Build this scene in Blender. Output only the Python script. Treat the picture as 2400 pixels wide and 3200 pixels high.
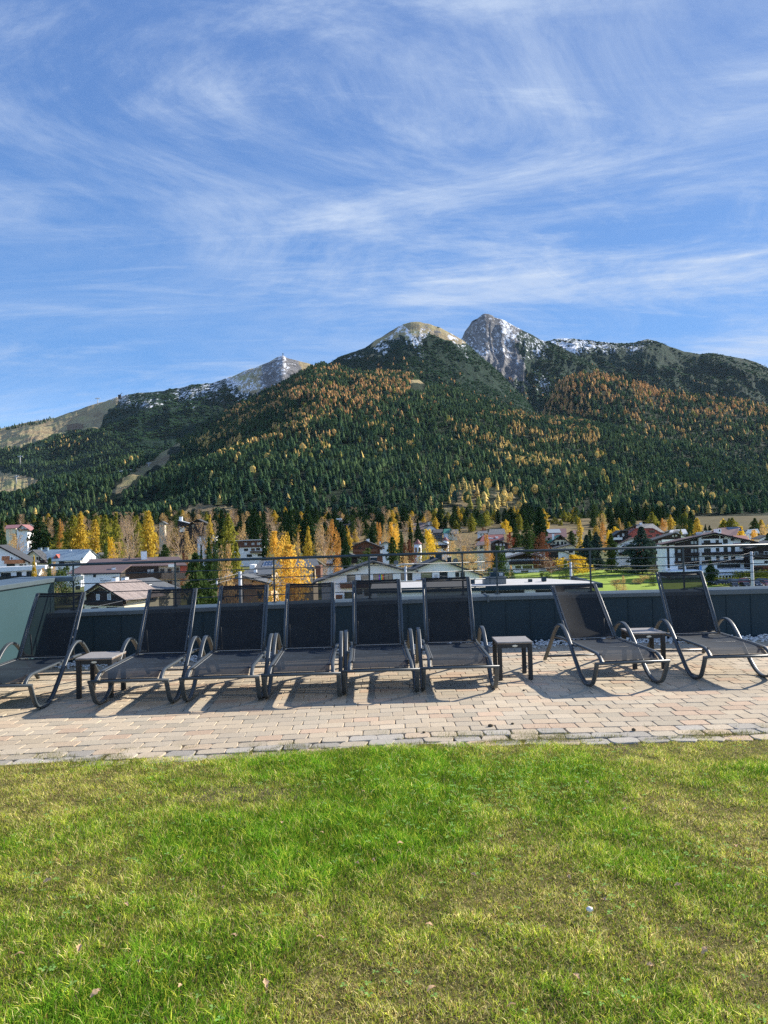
import bpy, math, random
import numpy as np
random.seed(7)
rng = np.random.default_rng(7)
scene = bpy.context.scene
for _o in list(bpy.data.objects):
    bpy.data.objects.remove(_o)
COL = scene.collection

# ------------------------------------------------------------------ camera
F, PITCH, ROLL, EYE = 2350.0, 0.0245, 0.025, 1.6
cam_data = bpy.data.cameras.new("camera")
cam = bpy.data.objects.new("camera", cam_data)
COL.objects.link(cam)
cam_data.sensor_fit = 'VERTICAL'
cam_data.sensor_height = 36.0
cam_data.lens = 36.0 * F / 3200.0
cam_data.clip_start = 0.05
cam_data.clip_end = 20000
cam.location = (0, 0, EYE)
from mathutils import Matrix, Vector
cam.rotation_euler = (Matrix.Rotation(math.pi / 2 + PITCH, 3, 'X') @ Matrix.Rotation(-ROLL, 3, 'Z')).to_euler()
scene.camera = cam

# ------------------------------------------------------------------ light
SUN_AZ, SUN_EL = math.radians(61.0), math.radians(27.0)
sun_data = bpy.data.lights.new("sun", 'SUN')
sun_data.energy = 5.0
sun_data.angle = math.radians(0.5)
sun_data.color = (1.0, 0.93, 0.82)
sun = bpy.data.objects.new("sun", sun_data)
COL.objects.link(sun)
sdir = Vector((math.cos(SUN_EL) * math.sin(SUN_AZ), math.cos(SUN_EL) * math.cos(SUN_AZ), math.sin(SUN_EL)))
sun.rotation_euler = sdir.to_track_quat('Z', 'Y').to_euler()
sun.location = (20, 10, 20)

world = bpy.data.worlds.new("World")
scene.world = world
world.use_nodes = True
wn, wl = world.node_tree.nodes, world.node_tree.links
wn.clear()
w_out = wn.new('ShaderNodeOutputWorld')
w_bg = wn.new('ShaderNodeBackground')
w_bg.inputs['Strength'].default_value = 0.15
sky = wn.new('ShaderNodeTexSky')
sky.sky_type = 'NISHITA'
sky.sun_disc = False
sky.sun_elevation = SUN_EL
sky.sun_rotation = SUN_AZ
sky.altitude = 1200
sky.air_density = 1.0
sky.dust_density = 0.25
sky.ozone_density = 3.0
w_hsv = wn.new('ShaderNodeHueSaturation')
w_hsv.inputs['Saturation'].default_value = 1.12
w_hsv.inputs['Hue'].default_value = 0.508
wl.new(sky.outputs[0], w_hsv.inputs['Color'])
# thin cirrus: noise on the plane of a high cloud deck
w_tc = wn.new('ShaderNodeTexCoord')
w_sep = wn.new('ShaderNodeSeparateXYZ')
wl.new(w_tc.outputs['Generated'], w_sep.inputs[0])

def wmath(op, a, b=None, clamp=False):
    m = wn.new('ShaderNodeMath')
    m.operation = op
    m.use_clamp = clamp
    for i, v in enumerate((a, b)):
        if v is None:
            continue
        if isinstance(v, (int, float)):
            m.inputs[i].default_value = v
        else:
            wl.new(v, m.inputs[i])
    return m.outputs[0]
wz = wmath('MAXIMUM', wmath('ADD', w_sep.outputs[2], 0.16), 0.03)
wu = wmath('DIVIDE', w_sep.outputs[0], wz)
wv = wmath('DIVIDE', w_sep.outputs[1], wz)
w_cmb = wn.new('ShaderNodeCombineXYZ')
wl.new(wu, w_cmb.inputs[0])
wl.new(wv, w_cmb.inputs[1])

def wnoise(rot, sc, scale, detail, rough, dist, off):
    mp = wn.new('ShaderNodeMapping')
    mp.inputs['Rotation'].default_value = (0, 0, math.radians(rot))
    mp.inputs['Scale'].default_value = sc
    mp.inputs['Location'].default_value = off
    wl.new(w_cmb.outputs[0], mp.inputs[0])
    nz = wn.new('ShaderNodeTexNoise')
    nz.inputs['Scale'].default_value = scale
    nz.inputs['Detail'].default_value = detail
    nz.inputs['Roughness'].default_value = rough
    nz.inputs['Distortion'].default_value = dist
    wl.new(mp.outputs[0], nz.inputs['Vector'])
    return nz.outputs[0]

def wramp(v, a, b):
    mr = wn.new('ShaderNodeMapRange')
    mr.inputs['From Min'].default_value = a
    mr.inputs['From Max'].default_value = b
    mr.interpolation_type = 'SMOOTHSTEP'
    wl.new(v, mr.inputs['Value'])
    return mr.outputs[0]
c1 = wramp(wnoise(16, (0.62, 1.0, 1), 1.6, 13, 0.70, 1.3, (3, 1, 0)), 0.40, 0.72)
c2 = wramp(wnoise(24, (0.27, 1.0, 1), 3.0, 13, 0.68, 0.9, (7, 4, 0)), 0.47, 0.74)
c3 = wramp(wnoise(20, (1.0, 0.8, 1), 0.8, 4, 0.5, 0.3, (1, 9, 0)), 0.33, 0.75)
c4 = wramp(wnoise(64, (0.3, 1.0, 1), 2.6, 13, 0.70, 1.4, (11, 2, 0)), 0.48, 0.78)
cl = wmath('ADD', wmath('MULTIPLY', wmath('ADD', c1, c4), wmath('ADD', wmath('MULTIPLY', c3, 0.75), 0.2)), wmath('MULTIPLY', c2, 0.75))
cl = wmath('MULTIPLY', wmath('ADD', cl, 0.12), wmath('ADD', wmath('MULTIPLY', wramp(w_sep.outputs[0], -0.5, 0.35), 0.45), 0.72))
cl = wmath('MULTIPLY', cl, 0.80, True)
w_blue = wn.new('ShaderNodeMixRGB')
w_front = wramp(w_sep.outputs[1], -0.25, 0.25)
wl.new(wmath('MULTIPLY', w_front, wmath('ADD', wmath('MULTIPLY', wramp(w_sep.outputs[2], 0.02, 0.22), 0.56), 0.30)), w_blue.inputs[0])
w_elev = wn.new('ShaderNodeMixRGB')
wl.new(wramp(w_sep.outputs[2], 0.05, 0.6), w_elev.inputs[0])
w_elev.inputs[1].default_value = (0.34, 1.14, 2.60, 1)
w_elev.inputs[2].default_value = (0.25, 0.68, 1.80, 1)
wl.new(w_hsv.outputs[0], w_blue.inputs[1])
wl.new(w_elev.outputs[0], w_blue.inputs[2])
w_mix = wn.new('ShaderNodeMixRGB')
wl.new(cl, w_mix.inputs[0])
wl.new(w_blue.outputs[0], w_mix.inputs[1])
w_mix.inputs[2].default_value = (1.95, 2.35, 3.05, 1)
wl.new(w_mix.outputs[0], w_bg.inputs['Color'])
wl.new(w_bg.outputs[0], w_out.inputs['Surface'])

scene.view_settings.view_transform = 'Standard'
scene.view_settings.look = 'None'
scene.view_settings.gamma = 1
scene.view_settings.exposure = 1.02
scene.render.film_transparent = False
scene.cycles.max_bounces = 6
scene.cycles.diffuse_bounces = 3
scene.cycles.glossy_bounces = 2
scene.cycles.transmission_bounces = 3
scene.cycles.transparent_max_bounces = 8
scene.cycles.use_denoising = False

# ------------------------------------------------------------------ geometry of the view (used to place things at their measured distance)
def ray(px, py):
    u, v = px - 1200.0, py - 1600.0
    c, s = math.cos(-ROLL), math.sin(-ROLL)
    u, v = u * c + v * s, -u * s + v * c
    x, y, z = u / F, 1.0, -v / F
    c, s = math.cos(PITCH), math.sin(PITCH)
    return x, y * c - z * s, y * s + z * c

def at(px, py, d):
    x, y, z = ray(px, py)
    t = d / y
    return (x * t, d, EYE + z * t)

def ray_np(px, py):
    u, v = px - 1200.0, py - 1600.0
    c, s = math.cos(-ROLL), math.sin(-ROLL)
    u, v = u * c + v * s, -u * s + v * c
    x, y, z = u / F, np.ones_like(u), -v / F
    c, s = math.cos(PITCH), math.sin(PITCH)
    return x, y * c - z * s, y * s + z * c

def project_np(X, Y, Z):
    z0 = Z - EYE
    c, s = math.cos(PITCH), math.sin(PITCH)
    y = Y * c + z0 * s
    z = -Y * s + z0 * c
    u, v = F * X / y, -F * z / y
    c, s = math.cos(ROLL), math.sin(ROLL)
    return 1200 + u * c + v * s, 1600 - u * s + v * c

# ------------------------------------------------------------------ noise
def _hash(ix, iy, seed):
    n = (ix.astype(np.int64) * 374761393 + iy.astype(np.int64) * 668265263 + seed * 1442695041) & 0x7fffffff
    n = ((n ^ (n >> 13)) * 1274126177) & 0x7fffffff
    n = n ^ (n >> 16)
    return (n & 0xffff) / 65535.0

def vnoise(x, y, seed=0):
    ix, iy = np.floor(x), np.floor(y)
    fx, fy = x - ix, y - iy
    fx, fy = fx * fx * (3 - 2 * fx), fy * fy * (3 - 2 * fy)
    a, b = _hash(ix, iy, seed), _hash(ix + 1, iy, seed)
    c, d = _hash(ix, iy + 1, seed), _hash(ix + 1, iy + 1, seed)
    return (a * (1 - fx) + b * fx) * (1 - fy) + (c * (1 - fx) + d * fx) * fy

def fbm(x, y, seed=0, oct=5, ridged=False, rough=0.5):
    x, y = np.asarray(x, float), np.asarray(y, float)
    r, a, t = np.zeros_like(x + y), 1.0, 0.0
    for k in range(oct):
        n = vnoise(x * 2 ** k + 17.3 * k, y * 2 ** k + 9.1 * k, seed + k) * 2 - 1
        if ridged:
            n = 1 - 2 * np.abs(n)
        r += n * a
        t += a
        a *= rough
    return r / t

def inpoly(x, y, poly):
    r = np.zeros(np.shape(x), bool)
    n = len(poly)
    for i in range(n):
        x1, y1 = poly[i]
        x2, y2 = poly[(i + 1) % n]
        if y1 == y2:
            continue
        c = ((y1 > y) != (y2 > y)) & (x < (x2 - x1) * (y - y1) / (y2 - y1) + x1)
        r ^= c
    return r

# ------------------------------------------------------------------ object helpers
def tag(o, label=None, cat=None, group=None, kind=None):
    if label: o['label'] = label
    if cat: o['category'] = cat
    if group: o['group'] = group
    if kind: o['kind'] = kind
    return o

def empty(name, loc=(0, 0, 0), rz=0, label=None, cat=None, group=None):
    o = bpy.data.objects.new(name, None)
    COL.objects.link(o)
    o.empty_display_size = 0.1
    o.location = loc
    o.rotation_euler = (0, 0, rz)
    return tag(o, label, cat, group)

def copy_tree(o, parent=None):
    c = o.copy()
    COL.objects.link(c)
    if parent:
        c.parent = parent
    for ch in list(o.children):
        copy_tree(ch, c)
    return c

class MB:
    def __init__(s):
        s.v, s.f, s.sm, s.c = [], [], [], []
    def add(s, vs, fs, smooth=False, col=None):
        b = len(s.v)
        s.v += [tuple(p) for p in vs]
        for q in fs:
            s.f.append(tuple(i + b for i in q))
            s.sm.append(smooth)
            s.c.append(col or (1, 1, 1))
        return s
    def box(s, x0, x1, y0, y1, z0, z1, b=0.0, col=None):
        if x0 > x1: x0, x1 = x1, x0
        if y0 > y1: y0, y1 = y1, y0
        if z0 > z1: z0, z1 = z1, z0
        if b <= 0:
            vs = [(x, y, z) for z in (z0, z1) for y in (y0, y1) for x in (x0, x1)]
            return s.add(vs, [(0, 2, 3, 1), (4, 5, 7, 6), (0, 1, 5, 4), (2, 6, 7, 3), (0, 4, 6, 2), (1, 3, 7, 5)], col=col)
        rings = []
        for z, i in ((z0, b), (z0 + b, 0), (z1 - b, 0), (z1, b)):
            rings.append([(x0 + i, y0 + b, z), (x0 + max(i, b), y0 + i, z), (x1 - max(i, b), y0 + i, z), (x1 - i, y0 + b, z),
                          (x1 - i, y1 - b, z), (x1 - max(i, b), y1 - i, z), (x0 + max(i, b), y1 - i, z), (x0 + i, y1 - b, z)])
        return s.loft(rings, col=col)
    def loft(s, rings, closed=True, caps=True, smooth=False, col=None):
        n = len(rings[0])
        vs = [p for r in rings for p in r]
        fs = []
        for k in range(len(rings) - 1):
            for i in range(n if closed else n - 1):
                j = (i + 1) % n
                fs.append((k * n + i, k * n + j, (k + 1) * n + j, (k + 1) * n + i))
        s.add(vs, fs, smooth, col)
        if caps:
            b = len(s.v) - len(vs)
            s.f.append(tuple(b + i for i in reversed(range(n)))); s.sm.append(False); s.c.append(col or (1, 1, 1))
            s.f.append(tuple(b + (len(rings) - 1) * n + i for i in range(n))); s.sm.append(False); s.c.append(col or (1, 1, 1))
        return s
    def cyl(s, p, q, r, r2=None, n=10, smooth=True, col=None):
        return s.tube([p, q], r, r2, n=n, smooth=smooth, col=col)
    def tube(s, pts, r, r2=None, n=8, smooth=True, sec=None, side=None, col=None):
        """sweep along pts; sec=(w,t) gives a rounded rectangular section whose width lies along side"""
        pts = [Vector(p) for p in pts]
        rings = []
        m = len(pts)
        prev = None
        for k, p in enumerate(pts):
            t = (pts[min(k + 1, m - 1)] - pts[max(k - 1, 0)]).normalized()
            if side is not None:
                a = Vector(side)
                a = (a - t * a.dot(t)).normalized()
            else:
                if prev is None:
                    a = Vector((0, 0, 1)) if abs(t.z) < 0.9 else Vector((1, 0, 0))
                else:
                    a = prev
                a = (a - t * a.dot(t)).normalized()
            prev = a
            b = t.cross(a)
            rr = r if r2 is None else r + (r2 - r) * k / (m - 1)
            ring = []
            for i in range(n):
                ang = 2 * math.pi * (i + 0.5) / n
                ca, sa = math.cos(ang), math.sin(ang)
                if sec:
                    e = 0.45
                    ca = math.copysign(abs(ca) ** e, ca) * sec[0] / 2
                    sa = math.copysign(abs(sa) ** e, sa) * sec[1] / 2
                    ring.append(p + a * ca + b * sa)
                else:
                    ring.append(p + a * ca * rr + b * sa * rr)
            rings.append(ring)
        return s.loft(rings, smooth=smooth, col=col)
    def poly_prism(s, pts, y0, y1, col=None):
        """outline in x,z extruded along y"""
        return s.loft([[(x, y0, z) for x, z in pts], [(x, y1, z) for x, z in pts]], col=col)
    def build(s, name, m, parent=None, label=None, colors=False):
        me = bpy.data.meshes.new(name)
        me.from_pydata(s.v, [], s.f)
        me.polygons.foreach_set('use_smooth', s.sm)
        if colors:
            at_ = me.color_attributes.new('Col', 'FLOAT_COLOR', 'CORNER')
            arr = []
            for q, c in zip(s.f, s.c):
                arr += [c[0], c[1], c[2], 1.0] * len(q)
            at_.data.foreach_set('color', arr)
        me.materials.append(m)
        me.update()
        o = bpy.data.objects.new(name, me)
        COL.objects.link(o)
        if parent: o.parent = parent
        if label: o['label'] = label
        return o

def mesh_np(name, V, T, m, colors=None, smooth=False, parent=None):
    """V Nx3 float, T Mx3 or Mx4 int, colors Nx3 per vertex"""
    me = bpy.data.meshes.new(name)
    k = T.shape[1]
    me.vertices.add(len(V))
    me.vertices.foreach_set('co', np.ascontiguousarray(V, dtype=np.float32).ravel())
    me.loops.add(T.size)
    me.loops.foreach_set('vertex_index', np.ascontiguousarray(T, dtype=np.int32).ravel())
    me.polygons.add(len(T))
    me.polygons.foreach_set('loop_start', np.arange(0, T.size, k, dtype=np.int32))
    me.polygons.foreach_set('loop_total', np.full(len(T), k, dtype=np.int32))
    if smooth:
        me.polygons.foreach_set('use_smooth', np.ones(len(T), bool))
    me.update(calc_edges=True)
    if colors is not None:
        a = me.color_attributes.new('Col', 'FLOAT_COLOR', 'POINT')
        c4 = np.ones((len(V), 4), np.float32)
        c4[:, :3] = colors
        a.data.foreach_set('color', c4.ravel())
    me.materials.append(m)
    o = bpy.data.objects.new(name, me)
    COL.objects.link(o)
    if parent: o.parent = parent
    return o

# ------------------------------------------------------------------ materials
def mat(name, col, rough=0.6, metal=0.0, var=0.0, vscale=3.0, bump=0.0, bscale=20.0, attr=False, spec=0.5, stretch=(1, 1, 1), trans=0.0, leaf=False, alpha=0.0, wave=None):
    m = bpy.data.materials.new(name)
    m.use_nodes = True
    n, l = m.node_tree.nodes, m.node_tree.links
    n.clear()
    out = n.new('ShaderNodeOutputMaterial')
    if leaf:
        sh = n.new('ShaderNodeBsdfDiffuse')
        cin = sh.inputs['Color']
    else:
        sh = n.new('ShaderNodeBsdfPrincipled')
        sh.inputs['Roughness'].default_value = rough
        sh.inputs['Metallic'].default_value = metal
        sh.inputs['Specular IOR Level'].default_value = spec
        cin = sh.inputs['Base Color']
    cin.default_value = (*col, 1)
    tc = n.new('ShaderNodeTexCoord')
    mp = n.new('ShaderNodeMapping')
    mp.inputs['Scale'].default_value = stretch
    l.new(tc.outputs['Object'], mp.inputs[0])
    csock = None
    if attr:
        a = n.new('ShaderNodeVertexColor')
        a.layer_name = 'Col'
        csock = a.outputs[0]
    if var > 0:
        nz = n.new('ShaderNodeTexNoise')
        nz.inputs['Scale'].default_value = vscale
        nz.inputs['Detail'].default_value = 5
        nz.inputs['Roughness'].default_value = 0.6
        l.new(mp.outputs[0], nz.inputs['Vector'])
        mr = n.new('ShaderNodeMapRange')
        mr.inputs['From Min'].default_value = 0.3
        mr.inputs['From Max'].default_value = 0.7
        mr.inputs['To Min'].default_value = 1 - var
        mr.inputs['To Max'].default_value = 1 + var
        l.new(nz.outputs[0], mr.inputs['Value'])
        mu = n.new('ShaderNodeVectorMath')
        mu.operation = 'SCALE'
        if csock: l.new(csock, mu.inputs[0])
        else: mu.inputs[0].default_value = col
        l.new(mr.outputs[0], mu.inputs['Scale'])
        csock = mu.outputs[0]
    if csock: l.new(csock, cin)
    if wave:
        wv_ = n.new('ShaderNodeTexWave')
        wv_.inputs['Scale'].default_value = wave[1]
        wv_.bands_direction = wave[0]
        wv_.inputs['Distortion'].default_value = 0.0
        l.new(tc.outputs['Object'], wv_.inputs['Vector'])
        bp = n.new('ShaderNodeBump')
        bp.inputs['Strength'].default_value = 1.0
        bp.inputs['Distance'].default_value = wave[2]
        l.new(wv_.outputs[1], bp.inputs['Height'])
        l.new(bp.outputs[0], sh.inputs['Normal'])
    if bump > 0:
        nb = n.new('ShaderNodeTexNoise')
        nb.inputs['Scale'].default_value = bscale
        nb.inputs['Detail'].default_value = 4
        l.new(mp.outputs[0], nb.inputs['Vector'])
        bp = n.new('ShaderNodeBump')
        bp.inputs['Strength'].default_value = 1.0
        bp.inputs['Distance'].default_value = bump
        l.new(nb.outputs[0], bp.inputs['Height'])
        l.new(bp.outputs[0], sh.inputs['Normal'])
    fin = sh.outputs[0]
    if trans > 0:
        t = n.new('ShaderNodeBsdfTranslucent')
        if csock: l.new(csock, t.inputs['Color'])
        else: t.inputs['Color'].default_value = (*col, 1)
        mx = n.new('ShaderNodeMixShader')
        mx.inputs[0].default_value = trans
        l.new(fin, mx.inputs[1]); l.new(t.outputs[0], mx.inputs[2])
        fin = mx.outputs[0]
    if alpha > 0:
        t = n.new('ShaderNodeBsdfTransparent')
        mx = n.new('ShaderNodeMixShader')
        mx.inputs[0].default_value = alpha
        l.new(fin, mx.inputs[1]); l.new(t.outputs[0], mx.inputs[2])
        fin = mx.outputs[0]
    l.new(fin, out.inputs['Surface'])
    return m

M = {}
M['alu'] = mat('lounger_aluminium', (0.040, 0.050, 0.056), 0.42, 0.0, 0.12, 9, spec=0.6)
M["sling"] = mat("mesh_fabric", (0.020, 0.020, 0.020), 0.62, 0, 0.18, 6, 0.0004, 900, alpha=0.17, spec=0.15, trans=0.10)
M['sling2'] = mat('mesh_hem', (0.008, 0.009, 0.010), 0.7)
M['seat'] = mat('seat_mesh_fabric', (0.015, 0.021, 0.028), 0.62, 0, 0.25, 5, 0.0004, 900, alpha=0.06, spec=0.2)
M['stitch'] = mat('stitching_thread', (0.25, 0.26, 0.26), 0.8)
M['tdark'] = mat('table_resin', (0.012, 0.013, 0.015), 0.5)
M['ttop'] = mat('table_top', (0.25, 0.23, 0.21), 0.6, 0, 0.25, 12, stretch=(1, 4, 1))
M['tedge'] = mat('table_edge', (0.22, 0.15, 0.10), 0.6)
M['badge'] = mat('badge_plate', (0.6, 0.6, 0.58), 0.3, 0.6)
M["teal_lit"] = mat("sunlit_teal_sheet_metal", (0.022, 0.056, 0.066), 0.5, 0, 0.08, 1.2, 0.0005, 4, spec=0.3)  # lighter copy of the parapet's teal: sunlight on the side wall put into colour
M["teal"] = mat("shaded_teal_sheet_metal", (0.008, 0.029, 0.041), 0.5, 0, 0.08, 1.2, 0.0005, 4, spec=0.3)  # darker copy: the back wall's shade is put into this colour
M['cap'] = mat('coping_metal', (0.072, 0.098, 0.112), 0.36, 0.15, 0.12, 2.5, 0.0006, 6)
M['rail'] = mat('railing_steel', (0.026, 0.042, 0.048), 0.42, 0.1, 0.1, 3)
M['paver'] = mat('paver_stone', (0.4, 0.35, 0.3), 0.95, 0, 0.30, 130, 0.0022, 160, attr=True, spec=0.2)
M['sand'] = mat('joint_sand', (0.085, 0.068, 0.045), 0.95, 0, 0.4, 20, 0.002, 60, spec=0.1)
M['pebble'] = mat('white_pebble', (0.62, 0.6, 0.56), 0.8, 0, 0.25, 14)
M['soil'] = mat('lawn_soil', (0.10, 0.085, 0.03), 0.95, 0, 0.5, 12, 0.006, 40, spec=0.1)
M['grass'] = mat('grass_blades', (0.1, 0.2, 0.03), attr=True, leaf=True, trans=0.38)
M['leafb'] = mat('dry_leaf', (0.60, 0.40, 0.24), attr=False, leaf=True, trans=0.25, var=0.3, vscale=30)
M['stone'] = mat('small_stone', (0.62, 0.6, 0.57), 0.8, 0, 0.2, 30)
M['white'] = mat('white_render', (0.86, 0.86, 0.85), 0.85, 0, 0.04, 0.4, spec=0.2)
M['cream'] = mat('cream_render', (0.72, 0.66, 0.48), 0.85, 0, 0.05, 0.4, spec=0.2)
M['beige'] = mat('beige_render', (0.44, 0.37, 0.28), 0.85, 0, 0.12, 0.8, spec=0.2)
M['orange'] = mat('orange_render', (0.72, 0.42, 0.22), 0.85, 0, 0.05, 0.4, spec=0.2)
M['redwall'] = mat('red_render', (0.42, 0.11, 0.08), 0.8, 0, 0.12, 0.8, spec=0.2)
M['dwood'] = mat('dark_stained_wood', (0.032, 0.024, 0.021), 0.75, 0, 0.3, 1.0, stretch=(1, 1, 7), spec=0.25)
M['bwood'] = mat('brown_wood', (0.13, 0.062, 0.04), 0.75, 0, 0.3, 1.0, stretch=(1, 1, 7), spec=0.25)
M['owood'] = mat('orange_wood', (0.50, 0.20, 0.09), 0.7, 0, 0.3, 1.0, stretch=(1, 1, 5), spec=0.25)
M['greywood'] = mat('weathered_wood', (0.17, 0.13, 0.10), 0.8, 0, 0.35, 1.5, stretch=(6, 1, 1), spec=0.2)
M['groof'] = mat('grey_metal_roof', (0.105, 0.11, 0.11), 0.55, 0.1, 0.15, 0.6, wave=('X', 1.2, 0.05))
M['dgroof'] = mat('dark_grey_roof', (0.042, 0.044, 0.046), 0.6, 0, 0.2, 0.6, wave=('X', 1.2, 0.05))
M['blueroof'] = mat('blue_metal_roof', (0.20, 0.27, 0.32), 0.42, 0.1, 0.1, 0.4, wave=('X', 0.9, 0.05))
M['brownroof'] = mat('brown_sheet_roof', (0.115, 0.072, 0.062), 0.55, 0, 0.15, 0.5, wave=('X', 1.5, 0.05))
M['maroof'] = mat('maroon_roof', (0.15, 0.075, 0.07), 0.6, 0, 0.15, 0.5)
M['redroof'] = mat('red_tile_roof', (0.20, 0.06, 0.048), 0.6, 0, 0.18, 0.8)
M['pinkroof'] = mat('pale_red_roof', (0.27, 0.12, 0.11), 0.6, 0, 0.1, 0.5)
M['greenroof'] = mat('green_metal_roof', (0.03, 0.16, 0.11), 0.5, 0, 0.15, 0.5)
M['whiteroof'] = mat('pale_metal_roof', (0.45, 0.46, 0.46), 0.5, 0.1, 0.1, 0.5)
M['rust'] = mat('rusty_corrugated_roof', (0.36, 0.29, 0.25), 0.6, 0, 0.3, 0.7, stretch=(0.2, 3, 1), wave=('Y', 1.6, 0.08))
M['glass'] = mat('window_glass', (0.025, 0.032, 0.036), 0.08, 0, 0.2, 1, spec=0.9)
M['curtain'] = mat('curtained_glass', (0.35, 0.38, 0.38), 0.3, 0, 0.25, 4, stretch=(3, 1, 0.3))
M['olivecurtain'] = mat('olive_curtain', (0.20, 0.20, 0.09), 0.5, 0, 0.35, 4, stretch=(4, 1, 0.2))
M['wframe'] = mat('white_frame', (0.75, 0.75, 0.73), 0.5)
M['dframe'] = mat('dark_frame', (0.03, 0.028, 0.027), 0.5)
M['gravel'] = mat('pale_roof_gravel', (0.42, 0.41, 0.39), 0.9, 0, 0.12, 1.5, 0.01, 30)
M['concrete'] = mat('concrete_pole', (0.50, 0.50, 0.50), 0.8, 0, 0.15, 3)
M['galv'] = mat('galvanised_metal', (0.13, 0.14, 0.14), 0.5, 0.3, 0.2, 3)
M['cable'] = mat('cable', (0.30, 0.30, 0.30), 0.5)
M['solar'] = mat('solar_glass', (0.02, 0.035, 0.07), 0.15, 0, 0.1, 2, spec=0.8)
M['text'] = mat('dark_lettering', (0.09, 0.10, 0.12), 0.7)
M['textred'] = mat('red_lettering', (0.45, 0.03, 0.05), 0.7)
M['bluesign'] = mat('blue_panel', (0.12, 0.30, 0.60), 0.5)
M['cargrey'] = mat('car_paint_navy', (0.03, 0.045, 0.075), 0.3, 0.2)
M['carblack'] = mat('car_paint_black', (0.012, 0.013, 0.015), 0.3, 0.1)
M['carwhite'] = mat('car_paint_silver', (0.55, 0.56, 0.58), 0.3, 0.3)
M['carred'] = mat('car_paint_plum', (0.18, 0.05, 0.08), 0.3, 0.2)
M['tyre'] = mat('tyre_rubber', (0.012, 0.012, 0.012), 0.9)
M['rim'] = mat('wheel_rim', (0.45, 0.46, 0.47), 0.3, 0.8)
M['lamp'] = mat('lamp_glass', (0.7, 0.7, 0.68), 0.15)
M['tail'] = mat('tail_lamp', (0.45, 0.02, 0.02), 0.2)
M['trunk'] = mat('bark', (0.10, 0.075, 0.055), 0.9, 0, 0.3, 3)
M['paletrunk'] = mat('birch_bark', (0.50, 0.44, 0.36), 0.85, 0, 0.35, 2)
M['twig'] = mat('bare_twigs', (0.36, 0.25, 0.17), 0.85, 0, 0.2, 2, spec=0.2)
M['asph'] = mat('asphalt', (0.20, 0.195, 0.19), 0.9, 0, 0.15, 0.3)
# ================================================================== terrace
BX = 1.4                                       # where paving, wall and railing turn slightly
def bend(X, s):
    return -s * max(0.0, BX - X)
def grass_edge(X):
    return 5.66 - 0.10 * max(0.0, 0.1 - X)
def wall_y(X):
    return 10.32 + bend(X, 0.143)

def paving_y(X, t):
    """t = 0 at the lawn, 1 at the pebbles"""
    g = 5.62 - 0.105 * np.maximum(0.0, 0.35 - X)
    w = 10.16 - 0.135 * np.maximum(0.0, BX - X)
    return g + (w - g) * t

rows = 31
PV, PF, PC = [], [], []
pal = np.array([(0.46, 0.375, 0.265), (0.43, 0.36, 0.265), (0.465, 0.36, 0.25), (0.47, 0.345, 0.24), (0.40, 0.34, 0.25), (0.46, 0.38, 0.275), (0.43, 0.35, 0.25)])
wts = np.array([.26, .2, .14, .07, .12, .14, .07])
for r in range(rows + 1):
    L = 0.212
    old = max(0.0, 1 - r / 3.5)                  # weathered, irregular rows at the lawn's edge
    off = (0.5 * (r % 2)) * L + rng.uniform(-0.012, 0.012)
    x = -5.6 + off
    tr0 = (r - 0.35) / rows
    tr1 = (r + 0.65) / rows
    while x < 7.2:
        l = L * (1 + rng.uniform(-0.03, 0.03) + old * rng.uniform(-0.06, 0.06))
        g = 0.0035 + old * 0.006
        wob = 0.0022 + old * 0.008
        x0, x1 = x + g / 2, x + l - g / 2
        rowd = (paving_y(np.array([x + l / 2]), tr1)[0] - paving_y(np.array([x + l / 2]), tr0)[0])
        ti = g / 2 / 4.55
        dz = rng.normal(0, 0.0012) - old * rng.uniform(0, 0.006)
        col = pal[rng.choice(len(pal), p=wts)] * rng.uniform(0.88, 1.08) * (1 + .16 * float(fbm(np.array([x * .9]), np.array([r * .22]), 15, 3)[0]))
        if old > 0.3 and rng.random() < 0.5:
            col = np.array((0.38, 0.345, 0.29)) * rng.uniform(0.75, 1.1)
        rc = 0.012 + old * 0.016
        w_ = rng.normal(0, wob, 8)
        out = []
        for inset, z in ((0.0, -0.022), (0.0, -0.0028), (0.0038, 0.0)):
            a0, a1 = x0 + inset, x1 - inset
            pts = [(a0 + rc, 0), (a1 - rc, 0), (a1, 1), (a1, 2), (a1 - rc, 3), (a0 + rc, 3), (a0, 2), (a0, 1)]
            ring = []
            for k, (px_, q) in enumerate(pts):
                ya = paving_y(np.array([px_]), tr0 + ti)[0] + inset
                yb = paving_y(np.array([px_]), tr1 - ti)[0] - inset
                yy = {0: ya, 1: ya + rc, 2: yb - rc, 3: yb}[q]
                ring.append((px_ + w_[k] * (1 if q in (1, 2) else 0), yy + w_[k] * (1 if q in (0, 3) else 0), z + dz))
            out.append(ring)
        b = len(PV)
        for ring in out: PV += ring
        for k in range(2):
            for i in range(8):
                j = (i + 1) % 8
                PF.append((b + k * 8 + i, b + k * 8 + j, b + (k + 1) * 8 + j, b + (k + 1) * 8 + i)); PC.append(col)
        PF.append(tuple(b + 16 + i for i in range(8))); PC.append(col)
        x += l
me = bpy.data.meshes.new('paving')
me.from_pydata(PV, [], PF)
ca = me.color_attributes.new('Col', 'FLOAT_COLOR', 'CORNER')
arr = []
for q, c in zip(PF, PC):
    arr += [float(c[0]), float(c[1]), float(c[2]), 1.0] * len(q)
ca.data.foreach_set('color', arr)
me.materials.append(M['paver'])
paving = bpy.data.objects.new('paving', me)
COL.objects.link(paving)
tag(paving, 'beige and pinkish tumbled block paving laid in running bond', kind='structure')

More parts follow.
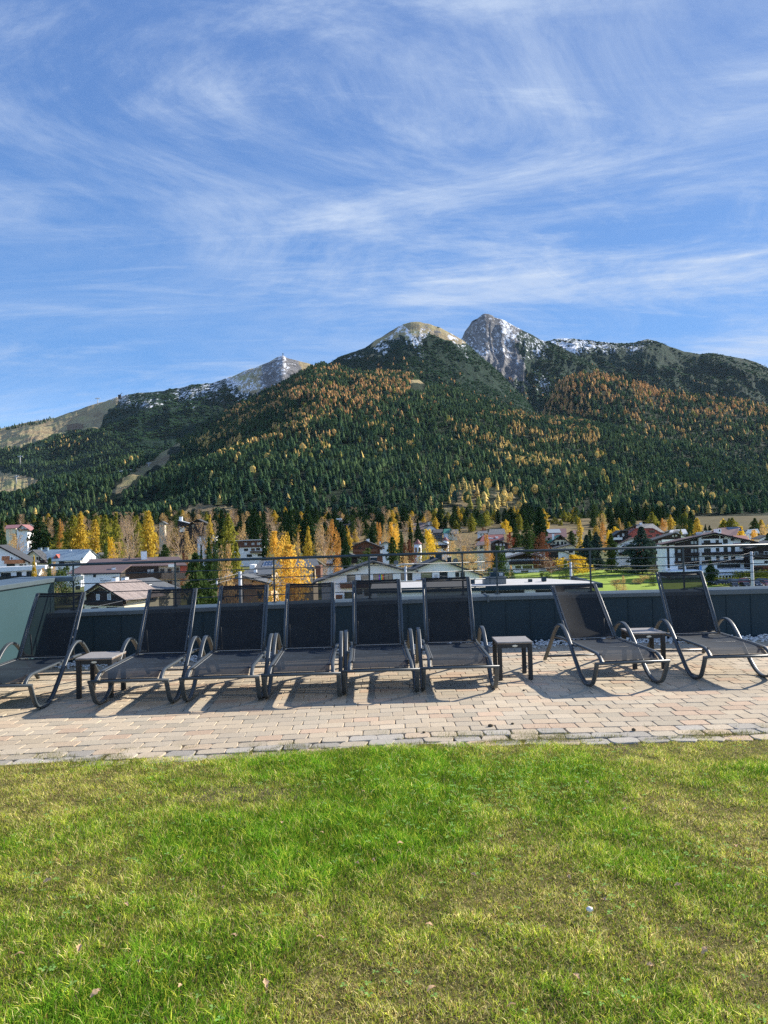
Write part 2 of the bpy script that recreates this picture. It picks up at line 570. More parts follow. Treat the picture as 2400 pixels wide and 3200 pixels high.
mb = MB()
mb.box(-7.5, 9.5, 4.6, 10.85, -0.40, -0.016)
tag(mb.build('paving_bed', M['sand']), 'sand bed showing in the joints of the paving', kind='structure')
# lawn soil sheet with gentle relief
nx, ny = 90, 90
gx = np.linspace(-6, 6.5, nx); gy = np.linspace(-3, 5.75, ny)
GX, GY = np.meshgrid(gx, gy)
def lawn_z(X, Y):
    return 0.004 + 0.018 * fbm(X * 1.1, Y * 1.1, 5, 3) - 0.012
GZ = lawn_z(GX, GY)
keep_edge = np.array([grass_edge(v) for v in gx])
GYc = np.minimum(GY, keep_edge[None, :] - 0.0)
V = np.stack([GX, GYc, GZ + 0.0], -1).reshape(-1, 3)
idx = np.arange(nx * ny).reshape(ny, nx)
T = np.stack([idx[:-1, :-1], idx[:-1, 1:], idx[1:, 1:], idx[1:, :-1]], -1).reshape(-1, 4)
tag(mesh_np('lawn', V, T, M['soil'], smooth=True), 'mossy lawn soil under the grass in the foreground', kind='structure')

# terrace building under everything
mb = MB()
mb.box(-7.6, 9.6, -4, 10.9, -17.2, -0.402)
tag(mb.build('terrace_structure', M['teal']), 'building carrying the roof terrace', kind='structure')

# ------------------------------------------------------------------ parapet wall (back), its coping, railing
pr = empty('parapet_wall', (BX, 10.32, 0), 0, 'shade-darkened teal sheet-metal parapet wall with grey coping behind the loungers', 'wall')
XL, XR = -4.27, 8.6
def P_(X, dy=0.0):
    return (X - BX, wall_y(X) - 10.32 + dy)
mb = MB()
for a, b in ((XL, BX), (BX, XR)):
    (xa, ya), (xb, yb) = P_(a), P_(b)
    mb.add([(xa, ya, -0.05), (xb, yb, -0.05), (xb, yb, 0.608), (xa, ya, 0.608), (xa, ya + .33, -0.05), (xb, yb + .33, -0.05), (xb, yb + .33, 0.608), (xa, ya + .33, 0.608)],
           [(0, 1, 2, 3), (7, 6, 5, 4), (3, 2, 6, 7), (0, 3, 7, 4), (1, 5, 6, 2)])
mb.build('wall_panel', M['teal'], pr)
mb = MB()
X = XL + 0.21
while X < XR:
    x, y = P_(X)
    mb.box(x - .004, x + .004, y - .009, y + .002, 0.0, 0.595)
    X += 0.335
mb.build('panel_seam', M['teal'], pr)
mb = MB()
segs = [(XL - .02, -1.62, 0), (-1.618, 1.38, 0.003), (1.40, 4.36, 0.0), (4.362, 8.7, 0.012)]
for a, b, dz in segs:
    (xa, ya), (xb, yb) = P_(a, -0.035), P_(b, -0.035)
    z0, z1 = 0.611, 0.663 + dz
    d = 0.40
    mb.add([(xa, ya, z0), (xb, yb, z0), (xb, yb, z1 - .006), (xa, ya, z1 - .006), (xa, ya + .008, z1), (xb, yb + .008, z1), (xb, yb + d, z1 + .004), (xa, ya + d, z1 + .004), (xa, ya + d, z0), (xb, yb + d, z0)],
           [(0, 1, 2, 3), (3, 2, 5, 4), (4, 5, 6, 7), (7, 6, 9, 8), (0, 3, 4, 7, 8), (1, 9, 6, 5, 2), (0, 8, 9, 1)])
for X in (-1.62, 1.39, 4.36):                    # turned-up sheet joints
    x, y = P_(X, -0.035)
    mb.box(x - .012, x + .014, y - .012, y + .38, 0.59, 0.672 + .010)
mb.build('coping', M['cap'], pr)

lw = empty('side_wall', (-4.27, 9.0, 0), 0, 'teal side wall, coloured lighter as sunlit, with grey coping left of the loungers', 'wall')
mb = MB()
mb.box(-0.5, 0, -5.2, 0.70, -0.05, 1.04)
mb.build('wall_panel', M['teal_lit'], lw)
mb = MB()
mb.box(-0.56, 0.035, -5.25, 0.66, 1.043, 1.10, 0.006)
mb.box(-0.56, 0.27, 0.662, 0.98, 1.046, 1.104, 0.006)
mb.build('coping', M['cap'], lw)
mb = MB()
mb.box(-.002, .006, 0.58, 0.60, 0, 1.04); mb.box(-.002, .006, -1.9, -1.885, 0, 1.04)
mb.build('panel_seam', M['teal_lit'], lw)
# railing
def rail_y(X):
    return 10.60 + bend(X, 0.143)
rl = empty('railing', (BX, 10.62, 0.66), 0, 'dark green-grey steel railing with thin horizontal rods along the parapet', 'railing')
def R_(X, z):
    return (X - BX, rail_y(X) - 10.62, z - 0.66)
mb = MB()
mb.tube([R_(-4.36, 1.256), R_(BX, 1.262), R_(9.5, 1.262)], 0.0185, n=12)
mb.build('handrail', M['rail'], rl)
for z in (1.122, 1.003, 0.885, 0.768):
    mb = MB()
    for a, b in ((-4.05 if z > .95 else -4.05, BX), (BX, 9.5)):
        mb.tube([R_(a, z), R_(b, z)], 0.0065, n=6)
    mb.build('rod', M['rail'], rl)
for ratio in (-.4145, -.2791, -.1481, -.0215, .1023, .1478, .2720, .3958, .5195, .643):
    X = ratio * 10.5
    for _ in range(6): X = ratio * rail_y(X)
    mb = MB()
    x, y, z = R_(X, 0.66)
    mb.box(x - .012, x + .012, y - .006, y + .006, .004, 0.586, 0.002)
    mb.box(x - .035, x + .035, y - .03, y + .03, 0.006, 0.018)
    mb.build('post', M['rail'], rl)

# white pebbles along the wall foot
base_v, base_f = [], []
def ico():
    t = (1 + 5 ** .5) / 2
    v = np.array([(-1, t, 0), (1, t, 0), (-1, -t, 0), (1, -t, 0), (0, -1, t), (0, 1, t), (0, -1, -t), (0, 1, -t), (t, 0, -1), (t, 0, 1), (-t, 0, -1), (-t, 0, 1)], float)
    v /= np.linalg.norm(v[0])
    f = np.array([(0, 11, 5), (0, 5, 1), (0, 1, 7), (0, 7, 10), (0, 10, 11), (1, 5, 9), (5, 11, 4), (11, 10, 2), (10, 7, 6), (7, 1, 8), (3, 9, 4), (3, 4, 2), (3, 2, 6), (3, 6, 8), (3, 8, 9), (4, 9, 5), (2, 4, 11), (6, 2, 10), (8, 6, 7), (9, 8, 1)])
    return v, f
IV, IF = ico()
npb = 3600
X = rng.uniform(-4.2, 7.0, npb)
wy = 10.32 + np.where(X < BX, -0.143 * (BX - X), 0)
Y = wy - np.abs(rng.normal(0, 0.11, npb)) - 0.02
stray = rng.random(npb) < .03
Y = np.where(stray, wy - rng.uniform(.2, .45, npb), Y)
sz = rng.uniform(0.010, 0.022, npb)
Z = 0.002 + sz * .5 + np.where(stray, 0, np.clip(0.05 * (1 - (wy - Y) / .2), 0, .05)) * rng.random(npb)
sc3 = np.stack([sz * rng.uniform(.8, 1.5, npb), sz * rng.uniform(.8, 1.3, npb), sz * rng.uniform(.5, .9, npb)], -1)
Vp = (IV[None] * (1 + rng.uniform(-.2, .2, (npb, 12, 1)))) * sc3[:, None, :] + np.stack([X, Y, Z], -1)[:, None, :]
Tp = IF[None] + (np.arange(npb) * 12)[:, None, None]
tag(mesh_np('pebbles', Vp.reshape(-1, 3), Tp.reshape(-1, 3), M['pebble'], smooth=True), 'strip of white pebbles along the foot of the parapet wall', 'pebbles', kind='stuff')

# ================================================================== sun loungers
def catmull(pts, n=6):
    P = [Vector(p) for p in pts]
    P = [P[0] * 2 - P[1]] + P + [P[-1] * 2 - P[-2]]
    out = []
    for i in range(1, len(P) - 2):
        for k in range(n):
            t = k / n
            a, b, c, d = P[i - 1], P[i], P[i + 1], P[i + 2]
            out.append(0.5 * ((2 * b) + (c - a) * t + (2 * a - 5 * b + 4 * c - d) * t * t + (3 * b - a - 3 * c + d) * t ** 3))
    out.append(P[-2])
    return out

def make_lounger(ang, label):
    root = empty('sun_lounger', (0, 0, 0), 0, label, 'sun lounger', 'sun loungers lined up on the paving')
    # curved legs that rise into the armrests
    prof = [(0.004, .262), (.055, .16), (.13, .055), (.24, .016), (.36, .02), (.48, .07), (.60, .165), (.72, .27), (.84, .375), (.96, .46), (1.08, .500), (1.20, .485), (1.32, .41), (1.45, .29), (1.60, .15), (1.755, .012)]
    for s in (-1, 1):
        mb = MB()
        mb.tube(catmull([(s * .352, y, z) for y, z in prof], 5), 0.02, sec=(.042, .026), side=(1, 0, 0), n=12)
        mb.build('armrest_leg', M['alu'], root)
    # seat frame: rails, end bar
    for s in (-1, 1):
        mb = MB()
        mb.tube(catmull([(s * .300, .006, .266), (s * .298, .05, .30), (s * .294, .12, .328), (s * .290, .24, .336), (s * .290, .7, .335), (s * .290, 1.16, .333), (s * .300, 1.36, .33), (s * .325, 1.412, .326)], 4), .018, sec=(.036, .026), side=(1, 0, 0), n=10)
        mb.box(s * .306, s * .333, .70, .78, .318, .340)
        mb.build('seat_rail', M['alu'], root)
    mb = MB()
    mb.tube([(-.374, 0, .265), (.374, 0, .265)], .0135, sec=(.024, .026), side=(0, 1, 0), n=8)
    mb.build('front_bar', M['alu'], root)
    for hw_, y_, z_ in ((.342, 1.70, .055), (.28, .62, .312), (.28, 1.16, .312)):
        mb = MB()
        mb.tube([(-hw_, y_, z_), (hw_, y_, z_)], .011, n=8)
        mb.build('cross_bar', M['alu'], root)
    # seat sling
    mb = MB()
    n = 14
    rows_ = []
    for k in range(n + 1):
        y = .028 + (1.075 - .028) * k / n
        z0 = float(np.interp(y, [.028, .07, .14, .24], [.278, .302, .322, .328]))
        row = []
        for i in range(9):
            x = -.268 + .536 * i / 8
            sag = .016 * (1 - (x / .262) ** 2) * min(1, k / 3, (n - k) / 2)
            row.append((x, y, z0 + .008 - sag))
        rows_.append(row)
    vs = [p for r_ in rows_ for p in r_]
    fs = [(k * 9 + i, k * 9 + i + 1, (k + 1) * 9 + i + 1, (k + 1) * 9 + i) for k in range(n) for i in range(8)]
    mb.add(vs, fs, True)
    ss = mb.build('seat_sling', M['seat'], root)
    mb = MB()
    for s in (-1, 1):
        mb.box(s * .262, s * .279, .09, 1.08, .338, .343)
    mb.box(-.264, .264, .018, .030, .268, .284)
    mb.build('hem', M['sling2'], ss)
    mb = MB()
    for s in (-1, 1):
        mb = MB()
        mb.box(s * .2545, s * .258, .12, 1.07, .336, .3385)
        mb.build('stitching', M['stitch'], ss)
    # back, built standing in its own tilt
    ca, sa = math.cos(ang), math.sin(ang)
    def B(x, t, o=0.0):                          # t along the back, o towards the sitter
        return (x, 1.10 + t * ca - o * sa, .338 + t * sa + o * ca)
    bf = MB()
    for s in (-1, 1):
        bf.tube([B(s * .272, -.01), B(s * .272, .3), B(s * .270, .56), B(s * .266, .80, -.004)], .015, sec=(.026, .022), side=(1, 0, 0), n=8)
    bf.tube([B(-.262, .02, -.004), B(.262, .02, -.004)], .010, n=8)
    bf.tube([B(-.262, .765, -.012), B(.262, .765, -.012)], .009, n=8)
    bf.build('back_frame', M['alu'], root)
    mb = MB()
    vs, fs = [], []
    n = 16
    for k in range(n + 1):
        t = .012 + .792 * k / n
        for i in range(9):
            x = -.252 + .504 * i / 8
            sag = -.018 * (1 - (x / .252) ** 2) * min(1, k / 3, (n - k) / 1.5 + .2)
            dip = -.010 * (1 - (x / .252) ** 2) * max(0, (k - n + 2) / 2)
            vs.append(B(x, t + dip, .008 + sag))
    fs = [(k * 9 + i, k * 9 + i + 1, (k + 1) * 9 + i + 1, (k + 1) * 9 + i) for k in range(n) for i in range(8)]
    mb.add(vs, fs, True)
    bs = mb.build('back_sling', M['sling'], root)
    def strip(mb, x0, x1, t0, t1, o0, o1):
        v = [B(x, t, o) for o in (o0, o1) for t in (t0, t1) for x in (x0, x1)]
        mb.add(v, [(0, 2, 3, 1), (4, 5, 7, 6), (0, 1, 5, 4), (2, 6, 7, 3), (0, 4, 6, 2), (1, 3, 7, 5)])
    mb = MB()
    for s in (-1, 1):
        strip(mb, s * .232, s * .256, .015, .80, .008, .0125)
    strip(mb, -.23, .23, .778, .800, -.004, .0005)
    mb.build('hem', M['sling2'], bs)
    mb = MB()
    for s in (-1, 1):
        strip(mb, s * .2465, s * .2488, .015, .795, .0128, .0145)
        strip(mb, s * .2375, s * .2395, .015, .795, .0128, .0145)
    strip(mb, -.25, .25, .002, .0065, .006, .010)
    mb.build('stitching', M['stitch'], bs)
    # prop behind the back and its toothed brackets
    mb = MB()
    p1, p2 = B(-.225, .30, -.02), B(.225, .30, -.02)
    q1, q2 = (-.225, 1.335, .325), (.225, 1.335, .325)
    mb.tube([p1, ((p1[0] + q1[0]) / 2, (p1[1] + q1[1]) / 2, (p1[2] + q1[2]) / 2), q1, (-.19, 1.36, .31), (.19, 1.36, .31), q2, p2], .008, n=6)
    mb.build('back_prop', M['alu'], root)
    for s in (-1, 1):
        mb = MB()
        pts = [(1.14, .318)]
        for k in range(5):
            pts += [(1.17 + k * .045, .318), (1.18 + k * .045, .300), (1.20 + k * .045, .318)]
        pts += [(1.40, .318), (1.40, .335), (1.14, .335)]
        ring = [(s * .262, y, z) for y, z in pts]
        ring2 = [(s * .268, y, z) for y, z in pts]
        mb.loft([ring, ring2])
        mb.build('toothed_bracket', M['alu'], root)
    return root

LG = [(-3.625, 6.898, .015, .951, 'sun lounger nearest the sunlit side wall, half cut off at the left'),
      (-2.409, 7.001, .006, .961, 'sun lounger just right of the leftmost small table'),
      (-1.576, 7.049, .024, 1.005, 'third sun lounger from the left, in front of the orange house'),
      (-.819, 7.107, .029, 1.008, 'sun lounger with its backrest in front of the big golden tree'),
      (-.070, 7.211, .025, 1.045, 'fifth sun lounger of the close row, below the rainbow curtain window'),
      (.697, 7.263, -.002, 1.054, 'sun lounger just left of the free-standing middle table'),
      (2.365, 7.304, .078, .760, 'sun lounger reclined lower than the others, in front of a small table'),
      (3.493, 7.470, -.005, 1.012, 'last sun lounger on the right, against the hotel and parked cars')]
for x, y, th, a, lab in LG:
    o = make_lounger(a, lab)
    o.location = (x, y, 0.001)
    o.rotation_euler = (0, 0, th)

# ================================================================== side tables
def make_table(label):
    root = empty('side_table', (0, 0, 0), 0, label, 'side table', 'small side tables between the loungers')
    w, d = .185, .205
    mb = MB(); mb.box(-w, w, -d, d, .386, .400, .003); mb.build('table_top', M['ttop'], root)
    mb = MB(); mb.box(-w + .002, w - .002, -d + .002, d - .002, .379, .3855); mb.build('top_edge', M['tedge'], root)
    mb = MB()
    for s in (-1, 1):
        mb.box(-w + .03, w - .03, s * (d - .012), s * (d - .028), .335, .378)
        mb.box(s * (w - .012), s * (w - .028), -d + .03, d - .03, .335, .378)
    ap = mb.build('apron', M['tdark'], root)
    mb = MB()
    ring = [(.028 * math.cos(a), -d + .0115, .357 + .011 * math.sin(a)) for a in [i * math.pi / 8 for i in range(16)]]
    ring2 = [(x, -d + .007, z) for x, y, z in ring]
    mb.loft([ring, ring2]); mb.build('badge', M['badge'], ap)
    for sx in (-1, 1):
        for sy in (-1, 1):
            mb = MB()
            mb.box(sx * (w - .048) if sx > 0 else -w + .004, sx * (w - .004) if sx > 0 else -w + .048, sy * (d - .048) if sy > 0 else -d + .004, sy * (d - .004) if sy > 0 else -d + .048, 0, .378, .004)
            mb.build('leg', M['tdark'], root)
    return root
tb = make_table('small dark side table with pale top between the two leftmost loungers')
tb.location = (-2.93, 7.73, .001)
for loc, lab in (((1.335, 8.10, .001), 'small dark side table standing free in the gap between loungers'),
                 ((2.885, 8.52, .001), 'small dark side table behind the low reclined lounger')):
    c = copy_tree(tb); c.location = loc; c['label'] = lab

# ================================================================== grass
def lush(X, Y):
    n = 0.5 + 0.9 * fbm(X * 1.5, Y * 1.5, 11, 4)
    def g(cx, cy, sx, sy): return np.exp(-((X - cx) / sx) ** 2 - ((Y - cy) / sy) ** 2)
    n += 0.75 * g(0.4, 4.9, 0.9, .45) + .55 * g(-.2, 4.2, .9, .5) + .35 * g(2.5, 4.6, .35, .6) + .35 * g(-.9, 2.6, .35, .35) + .3 * g(-.3, 3.4, .6, .3)
    n -= 0.60 * g(1.7, 4.3, .55, .9) + .42 * g(-2.3, 4.9, .8, .8) + .35 * g(1.2, 3.0, .5, .35) + .4 * g(-1.35, 3.5, .3, .3) + .55 * g(-.3, 2.6, .4, .22)
    n -= 0.35 * np.clip((Y - 5.35) / .3, 0, 1)
    return np.clip(n, 0, 1)
NB = 470000
Y = 1.7 + 4.05 * rng.random(NB * 2) ** 0.85
X = rng.uniform(-1, 1, NB * 2) * (0.58 * Y + 0.35)
Yx = rng.uniform(1.2, 5.75, 420000); Xx = rng.choice([-1, 1], 420000) * (0.58 * Yx + 0.35 + rng.uniform(0, 1.9, 420000))
NX = 0
ge = 5.66 - 0.10 * np.maximum(0.0, 0.1 - X)
ok = Y < ge - 0.03 + rng.normal(0, .025, NB * 2) + .03 * fbm(X * 3, X * 0, 3, 3)
X, Y = X[ok][:NB], Y[ok][:NB]
gx_ = 5.66 - 0.10 * np.maximum(0.0, 0.1 - Xx)
okx = Yx < gx_ - .03
X, Y = np.concatenate([X, Xx[okx]]), np.concatenate([Y, Yx[okx]])
# gather into tufts
tx = X + .012 * np.sin(Y * 190 + X * 77); ty = Y + .012 * np.cos(X * 210 + Y * 53)
X, Y = tx, ty
nb = len(X)
L = lush(X, Y)
tuft = np.clip(.5 + .9 * fbm(X * 9, Y * 9, 21, 3), 0, 1)
fine = fbm(X * 26, Y * 26, 31, 2)
h = (0.012 + 0.022 * L ** 1.4 + 0.016 * tuft ** 1.5) * rng.uniform(.45, 1.45, nb)
wd = rng.uniform(.0007, .0016, nb) * (1 + .25 * L)
a = rng.uniform(0, 2 * np.pi, nb)
lean = rng.uniform(.2, 1.25, nb) * h * (1.25 - .35 * L)
la = rng.uniform(0, 2 * np.pi, nb) + 1.2 * fbm(X * 3, Y * 3, 41, 2)
Zg = lawn_z(X, Y) - .003
dx, dy = np.cos(a) * wd, np.sin(a) * wd
lx, ly = np.cos(la) * lean, np.sin(la) * lean
P0 = np.stack([X - dx, Y - dy, Zg], -1); P1 = np.stack([X + dx, Y + dy, Zg], -1)
mx_, my_, mz_ = X + lx * .35, Y + ly * .35, Zg + h * .6
P2 = np.stack([mx_ - dx * .8, my_ - dy * .8, mz_], -1); P3 = np.stack([mx_ + dx * .8, my_ + dy * .8, mz_], -1)
P4 = np.stack([X + lx, Y + ly, Zg + h * rng.uniform(.8, 1.05, nb)], -1)
Vg = np.stack([P0, P1, P2, P3, P4], 1).reshape(-1, 3)
k = np.arange(nb)[:, None, None] * 5
Tg = (np.array([(0, 1, 3), (0, 3, 2), (2, 3, 4)])[None] + k).reshape(-1, 3)
c_l = np.array((.165, .335, .024)); c_o = np.array((.34, .405, .045)); c_s = np.array((.82, .70, .30)); c_b = np.array((.46, .29, .12)); c_y = np.array((.62, .65, .08))
t = np.clip(L * 1.15 + .06 + .35 * fine + rng.normal(0, .12, nb), 0, 1)[:, None]
C = c_o * (1 - t) + c_l * t
rnd = rng.random(nb)
ps = .05 + .30 * (1 - L) ** 1.5
C = np.where((rnd < ps)[:, None], c_s * rng.uniform(.7, 1.15, (nb, 1)), C)
C = np.where(((rnd > ps) & (rnd < ps + .16))[:, None], c_y, C)
C = np.where((rnd > 1 - .12 * (1 - L))[:, None], c_b, C)
C = C * rng.uniform(.6, 1.3, (nb, 1)) * (.72 + .56 * tuft[:, None])
Cv = np.repeat(C, 5, 0)
tag(mesh_np('grass', Vg, Tg, M['grass'], Cv), 'short green and yellowish lawn grass in the foreground', 'grass', kind='stuff')

# clover and small broad-leaved weeds in the lush patch
nw = 5200
X = rng.uniform(-2.6, 2.8, nw); Y = rng.uniform(2.0, 5.4, nw)
wgt = np.exp(-((X - .75) / .55) ** 2 - ((Y - 4.7) / .5) ** 2) + .6 * np.exp(-((X - .2) / .4) ** 2 - ((Y - 4.2) / .25) ** 2) + .06 + .5 * (fbm(X * 2.5, Y * 2.5, 55, 3) > .35)
ok = (rng.random(nw) < wgt) & (np.abs(X) < .55 * Y + .2)
X, Y = X[ok], Y[ok]; nw = len(X)
Zg = lawn_z(X, Y) + rng.uniform(.025, .055, nw)
vs, cs = [], []
for q in range(3):
    an = rng.uniform(0, 6.28, nw) if q == 0 else an + 2.09
    r = rng.uniform(.006, .012, nw)
    ux, uy = np.cos(an), np.sin(an)
    P = [np.stack([X, Y, Zg], -1), np.stack([X + ux * r - uy * r * .6, Y + uy * r + ux * r * .6, Zg + .003], -1),
         np.stack([X + ux * r * 1.7, Y + uy * r * 1.7, Zg + .001], -1), np.stack([X + ux * r + uy * r * .6, Y + uy * r - ux * r * .6, Zg + .003], -1)]
    vs.append(np.stack(P, 1))
Vc = np.concatenate(vs, 0).reshape(-1, 3)
Tc = np.arange(len(Vc)).reshape(-1, 4)
Cc = np.repeat(np.array([(.22, .38, .10)]) * rng.uniform(.7, 1.5, (len(Vc) // 4, 1)), 4, 0)
tag(mesh_np('clover', Vc, Tc, M['grass'], Cc), 'clover and small round leaves in the lush patch of lawn', 'clover', kind='stuff')
# weeds and moss in the worn joints by the lawn edge
nt = 26000
X = rng.uniform(-3.4, 3.6, nt)
e = 5.66 - 0.10 * np.maximum(0, .1 - X)
Y = e + np.abs(rng.normal(0, .16, nt)) - .03
ok = fbm(X * 4, Y * 11, 61, 3) > .05 + (Y - e) * .8
X, Y = X[ok], Y[ok]; nt = len(X)
h = rng.uniform(.008, .035, nt); an = rng.uniform(0, 6.28, nt); w2 = .0017
P = [np.stack([X - np.cos(an) * w2, Y - np.sin(an) * w2, np.full(nt, -.014)], -1), np.stack([X + np.cos(an) * w2, Y + np.sin(an) * w2, np.full(nt, -.014)], -1),
     np.stack([X + rng.normal(0, .012, nt), Y + rng.normal(0, .012, nt), h - .005], -1)]
Vw = np.stack(P, 1).reshape(-1, 3)
tag(mesh_np('weeds', Vw, np.arange(len(Vw)).reshape(-1, 3), M['grass'], np.repeat(np.array([(.20, .20, .06)]) * rng.uniform(.5, 1.4, (nt, 1)), 3, 0)), 'weeds and moss growing in the joints beside the lawn', 'weeds', kind='stuff')

# fallen leaves
def leaf_mesh():
    mb = MB()
    n = 7
    vs = []
    for i in range(n + 1):
        t = i / n
        w = .011 * math.sin(math.pi * min(1, t * 1.02)) ** .8 * (1 + .35 * math.sin(i * 2.3))
        z = .004 + .010 * math.sin(t * 3.0) 
        vs += [(-w, (t - .5) * .045, z + .005), (0, (t - .5) * .045, z), (w, (t - .5) * .045, z + .007)]
    fs = [(3 * i + j, 3 * i + j + 1, 3 * i + j + 4, 3 * i + j + 3) for i in range(n) for j in (0, 1)]
    mb.add(vs, fs, True)
    return mb
lf = leaf_mesh().build('fallen_leaf', M['leafb'])
tag(lf, 'curled brown fallen leaf lying in the grass', 'leaf', 'dry leaves scattered over the lawn')
spots = [(1135, 2475), (1835, 2448), (1530, 2608), (1005, 2605), (1120, 2700), (570, 2680), (150, 2757), (395, 2830), (1170, 2690), (1250, 2640), (60, 2990), (250, 2970), (700, 2775), (730, 2930), (1340, 2895), (1600, 3150), (1350, 3100), (1800, 3060), (1950, 2530), (880, 2575), (440, 3010), (300, 3110), (830, 3080), (1000, 2935), (560, 3085), (2120, 2770), (1780, 2745), (2300, 2650), (1700, 2900), (2200, 2975), (1480, 2740), (640, 2490), (330, 2387), (1890, 2820), (2030, 3020)]
for i, (px, py) in enumerate(spots):
    x, y, z = ray(px, py)
    tt = (0.045 - EYE) / z
    c = lf if i == 0 else lf.copy()
    if i: COL.objects.link(c)
    c.location = (x * tt, y * tt, .046)
    c.rotation_euler = (random.uniform(-.5, .5), random.uniform(-.6, .6), random.uniform(0, 6.3))
    s = random.uniform(.45, .95)
    c.scale = (s, s, s)
def stone(name, label, px, py, s, m, z=0.0, cat='stone'):
    x, y, zz = ray(px, py)
    tt = (z + s * .4 - EYE) / zz
    v = IV * (1 + rng.uniform(-.18, .18, (12, 1))) * np.array([s, s * .8, s * .6])
    o = mesh_np(name, v, IF, m, smooth=True)
    o.location = (x * tt, y * tt, z + s * .45)
    return tag(o, label, cat)
stone('stone', 'single pale stone lying in the grass', 1842, 2842, .017, M['stone'], .022)
stone('pine_cone', 'small dark cone lying alone on the paving near the middle table', 1637, 2157, .014, M['trunk'], 0, 'cone')
for px, py, s, lab in ((1533, 2267, .022, 'flat dark clod in a wide paver joint below the middle table'), (1602, 2262, .016, 'small dark clod right of the flat one in the paver joint'),
                  (1980, 2280, .020, 'dark mossy clod on the worn pavers furthest right'), (1325, 2288, .014, 'small dark clod on the worn pavers furthest left')):
    stone('soil_clod', lab, px, py, s, M['sand'], 0, 'soil clod')
# ================================================================== land: valley floor and mountains
def mat_land(name, base, mk=1.0):
    """ground whose vertex colour carries (snow, rock, meadow) cover; the rest is 'base'"""
    m = bpy.data.materials.new(name); m.use_nodes = True
    n, l = m.node_tree.nodes, m.node_tree.links
    p = n['Principled BSDF']; p.inputs['Roughness'].default_value = 0.95; p.inputs['Specular IOR Level'].default_value = 0.1
    tc = n.new('ShaderNodeTexCoord')
    vc = n.new('ShaderNodeVertexColor'); vc.layer_name = 'Col'
    sp = n.new('ShaderNodeSeparateColor'); l.new(vc.outputs[0], sp.inputs[0])
    def noise(scale, detail=6, rough=.6, stretch=(1, 1, 1)):
        mp = n.new('ShaderNodeMapping'); mp.inputs['Scale'].default_value = stretch
        l.new(tc.outputs['Object'], mp.inputs[0])
        q = n.new('ShaderNodeTexNoise'); q.inputs['Scale'].default_value = scale; q.inputs['Detail'].default_value = detail; q.inputs['Roughness'].default_value = rough
        l.new(mp.outputs[0], q.inputs['Vector']); return q.outputs[0]
    def M_(op, a, b, clamp=False):
        q = n.new('ShaderNodeMath'); q.operation = op; q.use_clamp = clamp
        for i, v in enumerate((a, b)):
            if isinstance(v, (int, float)): q.inputs[i].default_value = v
            else: l.new(v, q.inputs[i])
        return q.outputs[0]
    def rampc(v, stops):
        q = n.new('ShaderNodeValToRGB'); e = q.color_ramp.elements
        e[0].position, e[0].color = stops[0][0], (*stops[0][1], 1)
        e[1].position, e[1].color = stops[-1][0], (*stops[-1][1], 1)
        for s_, c_ in stops[1:-1]:
            z = e.new(s_); z.color = (*c_, 1)
        l.new(v, q.inputs[0]); return q.outputs[0]
    def cover(weight, nz, soft=14.0):
        # cover where noise < weight
        return M_('MULTIPLY', M_('SUBTRACT', weight, nz), soft, True)
    def mix(f, a, b):
        q = n.new('ShaderNodeMixRGB'); l.new(f, q.inputs[0]); l.new(a, q.inputs[1]); l.new(b, q.inputs[2]); return q.outputs[0]
    b0 = rampc(noise(.035, 9, .7), [(.3, tuple(.6 * x for x in base)), (.5, base), (.7, tuple(1.5 * x for x in base))])
    mead = rampc(noise(.012, 8, .65), [(.35, (.26 * mk, .195 * mk, .115 * mk)), (.5, (.36 * mk, .29 * mk, .16 * mk)), (.68, (.33 * mk, .32 * mk, .14 * mk))])
    rock = rampc(noise(.02, 10, .75, (1, 1, .35)), [(.3, (.065, .062, .062)), (.5, (.165, .16, .158)), (.72, (.34, .33, .32))])
    snow = rampc(noise(.01), [(.3, (.74, .77, .82)), (.7, (.86, .87, .90))])
    c = mix(cover(sp.outputs[2], noise(.022, 9, .68)), b0, mead)
    fine_ = n.new('ShaderNodeVectorMath'); fine_.operation = 'SCALE'; l.new(b0, fine_.inputs[0]); l.new(M_('ADD', M_('MULTIPLY', noise(.11, 6, .7), 2.2), -.1), fine_.inputs['Scale'])
    c = mix(cover(sp.outputs[2], noise(.022, 9, .68)), fine_.outputs[0], mead)
    c = mix(cover(sp.outputs[1], noise(.016, 10, .7)), c, rock)
    c = mix(cover(sp.outputs[0], noise(.075, 12, .76, (1, .4, .6)), 15.0), c, snow)
    l.new(c, p.inputs['Base Color'])
    bp = n.new('ShaderNodeBump'); bp.inputs['Strength'].default_value = 1.0; bp.inputs['Distance'].default_value = 18.0
    l.new(noise(.03, 10, .72), bp.inputs['Height']); l.new(bp.outputs[0], p.inputs['Normal'])
    return m

M['alpine'] = mat_land('mountain_ground', (.013, .034, .020), 1.0)
M['forestfloor'] = mat_land('forest_floor', (.020, .032, .018), .85)

